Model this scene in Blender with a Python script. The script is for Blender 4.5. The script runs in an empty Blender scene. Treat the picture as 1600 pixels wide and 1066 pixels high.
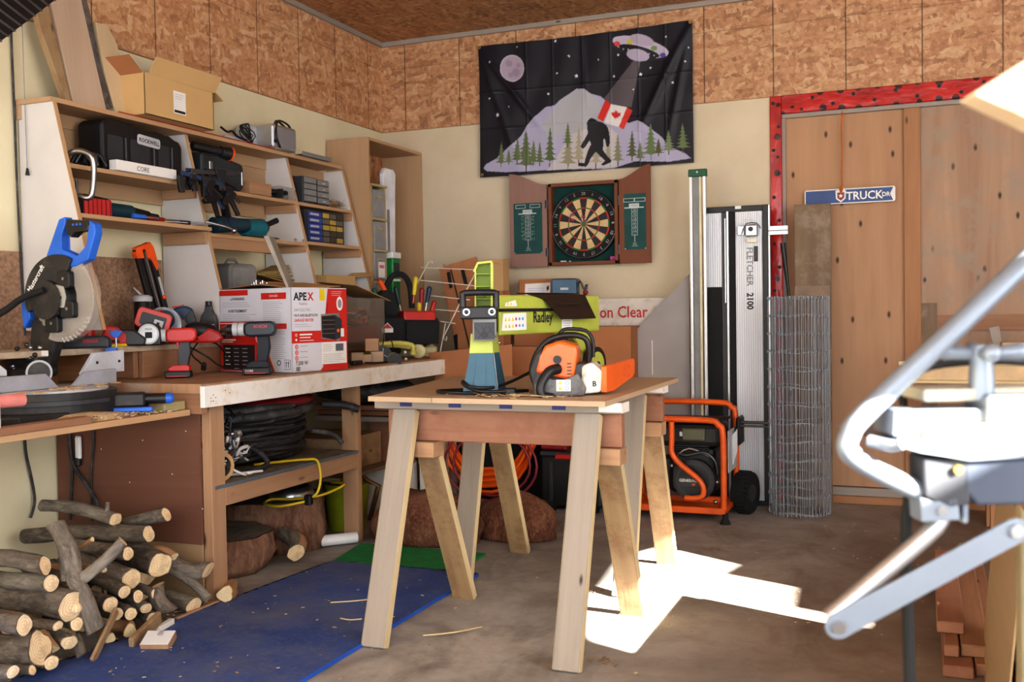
import bpy, bmesh, math, random
import numpy as np
from mathutils import Matrix, Vector, Euler, noise
random.seed(7)
R = math.radians
scene = bpy.context.scene
COL = scene.collection

# ------------------------------------------------------------------ materials
def srgb(r, g, b, a=1.0):
    f = lambda c: (c/255/12.92) if c/255 <= 0.04045 else ((c/255+0.055)/1.055)**2.4
    return (f(r), f(g), f(b), a)

class NT:
    def __init__(s, name):
        s.m = bpy.data.materials.new(name); s.m.use_nodes = True
        s.t = s.m.node_tree; s.t.nodes.clear()
        s.out = s.n('ShaderNodeOutputMaterial'); s.b = s.n('ShaderNodeBsdfPrincipled')
        s.l(s.b.outputs[0], s.out.inputs[0])
    def n(s, k, **p):
        o = s.t.nodes.new(k)
        for a, v in p.items(): setattr(o, a, v)
        return o
    def l(s, a, b): s.t.links.new(a, b)
    def co(s, attr='lc', scale=(1, 1, 1), rot=(0, 0, 0), loc=(0, 0, 0)):
        a = s.n('ShaderNodeAttribute', attribute_name=attr)
        m = s.n('ShaderNodeMapping'); m.inputs['Scale'].default_value = scale
        m.inputs['Rotation'].default_value = rot; m.inputs['Location'].default_value = loc
        s.l(a.outputs['Vector'], m.inputs[0]); return m.outputs[0]
    def noise(s, v, sc=1, det=4, rough=.55, dist=0):
        o = s.n('ShaderNodeTexNoise'); o.inputs['Scale'].default_value = sc; o.inputs['Detail'].default_value = det
        o.inputs['Roughness'].default_value = rough; o.inputs['Distortion'].default_value = dist
        s.l(v, o.inputs['Vector']); return o.outputs[0]
    def vor(s, v, sc=1, feat='F1', rnd=1.0):
        o = s.n('ShaderNodeTexVoronoi', feature=feat); o.inputs['Scale'].default_value = sc
        o.inputs['Randomness'].default_value = rnd
        s.l(v, o.inputs['Vector']); return o
    def ramp(s, v, stops, interp='LINEAR'):
        o = s.n('ShaderNodeValToRGB'); e = o.color_ramp.elements; o.color_ramp.interpolation = interp
        while len(e) > 1: e.remove(e[-1])
        e[0].position = stops[0][0]; e[0].color = stops[0][1]
        for p, c in stops[1:]:
            q = e.new(p); q.color = c
        s.l(v, o.inputs[0]); return o.outputs[0]
    def mix(s, f, a, b, mode='MIX'):
        o = s.n('ShaderNodeMix', data_type='RGBA', blend_type=mode)
        for x, i in ((f, 0), (a, 6), (b, 7)):
            if hasattr(x, 'links'): s.l(x, o.inputs[i])
            else: o.inputs[i].default_value = x
        return o.outputs[2]
    def math(s, op, a, b=None, c=None):
        o = s.n('ShaderNodeMath', operation=op)
        for x, i in ((a, 0), (b, 1), (c, 2)):
            if x is None: continue
            if hasattr(x, 'links'): s.l(x, o.inputs[i])
            else: o.inputs[i].default_value = x
        return o.outputs[0]
    def bump(s, h, st=.3, d=.01):
        o = s.n('ShaderNodeBump'); o.inputs['Strength'].default_value = st; o.inputs['Distance'].default_value = d
        s.l(h, o.inputs['Height']); s.l(o.outputs[0], s.b.inputs['Normal'])
    def color(s, c):
        if hasattr(c, 'links'): s.l(c, s.b.inputs['Base Color'])
        else: s.b.inputs['Base Color'].default_value = c
    def set(s, rough=.6, metal=0, spec=None):
        s.b.inputs['Roughness'].default_value = rough; s.b.inputs['Metallic'].default_value = metal
        if spec is not None: s.b.inputs['Specular IOR Level'].default_value = spec
W1 = (1, 1, 1, 1); K0 = (0, 0, 0, 1)

def plain(name, c, rough=.55, metal=0, var=.12, sc=9, dirt=None):
    t = NT(name); c = srgb(*c)
    n = t.noise(t.co(), sc, 4)
    dk = tuple(x*(1-var*1.6) for x in c[:3])+(1,); lt = tuple(min(1, x*(1+var)) for x in c[:3])+(1,)
    k = t.ramp(n, [(.3, dk), (.7, lt)])
    if dirt:
        d = t.noise(t.co(loc=(3, 1, 2)), 14, 6, .7)
        k = t.mix(t.ramp(d, [(.5, K0), (.68, W1)]), k, srgb(*dirt))
    t.color(k); t.set(rough, metal); return t.m

def mute(c, k, g=1.0):
    l = .3*c[0]+.59*c[1]+.11*c[2]; return tuple((x+(l-x)*k)*g for x in c)
def wood(name, base, dark, rough=.65, knots=.0, fig=.6, sc=1, grime=None, flatk=False):
    """planed timber, grain along local Z of every piece"""
    base = mute(base, .24, .95); dark = mute(dark, .2, .92); grime = mute(grime, .2) if grime else None
    t = NT(name)
    v = t.co(scale=(16*sc, 16*sc, 1.3*sc))
    n1 = t.noise(v, 1.3, 5, .6, .6)
    n2 = t.noise(t.co(scale=(120*sc, 120*sc, 4*sc)), 1, 3, .6)
    k = t.ramp(n1, [(.28, srgb(*dark)), (.5, srgb(*[(a*.35+b*.65) for a, b in zip(dark, base)])), (.72, srgb(*base))])
    k = t.mix(fig, srgb(*base), k)
    k = t.mix(t.math('MULTIPLY', n2, .5), k, srgb(*[x*.82 for x in base]))
    if knots:
        q = t.vor(t.co(scale=(5.5, 0, 2.6), rot=(math.pi/2, 0, 0)) if flatk else t.co(scale=(9, 9, 3.2)), 1)
        if flatk: q.voronoi_dimensions = '2D'
        f = t.ramp(q.outputs['Distance'], [(.0, W1), (knots*.35, W1), (knots, K0)])
        k = t.mix(f, k, srgb(*[x*.42 for x in dark]))
    if grime:
        g = t.noise(t.co(scale=(3, 3, 3), loc=(5, 5, 5)), 2.2, 6, .7)
        k = t.mix(t.ramp(g, [(.48, K0), (.66, W1)]), k, srgb(*grime))
    t.color(k); t.set(rough); t.bump(n2, .25, .002); return t.m

def osb(name, shades, lines=True):
    shades = [mute(s, .16, .97) for s in shades]
    t = NT(name)
    base = t.co(); w = t.noise(base, 5, 2)
    cur = None
    for i, (ang, sx, sy) in enumerate(((.35, 14, 44), (-.75, 12, 38), (1.35, 15, 46), (-.1, 10, 38))):
        m = t.n('ShaderNodeMapping'); m.inputs['Rotation'].default_value = (0, 0, ang)
        m.inputs['Scale'].default_value = (1, 1, 1); m.inputs['Location'].default_value = (i*3.7, i*1.3, 0)
        t.l(base, m.inputs[0])
        m2 = t.n('ShaderNodeMapping'); m2.inputs['Scale'].default_value = (sx, sy, 1); t.l(m.outputs[0], m2.inputs[0])
        add = t.n('ShaderNodeVectorMath', operation='ADD'); sc_ = t.n('ShaderNodeVectorMath', operation='SCALE')
        nz = t.n('ShaderNodeTexNoise'); nz.inputs['Scale'].default_value = 14; t.l(base, nz.inputs['Vector'])
        t.l(nz.outputs['Color'], sc_.inputs[0]); sc_.inputs['Scale'].default_value = 1.5
        t.l(m2.outputs[0], add.inputs[0]); t.l(sc_.outputs[0], add.inputs[1])
        q = t.vor(add.outputs[0], 1); sep = t.n('ShaderNodeSeparateColor'); t.l(q.outputs['Color'], sep.inputs[0])
        col = t.ramp(sep.outputs[0], [(j/(len(shades)-1), srgb(*s)) for j, s in enumerate(shades)])
        if cur is None: cur = col
        else: cur = t.mix(t.math('GREATER_THAN', sep.outputs[1], .58), cur, col)
    fine = t.noise(t.co(scale=(30, 30, 30)), 1, 5, .7)
    cur = t.mix(.42, cur, t.ramp(fine, [(.3, srgb(*shades[0])), (.7, srgb(*shades[-1]))]))
    if lines:
        s3 = t.n('ShaderNodeSeparateXYZ'); t.l(base, s3.inputs[0])
        u = t.math('FRACT', t.math('ADD', t.math('DIVIDE', s3.outputs[0], .414), 100.0145))
        a = t.math('LESS_THAN', u, .017)
        b = t.math('LESS_THAN', t.math('ABSOLUTE', t.math('SUBTRACT', s3.outputs[1], 2.862)), .002)
        ln = t.math('MAXIMUM', a, t.math('MULTIPLY', b, .6))
        cur = t.mix(t.math('MULTIPLY', ln, .8), cur, srgb(70, 42, 22))
    t.color(cur); t.set(.6); t.bump(fine, .2, .003); return t.m

def glassy(name, c, alpha=.35, rough=.2):
    t = NT(name); n = t.noise(t.co(), 12, 3)
    t.color(t.ramp(n, [(.3, srgb(*[x*.9 for x in c])), (.7, srgb(*c))])); t.set(rough)
    t.b.inputs['Alpha'].default_value = alpha; return t.m

def barkmat(name, lo, mid, hi, sc=1):
    t = NT(name)
    n = t.noise(t.co(scale=(26*sc, 26*sc, 9*sc)), 1.2, 7, .72, .8)
    q = t.vor(t.co(scale=(30*sc, 30*sc, 8*sc)), 1, 'DISTANCE_TO_EDGE')
    k = t.ramp(n, [(.3, srgb(*lo)), (.5, srgb(*mid)), (.72, srgb(*hi))])
    k = t.mix(t.ramp(q.outputs['Distance'], [(0, (.35, .35, .35, 1)), (.07, K0)]), k, srgb(*[x*.6 for x in lo]))
    big = t.noise(t.co(scale=(6, 6, 4)), 1, 3)
    k = t.mix(t.ramp(big, [(.45, K0), (.7, (.55, .55, .55, 1))]), k, srgb(*hi))
    t.color(k); t.set(.9); t.bump(n, .9, .012); return t.m

def cutmat(name, a, b, rings=95):
    t = NT(name)
    at = t.n('ShaderNodeAttribute', attribute_name='lc')
    m = t.n('ShaderNodeVectorMath', operation='MULTIPLY'); m.inputs[1].default_value = (1, 1, 0); t.l(at.outputs['Vector'], m.inputs[0])
    ln = t.n('ShaderNodeVectorMath', operation='LENGTH'); t.l(m.outputs[0], ln.inputs[0])
    n = t.noise(t.co(scale=(20, 20, 20)), 1, 3)
    w = t.math('SINE', t.math('MULTIPLY', t.math('ADD', ln.outputs['Value'], t.math('MULTIPLY', n, .012)), rings*6.28))
    k = t.ramp(t.math('MULTIPLY_ADD', w, .5, .5), [(0, srgb(*b)), (1, srgb(*a))])
    k = t.mix(t.ramp(n, [(.45, K0), (.75, W1)]), k, srgb(*[x*.85 for x in b]))
    t.color(k); t.set(.8); return t.m

def emit(name, c, s=1):
    t = NT(name); t.color(srgb(*c)); t.b.inputs['Emission Color'].default_value = srgb(*c)
    t.b.inputs['Emission Strength'].default_value = s; return t.m

# ------------------------------------------------------------------ mesh builder
def frame(o, u, v, w=None):
    u = Vector(u).normalized(); v = Vector(v).normalized()
    w = Vector(w).normalized() if w is not None else u.cross(v)
    m = Matrix.Identity(4)
    for i in range(3): m[i][0], m[i][1], m[i][2], m[i][3] = u[i], v[i], w[i], o[i]
    return m
def TR(loc, rz=0, rx=0, ry=0): return Matrix.Translation(loc) @ Euler((rx, ry, rz)).to_matrix().to_4x4()

class MB:
    def __init__(s, M=None):
        s.v = []; s.lc = []; s.f = []; s.fm = []; s.fs = []; s.mats = []; s.M = M or Matrix.Identity(4)
    def mi(s, m):
        if m not in s.mats: s.mats.append(m)
        return s.mats.index(m)
    def add(s, vs, fs, m, lc=None, smooth=False, T=None, off=True):
        M = s.M @ T if T is not None else s.M
        b = len(s.v)
        o = Vector((random.uniform(-9, 9), random.uniform(-9, 9), random.uniform(-9, 9))) if off else Vector()
        for i, p in enumerate(vs):
            p = Vector(p); s.v.append(M @ p); s.lc.append((Vector(lc[i]) if lc else p)+o)
        ms = m if isinstance(m, list) else [m]*len(fs)
        for f, mm in zip(fs, ms):
            s.f.append([b+i for i in f]); s.fm.append(s.mi(mm)); s.fs.append(smooth)
        return s
    def bmadd(s, bm, m, grain=None, smooth=False, T=None, off=True):
        bm.verts.index_update(); vs = [v.co.copy() for v in bm.verts]
        lc = vs
        if grain is not None:
            p = {0: (1, 2, 0), 1: (0, 2, 1), 2: (0, 1, 2)}[grain]; lc = [Vector((q[p[0]], q[p[1]], q[p[2]])) for q in vs]
        s.add(vs, [[v.index for v in f.verts] for f in bm.faces], m, lc, smooth, T, off); bm.free(); return s
    def box(s, c, d, m, b=0, r=(0, 0, 0), grain=None, T=None, seg=1):
        bm = bmesh.new(); bmesh.ops.create_cube(bm, size=1)
        for v in bm.verts: v.co = Vector((v.co.x*d[0], v.co.y*d[1], v.co.z*d[2]))
        if b: bmesh.ops.bevel(bm, geom=list(bm.edges), offset=min(b, min(d)*.45), segments=seg, affect='EDGES', profile=.5)
        L = Matrix.Translation(c) @ Euler(r).to_matrix().to_4x4()
        g = grain if grain is not None else max(range(3), key=lambda i: d[i])
        return s.bmadd(bm, m, g, False, (T @ L) if T is not None else L)
    def bb(s, lo, hi, m, b=0, T=None, grain=None, seg=1):
        return s.box([(a+c)/2 for a, c in zip(lo, hi)], [abs(c-a) for a, c in zip(lo, hi)], m, b, T=T, grain=grain, seg=seg)
    def cyl(s, p0, p1, r0, m, r1=None, seg=16, cap=None, smooth=True, caps=True, T=None, off=True, n=1, jit=0):
        p0 = Vector(p0); p1 = Vector(p1); r1 = r0 if r1 is None else r1
        d = p1-p0; L = d.length; q = d.to_track_quat('Z', 'Y').to_matrix().to_4x4(); X = Matrix.Translation(p0) @ q
        X = (T @ X) if T is not None else X
        vs = []
        for k in range(n+1):
            t = k/n; r = r0+(r1-r0)*t
            for i in range(seg):
                a = 2*math.pi*i/seg; rr = r*(1+(random.uniform(-jit, jit) if jit else 0))
                vs.append((rr*math.cos(a), rr*math.sin(a), L*t))
        fs = [[k*seg+i, k*seg+(i+1) % seg, (k+1)*seg+(i+1) % seg, (k+1)*seg+i] for k in range(n) for i in range(seg)]
        o = off
        s.add(vs, fs, m, None, smooth, X, o)
        if caps:
            if r0 > 1e-5: s.add([v for v in vs[:seg]], [list(range(seg))[::-1]], cap or m, None, False, X, False)
            if r1 > 1e-5: s.add([v for v in vs[-seg:]], [list(range(seg))], cap or m, None, False, X, False)
        return s
    def tube(s, pts, r, m, seg=8, closed=False, sm=0, T=None, caps=True, cap=None):
        P = [Vector(p) for p in pts]
        if sm: P = smooth_path(P, sm, closed)
        n = len(P); rr = r if isinstance(r, (list, tuple)) else None
        t0 = (P[1]-P[0]).normalized(); nrm = t0.orthogonal().normalized(); vs = []; lc = []; dist = 0
        for i, p in enumerate(P):
            if closed: t = (P[(i+1) % n]-P[i-1])
            else: t = P[min(i+1, n-1)]-P[max(i-1, 0)]
            if t.length < 1e-9: t = t0.copy()
            t.normalize(); nrm = (nrm-t*nrm.dot(t))
            nrm = nrm.normalized() if nrm.length > 1e-6 else t.orthogonal().normalized()
            bn = t.cross(nrm)
            if i: dist += (p-P[i-1]).length
            ri = (rr[0]+(rr[1]-rr[0])*i/(n-1)) if rr and len(rr) == 2 else (rr[min(i*len(rr)//n, len(rr)-1)] if rr else r)
            for k in range(seg):
                a = 2*math.pi*k/seg; c, d = math.cos(a)*ri, math.sin(a)*ri
                vs.append(p+nrm*c+bn*d); lc.append((c, d, dist))
        fs = []
        for i in range(n if closed else n-1):
            j = (i+1) % n
            for k in range(seg): fs.append([i*seg+k, i*seg+(k+1) % seg, j*seg+(k+1) % seg, j*seg+k])
        s.add(vs, fs, m, lc, True, T)
        if not closed and caps:
            s.add(vs[:seg], [list(range(seg))[::-1]], cap or m, lc[:seg], False, T, False)
            s.add(vs[-seg:], [list(range(seg))], cap or m, lc[-seg:], False, T, False)
        return s
    def prism(s, poly, h0, h1, m, T=None, b=0, cap=None, grain=None, smooth=False):
        bm = bmesh.new(); n = len(poly)
        lo = [bm.verts.new((p[0], p[1], h0)) for p in poly]; hi = [bm.verts.new((p[0], p[1], h1)) for p in poly]
        a = sum(poly[i][0]*poly[(i+1) % n][1]-poly[(i+1) % n][0]*poly[i][1] for i in range(n))
        if a < 0: lo.reverse(); hi.reverse()
        bm.faces.new(lo[::-1]); bm.faces.new(hi)
        for i in range(n): bm.faces.new((lo[i], lo[(i+1) % n], hi[(i+1) % n], hi[i]))
        if b: bmesh.ops.bevel(bm, geom=list(bm.edges), offset=b, segments=2, affect='EDGES', profile=.5)
        bmesh.ops.triangulate(bm, faces=[f for f in bm.faces if len(f.verts) > 4])
        return s.bmadd(bm, m, grain, smooth, T)
    def flat(s, poly, m, T=None, h=0.0):
        """one thin printed shape"""
        n = len(poly); a = sum(poly[i][0]*poly[(i+1) % n][1]-poly[(i+1) % n][0]*poly[i][1] for i in range(n))
        P = poly if a > 0 else poly[::-1]
        bm = bmesh.new(); f = bm.faces.new([bm.verts.new((p[0], p[1], h)) for p in P])
        bmesh.ops.triangulate(bm, faces=[f]); return s.bmadd(bm, m, None, False, T)
    def rect(s, x0, y0, x1, y1, m, T=None, h=0.0): return s.flat([(x0, y0), (x1, y0), (x1, y1), (x0, y1)], m, T, h)
    def disc(s, c, r, m, T=None, h=0.0, seg=20, r0=0, ry=None):
        ry = ry or r
        if r0:
            vs = []
            for i in range(seg):
                a = 2*math.pi*i/seg; vs += [(c[0]+r*math.cos(a), c[1]+ry*math.sin(a), h), (c[0]+r0*math.cos(a), c[1]+r0*ry/r*math.sin(a), h)]
            return s.add(vs, [[2*i, (2*i+2) % (2*seg), (2*i+3) % (2*seg), 2*i+1] for i in range(seg)], m, None, False, T)
        return s.flat([(c[0]+r*math.cos(2*math.pi*i/seg), c[1]+ry*math.sin(2*math.pi*i/seg)) for i in range(seg)], m, T, h)
    def lathe(s, prof, m, seg=20, T=None, smooth=True):
        vs = []; n = len(prof)
        for r, z in prof:
            for i in range(seg):
                a = 2*math.pi*i/seg; vs.append((r*math.cos(a), r*math.sin(a), z))
        fs = [[k*seg+i, k*seg+(i+1) % seg, (k+1)*seg+(i+1) % seg, (k+1)*seg+i] for k in range(n-1) for i in range(seg)]
        s.add(vs, fs, m, None, smooth, T)
        if prof[0][0] > 1e-5: s.add(vs[:seg], [list(range(seg))[::-1]], m, None, False, T, False)
        if prof[-1][0] > 1e-5: s.add(vs[-seg:], [list(range(seg))], m, None, False, T, False)
        return s
    def ball(s, c, r, m, seg=14, T=None, jit=0):
        bm = bmesh.new(); bmesh.ops.create_icosphere(bm, subdivisions=2, radius=1)
        rr = r if isinstance(r, (list, tuple)) else (r, r, r)
        for v in bm.verts:
            k = 1+(random.uniform(-jit, jit) if jit else 0)
            v.co = Vector((v.co.x*rr[0]*k, v.co.y*rr[1]*k, v.co.z*rr[2]*k))
        L = Matrix.Translation(c); return s.bmadd(bm, m, None, True, (T @ L) if T is not None else L)
    def text(s, txt, T, m, size=.02, h=0.0, align='LEFT', ext=0, sx=1, bold=0):
        cu = bpy.data.curves.new('t', 'FONT'); cu.body = txt; cu.size = size; cu.align_x = align; cu.extrude = ext
        cu.resolution_u = 2; cu.offset = bold; cu.space_character = 1.0
        o = bpy.data.objects.new('t', cu); COL.objects.link(o)
        dg = bpy.context.evaluated_depsgraph_get(); me = bpy.data.meshes.new_from_object(o.evaluated_get(dg))
        vs = [(v.co.x*sx, v.co.y, v.co.z+h) for v in me.vertices]; fs = [list(p.vertices) for p in me.polygons]
        s.add(vs, fs, m, None, False, T)
        bpy.data.objects.remove(o); bpy.data.curves.remove(cu); bpy.data.meshes.remove(me); return s
    def build(s, name, parent=None, label=None, cat=None, group=None, kind=None, at=None):
        me = bpy.data.meshes.new(name)
        if parent is not None:
            o_ = Vector(parent['_o']) if '_o' in parent else Vector()
            base = o_
        else:
            if at is None and s.v:
                xs = [v.x for v in s.v]; ys = [v.y for v in s.v]; zs = [v.z for v in s.v]
                at = ((min(xs)+max(xs))/2, (min(ys)+max(ys))/2, min(zs))
            base = Vector(at)
        me.from_pydata([tuple(v-base) for v in s.v], [], s.f)
        for m in s.mats: me.materials.append(m)
        me.polygons.foreach_set('material_index', s.fm); me.polygons.foreach_set('use_smooth', s.fs)
        a = me.attributes.new('lc', 'FLOAT_VECTOR', 'POINT')
        a.data.foreach_set('vector', [c for v in s.lc for c in v])
        me.update()
        o = bpy.data.objects.new(name, me); COL.objects.link(o)
        if parent is not None: o.parent = parent; ORG[o.name] = base; 
        else: o.location = base; ORG[o.name] = base
        o['_o'] = tuple(base)
        if label: o['label'] = label
        if cat: o['category'] = cat
        if group: o['group'] = group
        if kind: o['kind'] = kind
        return o
ORG = {}
def smooth_path(P, k, closed=False):
    out = []; n = len(P)
    rng = range(n) if closed else range(n-1)
    for i in rng:
        if closed: a, b, c, d = P[i-1], P[i], P[(i+1) % n], P[(i+2) % n]
        else: a, b, c, d = P[max(i-1, 0)], P[i], P[i+1], P[min(i+2, n-1)]
        for j in range(k):
            t = j/k
            out.append(.5*((2*b)+(c-a)*t+(2*a-5*b+4*c-d)*t*t+(3*b-a-3*c+d)*t**3))
    if not closed: out.append(P[-1])
    return out
def thing(name, label, cat, loc, group=None):
    """an Empty at the base of a thing made of parts; parts are authored in world metres"""
    o = bpy.data.objects.new(name, None); COL.objects.link(o); o.location = loc; o['_o'] = tuple(loc)
    o.empty_display_size = .05
    o['label'] = label; o['category'] = cat
    if group: o['group'] = group
    return o
def arc(c, r, a0, a1, n, z=None):
    return [(c[0]+r*math.cos(R(a0+(a1-a0)*i/n)), c[1]+r*math.sin(R(a0+(a1-a0)*i/n))) + ((z,) if z is not None else ()) for i in range(n+1)]
def rrect(x0, y0, x1, y1, r, n=4):
    return arc((x1-r, y1-r), r, 0, 90, n)+arc((x0+r, y1-r), r, 90, 180, n)+arc((x0+r, y0+r), r, 180, 270, n)+arc((x1-r, y0+r), r, 270, 360, n)

# ------------------------------------------------------------------ shared materials
M = {}
M['spruce'] = wood('spruce', (208, 156, 110), (172, 112, 68), knots=.14)
M['spruce_dark'] = wood('spruce_dark', (184, 126, 84), (142, 84, 50), knots=.14)
M['bench_top'] = wood('bench_top', (200, 144, 100), (158, 102, 64), knots=.1, grime=(176, 152, 130))
M['fir_red'] = wood('fir_red', (186, 122, 88), (138, 74, 48), knots=.12, grime=(150, 92, 66))
M['weathered'] = wood('weathered', (178, 163, 149), (138, 124, 113), knots=.08, fig=.5)
M['fresh_and_lit_edge'] = wood('fresh_and_lit_edge', (236, 208, 150), (216, 178, 112), fig=.4)
M['stained'] = wood('stained', (194, 156, 106), (128, 86, 48), knots=.1, grime=(138, 98, 62))
M['ply'] = wood('ply', (214, 178, 140), (186, 142, 102), fig=.4, sc=.6)
M['cabinet_ply'] = wood('cabinet_ply', (212, 166, 118), (190, 138, 90), fig=.45, sc=.5)
M['door_ply'] = wood('door_ply', (212, 156, 108), (176, 110, 66), fig=.65, sc=.35, knots=.07, flatk=True)
M['door_ply2'] = wood('door_ply2', (204, 158, 122), (150, 98, 64), fig=.8, sc=.3, knots=.07, grime=(160, 136, 116), flatk=True)
M['stud'] = wood('stud', (200, 134, 80), (150, 84, 44), knots=.1)
M['hardboard'] = wood('hardboard', (140, 84, 60), (108, 58, 40), fig=.5, sc=.3)
M['tanboard'] = wood('tanboard', (188, 150, 104), (168, 128, 84), fig=.3, sc=.3)
M['shelf_edge'] = wood('shelf_edge', (222, 170, 116), (196, 136, 84), fig=.4)
M['old_board'] = wood('old_board', (150, 118, 84), (104, 78, 54), knots=.08, grime=(150, 130, 110))
M['white_panel'] = plain('white_panel', (212, 208, 206), .6, var=.05, sc=3)
M['white_paint'] = plain('white_paint', (236, 232, 226), .6, var=.04, sc=6, dirt=(222, 208, 188))
M['black'] = plain('black_plastic', (28, 28, 31), .45)
M['black_matte'] = plain('black_matte', (24, 24, 26), .8)
M['char'] = plain('charcoal_plastic', (52, 54, 60), .5)
M['grey'] = plain('grey_plastic', (134, 134, 134), .5)
M['ltgrey'] = plain('light_grey', (186, 188, 192), .5)
M['white'] = plain('white_plastic', (232, 232, 232), .4, var=.04)
M['steel'] = plain('steel', (176, 178, 182), .3, 1)
M['alu'] = plain('aluminium', (200, 203, 208), .35, .85, var=.06)
M['darksteel'] = plain('dark_steel', (84, 86, 90), .4, .8)
M['red'] = plain('red_plastic', (190, 34, 30), .4)
M['blue'] = plain('blue_plastic', (40, 104, 206), .4)
M['navy'] = plain('navy_plastic', (28, 52, 84), .45)
M['teal'] = plain('teal_plastic', (22, 104, 120), .4)
M['orange'] = plain('orange_plastic', (238, 92, 28), .4)
M['orange_pipe'] = plain('orange_powder_coat', (226, 96, 28), .35)
M['yellow'] = plain('yellow_plastic', (222, 196, 40), .45)
M['card'] = plain('cardboard', (192, 156, 110), .8, var=.05, sc=4)
M['card_dark'] = plain('cardboard_brown', (172, 116, 78), .8, var=.06, sc=4)
M['rubber'] = plain('rubber_hose', (40, 41, 44), .55, dirt=(84, 82, 80))
M['rubber2'] = plain('rubber_hose_dusty', (58, 58, 60), .6, dirt=(104, 100, 96))
M['hose_red'] = plain('red_hose', (140, 24, 34), .45, dirt=(104, 64, 62))
M['paper'] = plain('paper_label', (236, 234, 230), .7, var=.03)
M['ink'] = plain('ink', (38, 38, 42), .7)
M['bark'] = barkmat('bark', (62, 54, 47), (104, 93, 82), (148, 136, 122))
M['bark2'] = barkmat('bark_grey', (80, 72, 63), (122, 112, 100), (164, 154, 140))
M['bark_red'] = barkmat('bark_red', (84, 56, 44), (132, 94, 74), (166, 132, 108), .7)
M['cut'] = cutmat('cut_wood', (236, 212, 172), (222, 190, 146))
M['cut_dark'] = cutmat('cut_wood_old', (196, 154, 108), (166, 124, 84))
M['peeled'] = wood('peeled', (206, 150, 96), (170, 108, 62))
M['dustwood'] = plain('sawdust', (196, 168, 132), .95, var=.2, sc=40)
# ================================================================== setting
XL, YB, ZC, ZO = -3.51, 6.29, 3.05, 2.434
XR, YF = 2.6, -2.2
wb = osb('osb_back', [(146, 84, 46), (184, 118, 70), (200, 136, 86), (214, 156, 106), (228, 182, 136)])
wl = osb('osb_left', [(156, 88, 46), (200, 128, 76), (214, 146, 92), (226, 166, 114), (238, 194, 148)])
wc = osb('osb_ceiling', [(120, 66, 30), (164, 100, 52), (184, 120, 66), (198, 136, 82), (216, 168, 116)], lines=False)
def drywall(name, c, c2):
    t = NT(name); n = t.noise(t.co(), 1.6, 5, .6); k = t.ramp(n, [(.35, srgb(*c2)), (.65, srgb(*c))])
    q = t.vor(t.co(scale=(7, 7, 7)), 1); s_ = t.noise(t.co(), 9, 2)
    f = t.math('MULTIPLY', t.math('LESS_THAN', q.outputs['Distance'], .07), t.math('GREATER_THAN', s_, .58))
    k = t.mix(t.math('MULTIPLY', f, .5), k, srgb(96, 84, 70))
    t.color(k); t.set(.85); t.bump(t.noise(t.co(), 60, 3), .1, .002); return t.m
dw_b = drywall('drywall_back', (216, 202, 176), (204, 188, 160))
dw_l = drywall('drywall_left', (230, 220, 188), (220, 208, 174))

def wallquad(mb, p, u, v, U, V, mat, c0):
    """a flat panel whose pattern coordinates are metres along the wall"""
    vs = [Vector(p), Vector(p)+Vector(u)*U, Vector(p)+Vector(u)*U+Vector(v)*V, Vector(p)+Vector(v)*V]
    lc = [(c0[0], c0[1], 0), (c0[0]+U, c0[1], 0), (c0[0]+U, c0[1]+V, 0), (c0[0], c0[1]+V, 0)]
    mb.add(vs, [[0, 1, 2, 3]], mat, lc, off=False)
m = MB(); wallquad(m, (XL, YF, 0), (0, 1, 0), (0, 0, 1), YB-YF, ZO, dw_l, (YF, 0))
wallquad(m, (XL+.012, YF, ZO), (0, 1, 0), (0, 0, 1), YB-YF, ZC-ZO, wl, (YF+.12, ZO))
m.bb((XL-.1, YF, 0), (XL-.002, YB+.1, ZC), dw_l); m.bb((XL, YF, ZO-.002), (XL+.012, YB, ZO), M['stud'])
m.build('wall_left', kind='structure')
m = MB(); wallquad(m, (XL, YB, 0), (1, 0, 0), (0, 0, 1), 2.67, ZO, dw_b, (XL, 0))
wallquad(m, (XL, YB-.012, ZO), (1, 0, 0), (0, 0, 1), XR-XL, ZC-ZO, wb, (XL, ZO))
m.bb((XL-.1, YB+.09, 0), (XR, YB+.15, ZC), dw_b); m.bb((XL, YB-.012, ZO-.002), (XR, YB, ZO), M['stud'])
m.build('wall_back', kind='structure')
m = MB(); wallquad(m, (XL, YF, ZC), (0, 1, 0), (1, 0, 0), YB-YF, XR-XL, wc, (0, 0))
m.bb((XL-.1, YF, ZC+.002), (XR+.1, YB+.1, ZC+.1), M['ply']); m.build('ceiling', kind='structure')
m = MB(); m.bb((XL+.012, YB-.034, ZC-.03), (XR, YB-.012, ZC), M['weathered']); m.build('trim_1', kind='structure')
m = MB(); m.bb((XL+.012, YF, ZC-.03), (XL+.034, YB-.034, ZC), M['weathered']); m.build('trim_2', kind='structure')
# concrete floor
t = NT('concrete'); a = t.noise(t.co(), 1.1, 7, .62, .4); b = t.noise(t.co(loc=(4, 4, 4)), 7, 6, .7); c = t.noise(t.co(scale=(1, .5, 1), loc=(9, 2, 0)), 2.4, 6, .6, 1.2)
k = t.ramp(a, [(.3, srgb(122, 118, 114)), (.5, srgb(160, 156, 151)), (.72, srgb(190, 186, 181))])
k = t.mix(t.ramp(b, [(.45, K0), (.75, (.45, .45, .45, 1))]), k, srgb(98, 88, 80))
k = t.mix(t.ramp(c, [(.5, K0), (.72, (.7, .7, .7, 1))]), k, srgb(92, 84, 78))
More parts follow.
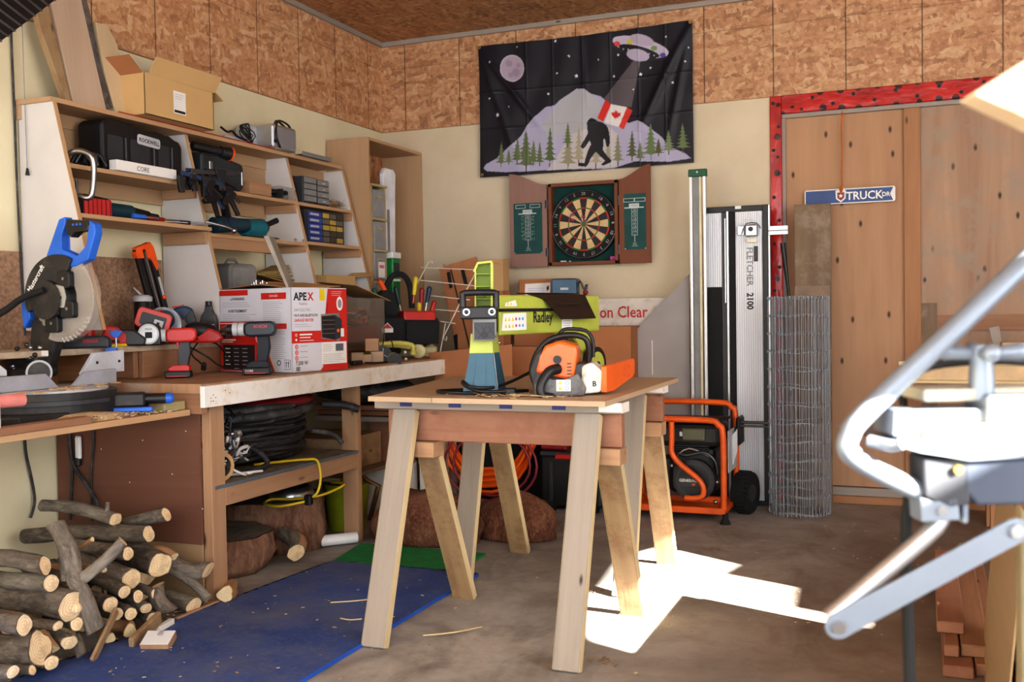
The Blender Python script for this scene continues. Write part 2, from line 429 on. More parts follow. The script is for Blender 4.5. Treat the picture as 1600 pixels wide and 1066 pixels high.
# browner near the double doors on the right
s3 = t.n('ShaderNodeSeparateXYZ'); t.l(t.co(), s3.inputs[0])
mr = t.n('ShaderNodeMapRange'); mr.inputs[1].default_value = -1.3; mr.inputs[2].default_value = .3; t.l(s3.outputs[0], mr.inputs[0])
k = t.mix(t.math('MULTIPLY', mr.outputs[0], .62), k, srgb(108, 76, 50))
t.color(k); t.set(.72); t.bump(b, .15, .004)
m = MB(); m.add([(XL, YF, 0), (XR, YF, 0), (XR, YB+.1, 0), (XL, YB+.1, 0)], [[0, 1, 2, 3]], t.m, off=False)
m.bb((XL-.1, YF, -.1), (XR, YB+.1, -.002), t.m); m.build('floor', kind='structure', at=(0, 0, 0))
# right wall, out of view; its openings are made up to shape the sun patches
SUN = Vector((-.83, .291, -.469))
patch = [(-1.15, 3.51), (-1.078, 3.389), (-.648, 3.212), (-.673, 3.899), (-.202, 3.862), (-.183, 3.932), (-.483, 4.045), (-.501, 4.33),
         (-.83, 4.46), (-.793, 4.639), (-1.086, 4.803), (-1.198, 4.85), (-1.32, 4.6), (-1.26, 4.05), (-1.28, 3.86), (-1.2, 3.6)]
def towall(p, z=0):
    tt = (XR-p[0])/.83; return (p[1]-.291*tt, z+.469*tt)
hole1 = [towall(p) for p in patch]
y0, z0 = towall((.1, 1.35), 1.05)
hole2 = [(y0-.34, z0-.07), (y0+.25, z0-.07), (y0+.25, z0+.3), (y0-.34, z0+.3)]
m = MB(); bm = bmesh.new(); ed = []
for loop in ([(YF, 0), (YB, 0), (YB, ZC), (YF, ZC)], hole1, hole2, [(.1, 2.79), (.38, 2.79), (.38, 2.95), (.1, 2.95)]):
    vs = [bm.verts.new((XR, q[0], q[1])) for q in loop]
    ed += [bm.edges.new((vs[i], vs[(i+1) % len(vs)])) for i in range(len(vs))]
bmesh.ops.triangle_fill(bm, use_beauty=True, use_dissolve=False, edges=ed)
m.bmadd(bm, dw_b); m.build('wall_right', kind='structure')

# red taped door surround
t = NT('red_tape'); n_ = t.noise(t.co(scale=(6, 6, 3)), 2, 3); v = t.vor(t.co(scale=(1, 1, 1)), 9.5, rnd=.25)
k = t.mix(t.math('LESS_THAN', v.outputs['Distance'], .2), t.ramp(n_, [(.3, srgb(150, 26, 22)), (.7, srgb(204, 40, 32))]), srgb(60, 14, 16))
t.color(k); t.set(.22); t.bump(n_, .5, .01); M['tape'] = t.m
m = MB(); m.bb((-.853, YB-.02, 0), (-.785, YB+.08, 2.433), M['tape'], .004)
for i in range(17):
    zz = .15+i*.14
    m.disc((-.832+(i % 2)*.03, zz), .011, M['ink'], frame((0, YB-.0212, 0), (1, 0, 0), (0, 0, 1), (0, -1, 0)), 0, 8)
m.build('trim_3', kind='structure')
m = MB(); m.bb((-.785, YB-.02, 2.325), (1.3, YB+.08, 2.433), M['tape'], .004)
for i in range(14):
    m.disc((-.72+i*.115, 2.36+(i % 2)*.045), .011, M['ink'], frame((0, YB-.0212, 0), (1, 0, 0), (0, 0, 1), (0, -1, 0)), 0, 8)
m.build('trim_4', kind='structure')
m = MB(); m.bb((-.785, YB+.0, 2.3), (1.3, YB+.07, 2.325), M['weathered'], .002); m.bb((-.785, YB+.005, .03), (-.765, YB+.07, 2.3), M['weathered'])
m.build('trim_5', kind='structure')
# plywood double doors
m = MB(); m.bb((-.765, YB+.03, .1), (-.105, YB+.07, 2.3), M['door_ply'], grain=2); d1 = m.build('door_1', kind='structure')
m = MB(); m.bb((-.105, YB+.005, .1), (-.014, YB+.07, 2.3), M['stud'], .003); m.build('trim_6', kind='structure')
m = MB(); m.bb((-.014, YB+.03, .1), (1.25, YB+.07, 2.3), M['door_ply2'], grain=2)
m.bb((-.014, YB+.012, .1), (.07, YB+.03, 1.18), M['old_board'], grain=2)
m.bb((.07, YB+.01, 1.02), (.75, YB+.03, 1.11), M['spruce_dark'])
m.bb((.07, YB+.008, .93), (.16, YB+.03, 1.02), M['spruce'], grain=0)
m.build('door_2', kind='structure')
m = MB(); m.bb((-.785, YB-.005, 0), (1.25, YB+.08, .045), M['stud'], .003); m.bb((-.785, YB+.01, .045), (1.25, YB+.07, .095), M['weathered'], .003)
m.build('trim_7', kind='structure')
m = MB(); wallquad(m, (1.25, YB, 0), (1, 0, 0), (0, 0, 1), XR-1.25, ZO, dw_b, (1.25, 0)); m.build('wall_back_right', kind='structure')
# ================================================================== shelving, workbench, sawhorses
def F(loc, ang=22, tilt=0):
    """upright frame: u to the right, v up, w towards the room"""
    return frame(loc, (math.cos(R(ang)), math.sin(R(ang)), 0), (0, 0, 1)) @ Matrix.Rotation(R(tilt), 4, 'Z')

sh = thing('shelving_unit', 'open wall shelving with four tapered grey-white side panels standing on the workbench ledge', 'shelf', (-3.3, 4.3, 1.045))
fx = lambda z: -3.352+(2.08-z)*.245          # tapered front edge of the side panels
DY = [3.2, 4.05, 4.9, 5.5]
for i, y in enumerate(DY):
    zb = 1.12 if i == 0 else 1.045
    fo = (.04 if i == 0 else 0)
    m = MB(); T = frame((0, y-.009, 0), (1, 0, 0), (0, 0, 1), (0, -1, 0))
    P = [(XL+.012, zb), (fx(zb)+fo, zb), (fx(1.56)+fo, 1.56), (fx(2.06)+fo, 2.06), (XL+.012, 2.06)]
    m.prism(P, -.009, .009, M['white_panel'], T)
    # raw ply front edge
    for (a, b) in ((P[1], P[2]), (P[2], P[3])):
        m.bmadd(*(lambda q: (q, M['shelf_edge']))(bmesh.new())) if False else None
        u = Vector((b[0]-a[0], 0, b[1]-a[1])); L = u.length
        m.box((L/2, 0, 0), (L, .0185, .004), M['shelf_edge'], T=frame((a[0], y-.009, a[1]), u, (0, 1, 0)))
    m.build('side_panel', sh)
def shelf(y0, y1, z, x1, name='shelf_board', th=.018, parent=sh):
    m = MB(); m.bb((XL+.012, y0, z-th), (x1, y1, z), M['cabinet_ply'], .001, grain=1)
    m.bb((x1, y0, z-th), (x1+.002, y1, z), M['shelf_edge'], grain=1); return m.build(name, parent)
shelf(3.17, 5.42, 2.08, -3.31, th=.02)
m = MB(); m.bb((-3.311, 3.55, 2.0805), (-3.30, 4.72, 2.083), M['red']); m.build('red_edge_strip', sh)
m = MB(); m.bb((XL+.013, 3.17, 2.0), (XL+.03, 5.5, 2.06), M['cabinet_ply']); m.build('cleat', sh)
for (a, b) in ((3.2, 4.03), (4.06, 4.88), (4.91, 5.48)):
    m = MB(); m.bb((XL+.013, a, 1.72), (XL+.022, b, 2.0), M['cabinet_ply'], grain=1); m.build('back_panel', sh)
for i in range(3):
    a, b = DY[i]+.001, DY[i+1]-.019
    shelf(a, b+.0 if i < 2 else b, 1.81, fx(1.81)+(.02 if i == 0 else .005))
    m = MB(); m.bb((XL+.03, b-.02, 1.745), (fx(1.77)-.005, b, 1.791), M['spruce'], .001); m.build('cleat', sh)
    shelf(a, b, (1.6, 1.575, 1.585)[i], fx(1.58)+(.03 if i == 0 else .0))
    m = MB(); m.bb((XL+.03, b-.02, 1.52), (fx(1.55), b, (1.58, 1.555, 1.565)[i]), M['spruce'], .001); m.build('cleat', sh)
    if i == 1:
        m = MB(); m.bb((fx(1.58)-.02, a, 1.5), (fx(1.58), b-.3, 1.556), M['spruce'], .001); m.build('front_rail', sh)

# particle board splash panel
m = MB(); m.bb((XL+.002, 2.95, 1.045), (XL+.012, 4.02, 1.45), plain('particle_board', (164, 132, 108), .9, var=.25, sc=60))
m.build('backing_board', label='brown particle board panel on the wall behind the mitre saw', cat='board')

# tall ply cabinet in the corner
cb = thing('tall_cabinet', 'tall open maple plywood cabinet standing at the back corner of the bench', 'cabinet', (-3.355, 5.92, .9))
m = MB(); m.bb((XL+.012, 5.55, .905), (-3.2, 5.568, 2.27), M['cabinet_ply'], grain=2); m.build('side_panel', cb)
m = MB(); m.bb((XL+.012, 6.262, .905), (-3.2, 6.28, 2.27), M['cabinet_ply'], grain=2); m.build('side_panel', cb)
m = MB(); m.bb((XL+.012, 5.568, 2.252), (-3.2, 6.262, 2.27), M['cabinet_ply'], grain=1); m.build('top_panel', cb)
m = MB(); m.bb((XL+.012, 5.568, .905), (XL+.02, 6.262, 2.252), osb('osb_cab', [(130, 72, 40), (170, 104, 62), (196, 132, 84), (214, 156, 106)], lines=False)); m.build('back_panel', cb)
m = MB()
for a in (5.55, 6.262): m.bb((-3.2, a, .905), (-3.198, a+.018, 2.27), M['shelf_edge'], grain=2)
m.bb((-3.2, 5.568, 2.252), (-3.198, 6.262, 2.27), M['shelf_edge'], grain=1); m.build('edging', cb)

# workbench
be = thing('workbench', 'long wooden workbench with a white painted front rail along the left wall', 'workbench', (-3.08, 4.44, 0))
m = MB(); m.bb((XL+.01, 3.25, .862), (-2.65, 5.64, .9), M['bench_top'], .002, grain=1)
for i in range(9): m.bb((-2.9+i*.028, 3.249, .862), (-2.872+i*.028, 3.25, .9), M['spruce'])
m.build('bench_top', be)
m = MB(); m.bb((-2.652, 3.245, .806), (-2.63, 5.66, .892), M['white_paint'], .002, grain=1)
for k in range(7): m.ball((-2.6295, 3.285+(k % 3)*.014+(.09 if k > 4 else 0), .83+(k//2)*.012), .0022, M['ink'])
m.build('front_rail', be)
m = MB(); m.bb((XL+.01, 3.252, .78), (-2.652, 3.29, .862), M['spruce_dark'], .002, grain=0); m.build('end_rail', be)
m = MB(); m.bb((-2.735, 3.352, 0), (-2.69, 3.44, .806), M['spruce'], .002); m.build('leg', be)
m = MB(); m.bb((-2.78, 4.5, 0), (-2.69, 4.54, .862), M['spruce'], .002); m.build('leg', be)
m = MB(); m.bb((-2.78, 5.56, 0), (-2.69, 5.6, .862), M['spruce'], .002); m.build('leg', be)
m = MB(); m.bb((-2.728, 3.44, .38), (-2.69, 4.5, .458), M['spruce'], .002); m.build('shelf_rail', be)
m = MB(); m.bb((XL+.01, 3.37, .459), (-2.688, 4.5, .471), plain('grey_ply', (140, 128, 112), .9, var=.2, sc=14, dirt=(110, 96, 82)), .001)
m.bb((-2.688, 3.37, .458), (-2.684, 4.5, .472), plain('grey_edge', (96, 104, 112), .8)); m.build('lower_shelf', be)
m = MB(); m.bb((XL+.01, 3.335, .235), (-2.735, 3.35, .79), M['hardboard'], grain=0)
for k in range(10): m.disc((-3.4+k*.075, .25+(k*37 % 11)*.045), .003, M['paper'], frame((0, 3.3345, 0), (1, 0, 0), (0, 0, 1), (0, -1, 0)), 0, 6)
m.build('end_panel', be)
m = MB(); m.bb((XL+.01, 3.338, 0), (-2.735, 3.35, .235), M['tanboard'], grain=0); m.build('lower_end_panel', be)
m = MB(); m.bb((XL+.01, 4.5, .3), (-2.8, 5.1, .32), M['old_board'], grain=1); m.build('rear_shelf', be)

# raised ledge along the wall
rg = thing('bench_ledge', 'raised dusty wooden ledge running along the back of the workbench', 'ledge', (-3.35, 4.2, .9))
m = MB(); m.bb((XL+.012, 2.45, 1.02), (-3.17, 5.52, 1.045), plain('dusty_top', (186, 168, 146), .95, var=.16, sc=18), .003, grain=1); m.build('ledge_top', rg)
m = MB(); m.bb((-3.205, 3.52, .901), (-3.18, 5.52, 1.02), M['spruce_dark'], .002); m.build('ledge_front', rg)
m = MB(); m.bb((XL+.014, 2.45, .802), (-3.38, 3.24, 1.02), M['stud'], .002); m.bb((XL+.014, 3.24, .901), (-3.38, 3.49, 1.02), M['stud'], .002); m.build('ledge_back_board', rg)
m = MB(); m.bb((-3.38, 3.49, .901), (-3.205, 3.52, 1.02), M['spruce_dark'], .002); m.build('ledge_end', rg)

# lower saw table
st = thing('saw_table', 'low plywood shelf covered in sawdust under the mitre saw', 'table', (-3.1, 2.6, .775))
m = MB(); m.bb((XL+.01, 1.7, .776), (-2.7, 3.245, .8), M['shelf_edge'], .002, grain=1); m.build('table_top', st)
m = MB(); m.bb((-2.79, 1.75, 0), (-2.75, 1.84, .775), M['spruce'], .002); m.build('leg', st)
m = MB(); m.bb((XL+.01, 1.7, .73), (XL+.05, 3.24, .775), M['spruce']); m.build('cleat', st)

# two sawhorses
def plank(mb, a, b, w, th, mat, edge=None, wdir=(1, 0, 0)):
    a = Vector(a); b = Vector(b); d = (b-a); L = d.length; d.normalize()
    u = Vector(wdir); n = d.cross(u).normalized(); u = n.cross(d)
    X = frame(a, u, n, d)
    mb.box((0, 0, L/2), (w, th, L), mat, .003, T=X, grain=2)
    if edge:
        for s_ in (-1, 1): mb.box((s_*(w/2+.0006), 0, L/2), (.0008, th*.92, L*.995), edge, 0, T=X, grain=2)  # pale strips put the sky light on the leg edges into the colour
def horse(label, y, ys, xl, xr, stain):
    h = thing('sawhorse', label, 'sawhorse', ((xl+xr)/2, y, 0), 'sawhorses under the plywood top')
    m = MB(); m.bb((xl-.09, y-.02, .692), (xr+.11, y+.02, .81), M['fir_red'], .003); m.build('beam', h)
    m = MB(); m.bb((xl-.13, y-.055, .812), (xr+.12, y+.045, .85), M['weathered'], .003)
    for k in range(4): m.bb((xl-.02+k*.2, y-.0556, .822), (xl+.03+k*.2, y-.055, .838), plain('blue_paint%d%d' % (k, int(y*10)), (52, 58, 128), .6))
    m.bb((xr+.04, y-.0565, .818), (xr+.121, y-.055, .85), M['white_paint']); m.bb((xr+.12, y-.05, .814), (xr+.1215, y+.04, .848), M['white_paint'])
    m.build('cap_board', h)
    for xx in (xl, xr):
        m = MB(); m.bb((xx-.06, y-.045, .632), (xx+.11, y+.045, .69), M['spruce'], .003, grain=0); m.build('cross_block', h)
        m = MB(); plank(m, (xx, ys[0], 0), (xx, y-.041, .808), .09, .038, M['weathered'], M['fresh_and_lit_edge']); m.build('leg', h)
        m = MB(); plank(m, (xx+.04, ys[1], 0), (xx+.04, y+.064, .63), .09, .038, M['stained'] if stain else M['fresh_and_lit_edge'], M['fresh_and_lit_edge']); m.build('leg', h)
    return h
horse('nearer weathered 2x4 sawhorse holding up the front edge of the plywood top', 3.385, (3.075, 3.745), -1.785, -1.075, True)
horse('farther weathered 2x4 sawhorse holding up the back edge of the plywood top', 4.22, (3.96, 4.55), -1.86, -1.135, True)
# the loose plywood tops
m = MB(); m.prism([(-1.6, 3.185), (-.965, 3.175), (-.99, 4.36), (-1.6, 4.36)], .851, .869, M['ply'], b=.001, grain=0)
m.build('plywood_top', label='large plywood sheet lying across the two sawhorses under the chainsaw', cat='table top')
m = MB(); m.prism([(-1.865, 3.2), (-1.602, 3.185), (-1.602, 4.36), (-2.06, 4.36)], .851, .869, M['ply'], b=.001, grain=0)
m.build('plywood_top', label='narrow plywood offcut at the left end of the sawhorse table', cat='table top')
# ================================================================== things on the back wall
# ---- flag: a dense cloth grid with the print carried on its vertices
nu, nv = 400, 240
quadTL, quadTR, quadBR, quadBL = (105, 215), (1450, 48), (1442, 942), (125, 1032)
def uv(x, y):
    u = (x-115)/1332
    for _ in range(2):
        yt = 215-167*u-10*math.sin(math.pi*u)*-1; yb = 1032-90*u
        v = (y-yt)/(yb-yt); u = (x-(105+20*v))/(1345-28*v)
    return u, 1-v
img = np.zeros((nv+1, nu+1, 3)); ug, vg = np.meshgrid(np.linspace(0, 1, nu+1), np.linspace(0, 1, nv+1))
img[:] = srgb(22, 21, 34)[:3]
def pip(P):
    inside = np.zeros(ug.shape, bool); n = len(P)
    for i in range(n):
        (x0, y0), (x1, y1) = P[i], P[(i+1) % n]
        c = ((y0 > vg) != (y1 > vg)) & (ug < (x1-x0)*(vg-y0)/((y1-y0) or 1e-9)+x0); inside ^= c
    return inside
def paint(pts, c, raw=False):
    img[pip([uv(*p) for p in pts])] = srgb(*c)[:3]
def circ(x, y, rx, ry=None, rot=0, n=28):
    ry = ry or rx; return [(x+rx*math.cos(a)*math.cos(rot)-ry*math.sin(a)*math.sin(rot), y+rx*math.cos(a)*math.sin(rot)+ry*math.sin(a)*math.cos(rot)) for a in [2*math.pi*i/n for i in range(n)]]
paint(circ(332, 350, 79, 84), (196, 188, 200)); paint(circ(332, 350, 72, 77), (176, 160, 176))
for (x, y, r) in ((310, 320, 22), (355, 375, 26), (320, 392, 16), (372, 330, 14)): paint(circ(x, y, r), (158, 142, 160))
# mountain
mtn = [(146, 975), (160, 950), (230, 912), (300, 850), (345, 815), (390, 770), (430, 700), (480, 648), (545, 590), (600, 580), (640, 540), (700, 500), (740, 472), (790, 474),
       (830, 505), (890, 520), (930, 560), (1000, 640), (1060, 690), (1115, 672), (1150, 690), (1200, 730), (1260, 780), (1300, 840), (1390, 880), (1428, 915), (1300, 935), (1100, 930), (960, 975), (700, 978), (500, 988), (300, 998), (170, 992)]
paint(mtn, (176, 172, 198))
paint([(640, 545), (740, 475), (790, 480), (850, 520), (900, 600), (905, 700), (800, 800), (700, 760), (560, 770), (520, 700), (600, 600)], (178, 178, 184))
paint([(700, 760), (905, 690), (1000, 760), (1000, 960), (560, 985), (620, 900)], (196, 190, 192))
# beam, saucer
paint([(1105, 290), (1140, 300), (1080, 590), (950, 575), (905, 535), (920, 520)], (92, 84, 90))
paint(circ(1135, 225, 182, 62, .27), (40, 34, 46)); paint(circ(1140, 213, 176, 56, .27), (196, 184, 206)); paint(circ(1150, 172, 74, 34, .27), (178, 166, 186))
paint(circ(1130, 240, 128, 30, .27), (30, 26, 38)); paint(circ(1124, 266, 70, 38, .2), (180, 170, 192))
for (x, y, c) in ((997, 192, (206, 70, 60)), (1077, 182, (206, 190, 70)), (1222, 222, (120, 150, 80)), (1275, 268, (90, 84, 160))): paint(circ(x, y, 19, 15), c)
for i in range(7): paint(circ(1035+i*31, 226+i*7+(3-abs(i-3))*-3, 5), (170, 180, 180))
# the maple-leaf flag in the beam
paint([(920, 540), (955, 570), (905, 680), (868, 655)], (214, 50, 40)); paint([(955, 570), (1052, 590), (1005, 715), (912, 688)], (226, 222, 220))
paint([(1052, 590), (1085, 612), (1030, 730), (1003, 712)], (214, 50, 40))
lx, ly = 984, 634
paint([(lx+a*1.25, ly+b*1.25) for a, b in ((0, -24), (5, -14), (11, -17), (9, -5), (17, -11), (19, -6), (25, -7), (21, 3), (24, 6), (10, 15), (12, 20), (2, 17), (0, 28), (-3, 17), (-12, 18), (-10, 13), (-23, 3), (-19, 0), (-23, -9), (-16, -8), (-14, -13), (-7, -5), (-8, -18), (-3, -14))], (206, 40, 40))
# stars
def star(x, y, r): paint([(x+(r if i % 2 == 0 else r*.45)*math.sin(math.pi*i/5), y-(r if i % 2 == 0 else r*.45)*math.cos(math.pi*i/5)) for i in range(10)], (226, 226, 230))
for x, y, r in ((187, 315, 9), (364, 216, 7), (612, 177, 11), (697, 271, 10), (880, 292, 7), (1002, 262, 10), (1294, 152, 9), (620, 378, 9), (740, 393, 14), (973, 396, 9), (1138, 385, 13), (1198, 345, 9),
                (1330, 440, 9), (1406, 310, 9), (1426, 222, 8), (564, 508, 10), (181, 540, 9), (308, 590, 6), (236, 642, 16), (1093, 480, 7)): star(x, y, r)
# fir trees
def fir(x, yb, h, w, c, t=None):
    paint([(x-3, yb-h*.3), (x+3, yb-h*.3), (x+3, yb), (x-3, yb)], t or (80, 70, 50))
    for k in range(6):
        y0 = yb-h+h*.13*k; ww = w*(.22+.16*k); paint([(x, y0-h*.04), (x+ww*.55, y0+h*.12), (x+ww, y0+h*.15), (x+ww*.3, y0+h*.17), (x, y0+h*.2), (x-ww*.3, y0+h*.17), (x-ww, y0+h*.15), (x-ww*.55, y0+h*.12)], c)
for a in ((755, 960, 250, 44, (170, 160, 136)), (688, 980, 220, 62, (150, 144, 116)), (862, 975, 230, 40, (168, 160, 140)), (995, 960, 200, 42, (134, 134, 104)), (935, 940, 170, 30, (160, 156, 136)), (685, 840, 150, 40, (96, 112, 66)),
          (262, 965, 150, 42, (104, 120, 76)), (312, 950, 90, 38, (110, 124, 80)), (368, 950, 160, 48, (92, 108, 62)), (418, 940, 200, 48, (90, 106, 60)), (425, 995, 240, 70, (96, 110, 70)), (470, 960, 160, 44, (100, 114, 72)), (510, 960, 150, 36, (96, 110, 68)),
          (575, 965, 245, 48, (88, 104, 60)), (1082, 930, 190, 44, (86, 90, 56)), (1130, 930, 120, 38, (100, 112, 76)), (1195, 925, 225, 62, (104, 122, 78)), (1240, 900, 110, 40, (84, 84, 48)), (1300, 890, 150, 44, (110, 124, 84)), (1382, 880, 180, 48, (104, 122, 76))): fir(*a)
# walking ape-man silhouette
bk = (24, 24, 34)
paint([(812, 670), (826, 657), (848, 658), (866, 674), (900, 684), (924, 702), (936, 736), (930, 775), (905, 790), (908, 830), (895, 860), (850, 862), (830, 820), (812, 770), (806, 712), (804, 690)], bk)
paint([(905, 690), (932, 712), (942, 745), (948, 810), (940, 835), (926, 836), (918, 800), (908, 770)], bk)
paint([(812, 750), (826, 790), (800, 830), (790, 845), (778, 848), (764, 835), (785, 800)], bk)
paint([(836, 810), (880, 850), (850, 880), (826, 915), (818, 940), (800, 963), (758, 958), (752, 938), (790, 938), (800, 900), (812, 860)], bk)
paint([(850, 855), (898, 830), (905, 860), (930, 895), (956, 920), (954, 935), (905, 955), (892, 948), (918, 925), (885, 895)], bk)
t = NT('printed_flag_cloth'); a = t.n('ShaderNodeAttribute', attribute_name='col'); n_ = t.noise(t.co(), 300, 2)
t.color(t.mix(t.math('MULTIPLY', n_, .12), a.outputs['Color'], K0)); t.set(.55)
fl = MB(); Wf, Hf = 1.44, .873; vs = []; x0 = -2.75
def wr(u, v):
    y = .004*math.sin(u*38+2*math.sin(v*5))*(.3+v*.7)+.012*math.sin(u*7+1)*(1-abs(2*v-1)*.4)
    for (a, b, c, d, w, h) in ((0, 1, .32, .3, .018, .016), (.0, .98, .2, .05, .02, .012), (1, 1, .76, .25, .022, .022), (1, 1, .88, .1, .018, .014), (.5, 1, .52, .45, .012, .005)):
        # creases pulled from the pinned corners
        dx, dy = c-a, d-b; L = math.hypot(dx, dy); t_ = ((u-a)*dx+(v-b)*dy)/L/L; di = ((u-a)*dy-(v-b)*dx)/L
        if 0 < t_ < 1: y += h*math.exp(-(di/w)**2)*math.sin(math.pi*t_)**.6
    for g in (.235, .36, .5, .63, .76, .88): y += .003*math.exp(-((u-g)/.004)**2)
    for g in (.36, .64): y += .003*math.exp(-((v-g)/.006)**2)
    return y
for j in range(nv+1):
    for i in range(nu+1):
        u, v = i/nu, j/nv
        sag = -.018*math.sin(math.pi*u)*v*.5
        vs.append((x0+Wf*u+.008*math.sin(v*3)*(1-u), YB-.03-wr(u, v), 2.069+Hf*v+sag))
fs = [[j*(nu+1)+i, j*(nu+1)+i+1, (j+1)*(nu+1)+i+1, (j+1)*(nu+1)+i] for j in range(nv) for i in range(nu)]
fl.add(vs, fs, t.m, smooth=True)
ft = thing('wall_flag', 'dark printed flag of a walking ape-man, mountain and saucer pinned up on the back wall', 'flag', (-2.03, 6.25, 2.069))
fo = fl.build('cloth', ft)
ca = fo.data.color_attributes.new('col', 'FLOAT_COLOR', 'POINT'); cc = np.ones(((nv+1)*(nu+1), 4), np.float32); cc[:, :3] = img.reshape(-1, 3); ca.data.foreach_set('color', cc.ravel())
brass = plain('brass', (190, 160, 90), .35, .8)
for (u, v) in ((.008, .99), (.992, .985), (.012, .02)):
    m = MB(); m.disc((0, 0), .011, brass, frame((x0+Wf*u, YB-.034-wr(u, v), 2.069+Hf*v), (1, 0, 0), (0, 0, 1)), .001, 14, .004); m.build('grommet', ft)

# ---- dartboard cabinet
dk = thing('dartboard_cabinet', 'open reddish wooden dartboard cabinet with two chalkboard doors under the flag', 'dartboard', (-2.02, 6.27, 1.46))
ma = wood('mahogany', (150, 78, 44), (112, 52, 30), fig=.4); mp = wood('mahogany_faded', (176, 128, 112), (156, 108, 94), fig=.5)
gr = plain('green_felt', (10, 62, 58), .9, var=.1); ch = plain('chalkboard', (36, 82, 80), .8, var=.12); chw = plain('chalk', (200, 206, 204), .9)
T = frame((0, 6.2, 0), (1, 0, 0), (0, 0, 1), (0, -1, 0))
m = MB(); x0, x1, z0, z1 = -2.25, -1.785, 1.462, 1.99
for (a, b) in (((x0, 6.2, z0), (x0+.022, 6.285, z1)), ((x1-.022, 6.2, z0), (x1, 6.285, z1)), ((x0, 6.2, z0), (x1, 6.285, z0+.022)), ((x0, 6.2, z1-.022), (x1, 6.285, z1))): m.bb(a, b, ma, .002)
m.build('cabinet_box', dk)
m = MB(); m.bb((x0+.02, 6.262, z0+.02), (x1-.02, 6.284, z1-.02), gr); m.build('backing', dk)
for sgn, xa, xb, mt in ((-1, -2.522, -2.262, mp), (1, -1.773, -1.572, ma)):
    # each door has a swept top rising to its outer edge
    wd = xb-xa; top = []
    for i in range(9):
        t_ = i/8; q = t_ if sgn > 0 else 1-t_; top.append((xa+wd*t_, 1.99+.075*(q**2*(3-2*q))*1.1+.0))
    P = [(xa, z0-.003), (xb, z0-.003)]+top[::-1]
    Td = frame((0, 6.225 if sgn < 0 else 6.21, 0), (1, 0, 0), (0, 0, 1), (0, -1, 0))
    m = MB(); m.prism(P, 0, .018, mt, Td, grain=1)
    d = m.build('door', dk)
    px0, px1 = (xa+.028, xb-.032) if sgn < 0 else (xa+.032, xb-.028)
    m = MB(); m.rect(px0, 1.545, px1, 1.875 if sgn < 0 else 1.895, ch, Td, .0186); cx = (px0+px1)/2+(.0 if sgn < 0 else -.003); w_ = px1-px0
    h = .0192; k = .92
    def tx(s, y, sz, al='CENTER', x=cx): m.text(s, Td @ Matrix.Translation((x, y, h)), chw, sz*1.0, align=al)
    for q, s_ in ((-1, 'HOME'), (1, 'AWAY')):
        m.rect(cx+q*w_*.25-.035, 1.842, cx+q*w_*.25+.035, 1.866, chw, Td, h); m.rect(cx+q*w_*.25-.032, 1.845, cx+q*w_*.25+.032, 1.863, ch, Td, h+.0002); tx(s_, 1.848, .014, x=cx+q*w_*.25)
    m.rect(cx-.035, 1.81, cx+.03, 1.832, chw, Td, h); m.rect(cx-.065, 1.803, cx+.06, 1.81, chw, Td, h)
    m.text('CRICKET', Td @ Matrix.Translation((cx-.002, 1.815, h+.0004)), ch, .013, align='CENTER')
    for i, s_ in enumerate(('20', '19', '18', '17', '16', '15', 'BULL')):
        y = 1.78-i*.0245; m.rect(cx-.019, y, cx+.019, y+.021, chw, Td, h); m.rect(cx-.0165, y+.0015, cx+.0165, y+.0195, ch, Td, h+.0002)
        m.text(s_, Td @ Matrix.Translation((cx, y+.003, h+.0004)), chw, .019 if i < 6 else .01, align='CENTER')
        if sgn < 0:
            for e in (-1, 1):
                for g in range(2): m.tube([(cx+e*(.03+g*.012)+random.uniform(-.004, .004), y+random.uniform(0, .02), h) for _ in range(4)], .0008, chw, 4, T=Td)
    m.rect(cx-.002, 1.59, cx+.002, 1.635, chw, Td, h); m.text('DS', Td @ Matrix.Translation((cx, 1.573, h)), chw, .02, align='CENTER'); m.rect(cx-.02, 1.566, cx+.02, 1.568, chw, Td, h)
    for (a, b) in ((px0+.006, 1.551), (px1-.006, 1.551)): m.disc((a, b), .003, M['paper'], Td, h, 8)
    m.build('chalkboard', d)
for z in (1.55, 1.86):
    for x in (-2.258, -1.779):
        m = MB(); m.cyl((x, 6.2, z-.03), (x, 6.2, z+.03), .006, M['darksteel'], seg=8); m.box((x, 6.203, z), (.03, .003, .05), M['darksteel']); m.build('hinge', dk)
# the board
bd = thing('dartboard', 'round bristle dartboard with black and cream segments in its cabinet', 'dartboard', (-2.018, 6.25, 1.484))
cx, cz, Rb = -2.018, 1.722, .2235
Tb = frame((cx, 6.262, cz), (1, 0, 0), (0, 0, 1), (0, -1, 0))
m = MB(); m.cyl((0, 0, 0), (0, 0, .036), Rb, M['black_matte'], seg=56, T=Tb); m.build('bristle_board', bd)
cream = plain('cream_sisal', (214, 184, 140), .9); dr = plain('dart_red', (178, 52, 40), .8); dg = plain('dart_green', (44, 116, 60), .8)
m = MB(); dbl, trp = .170, .107
for i in range(20):
    a0 = R(90-9+18*i); a1 = a0+R(18); dark = i % 2 == 0
    def ring(r0, r1, mt):
        P = [(r1*math.cos(a0+(a1-a0)*k/3), r1*math.sin(a0+(a1-a0)*k/3)) for k in range(4)]+[(r0*math.cos(a1-(a1-a0)*k/3), r0*math.sin(a1-(a1-a0)*k/3)) for k in range(4)]
        m.flat(P, mt, Tb, .0365)
    ring(.016, .099, M['black'] if dark else cream); ring(.099, .107, dr if dark else dg); ring(.107, .162, M['black'] if dark else cream); ring(.162, .172, dr if dark else dg)
m.disc((0, 0), .016, dg, Tb, .0368, 16); m.disc((0, 0), .0065, dr, Tb, .037, 12); m.build('scoring_face', bd)
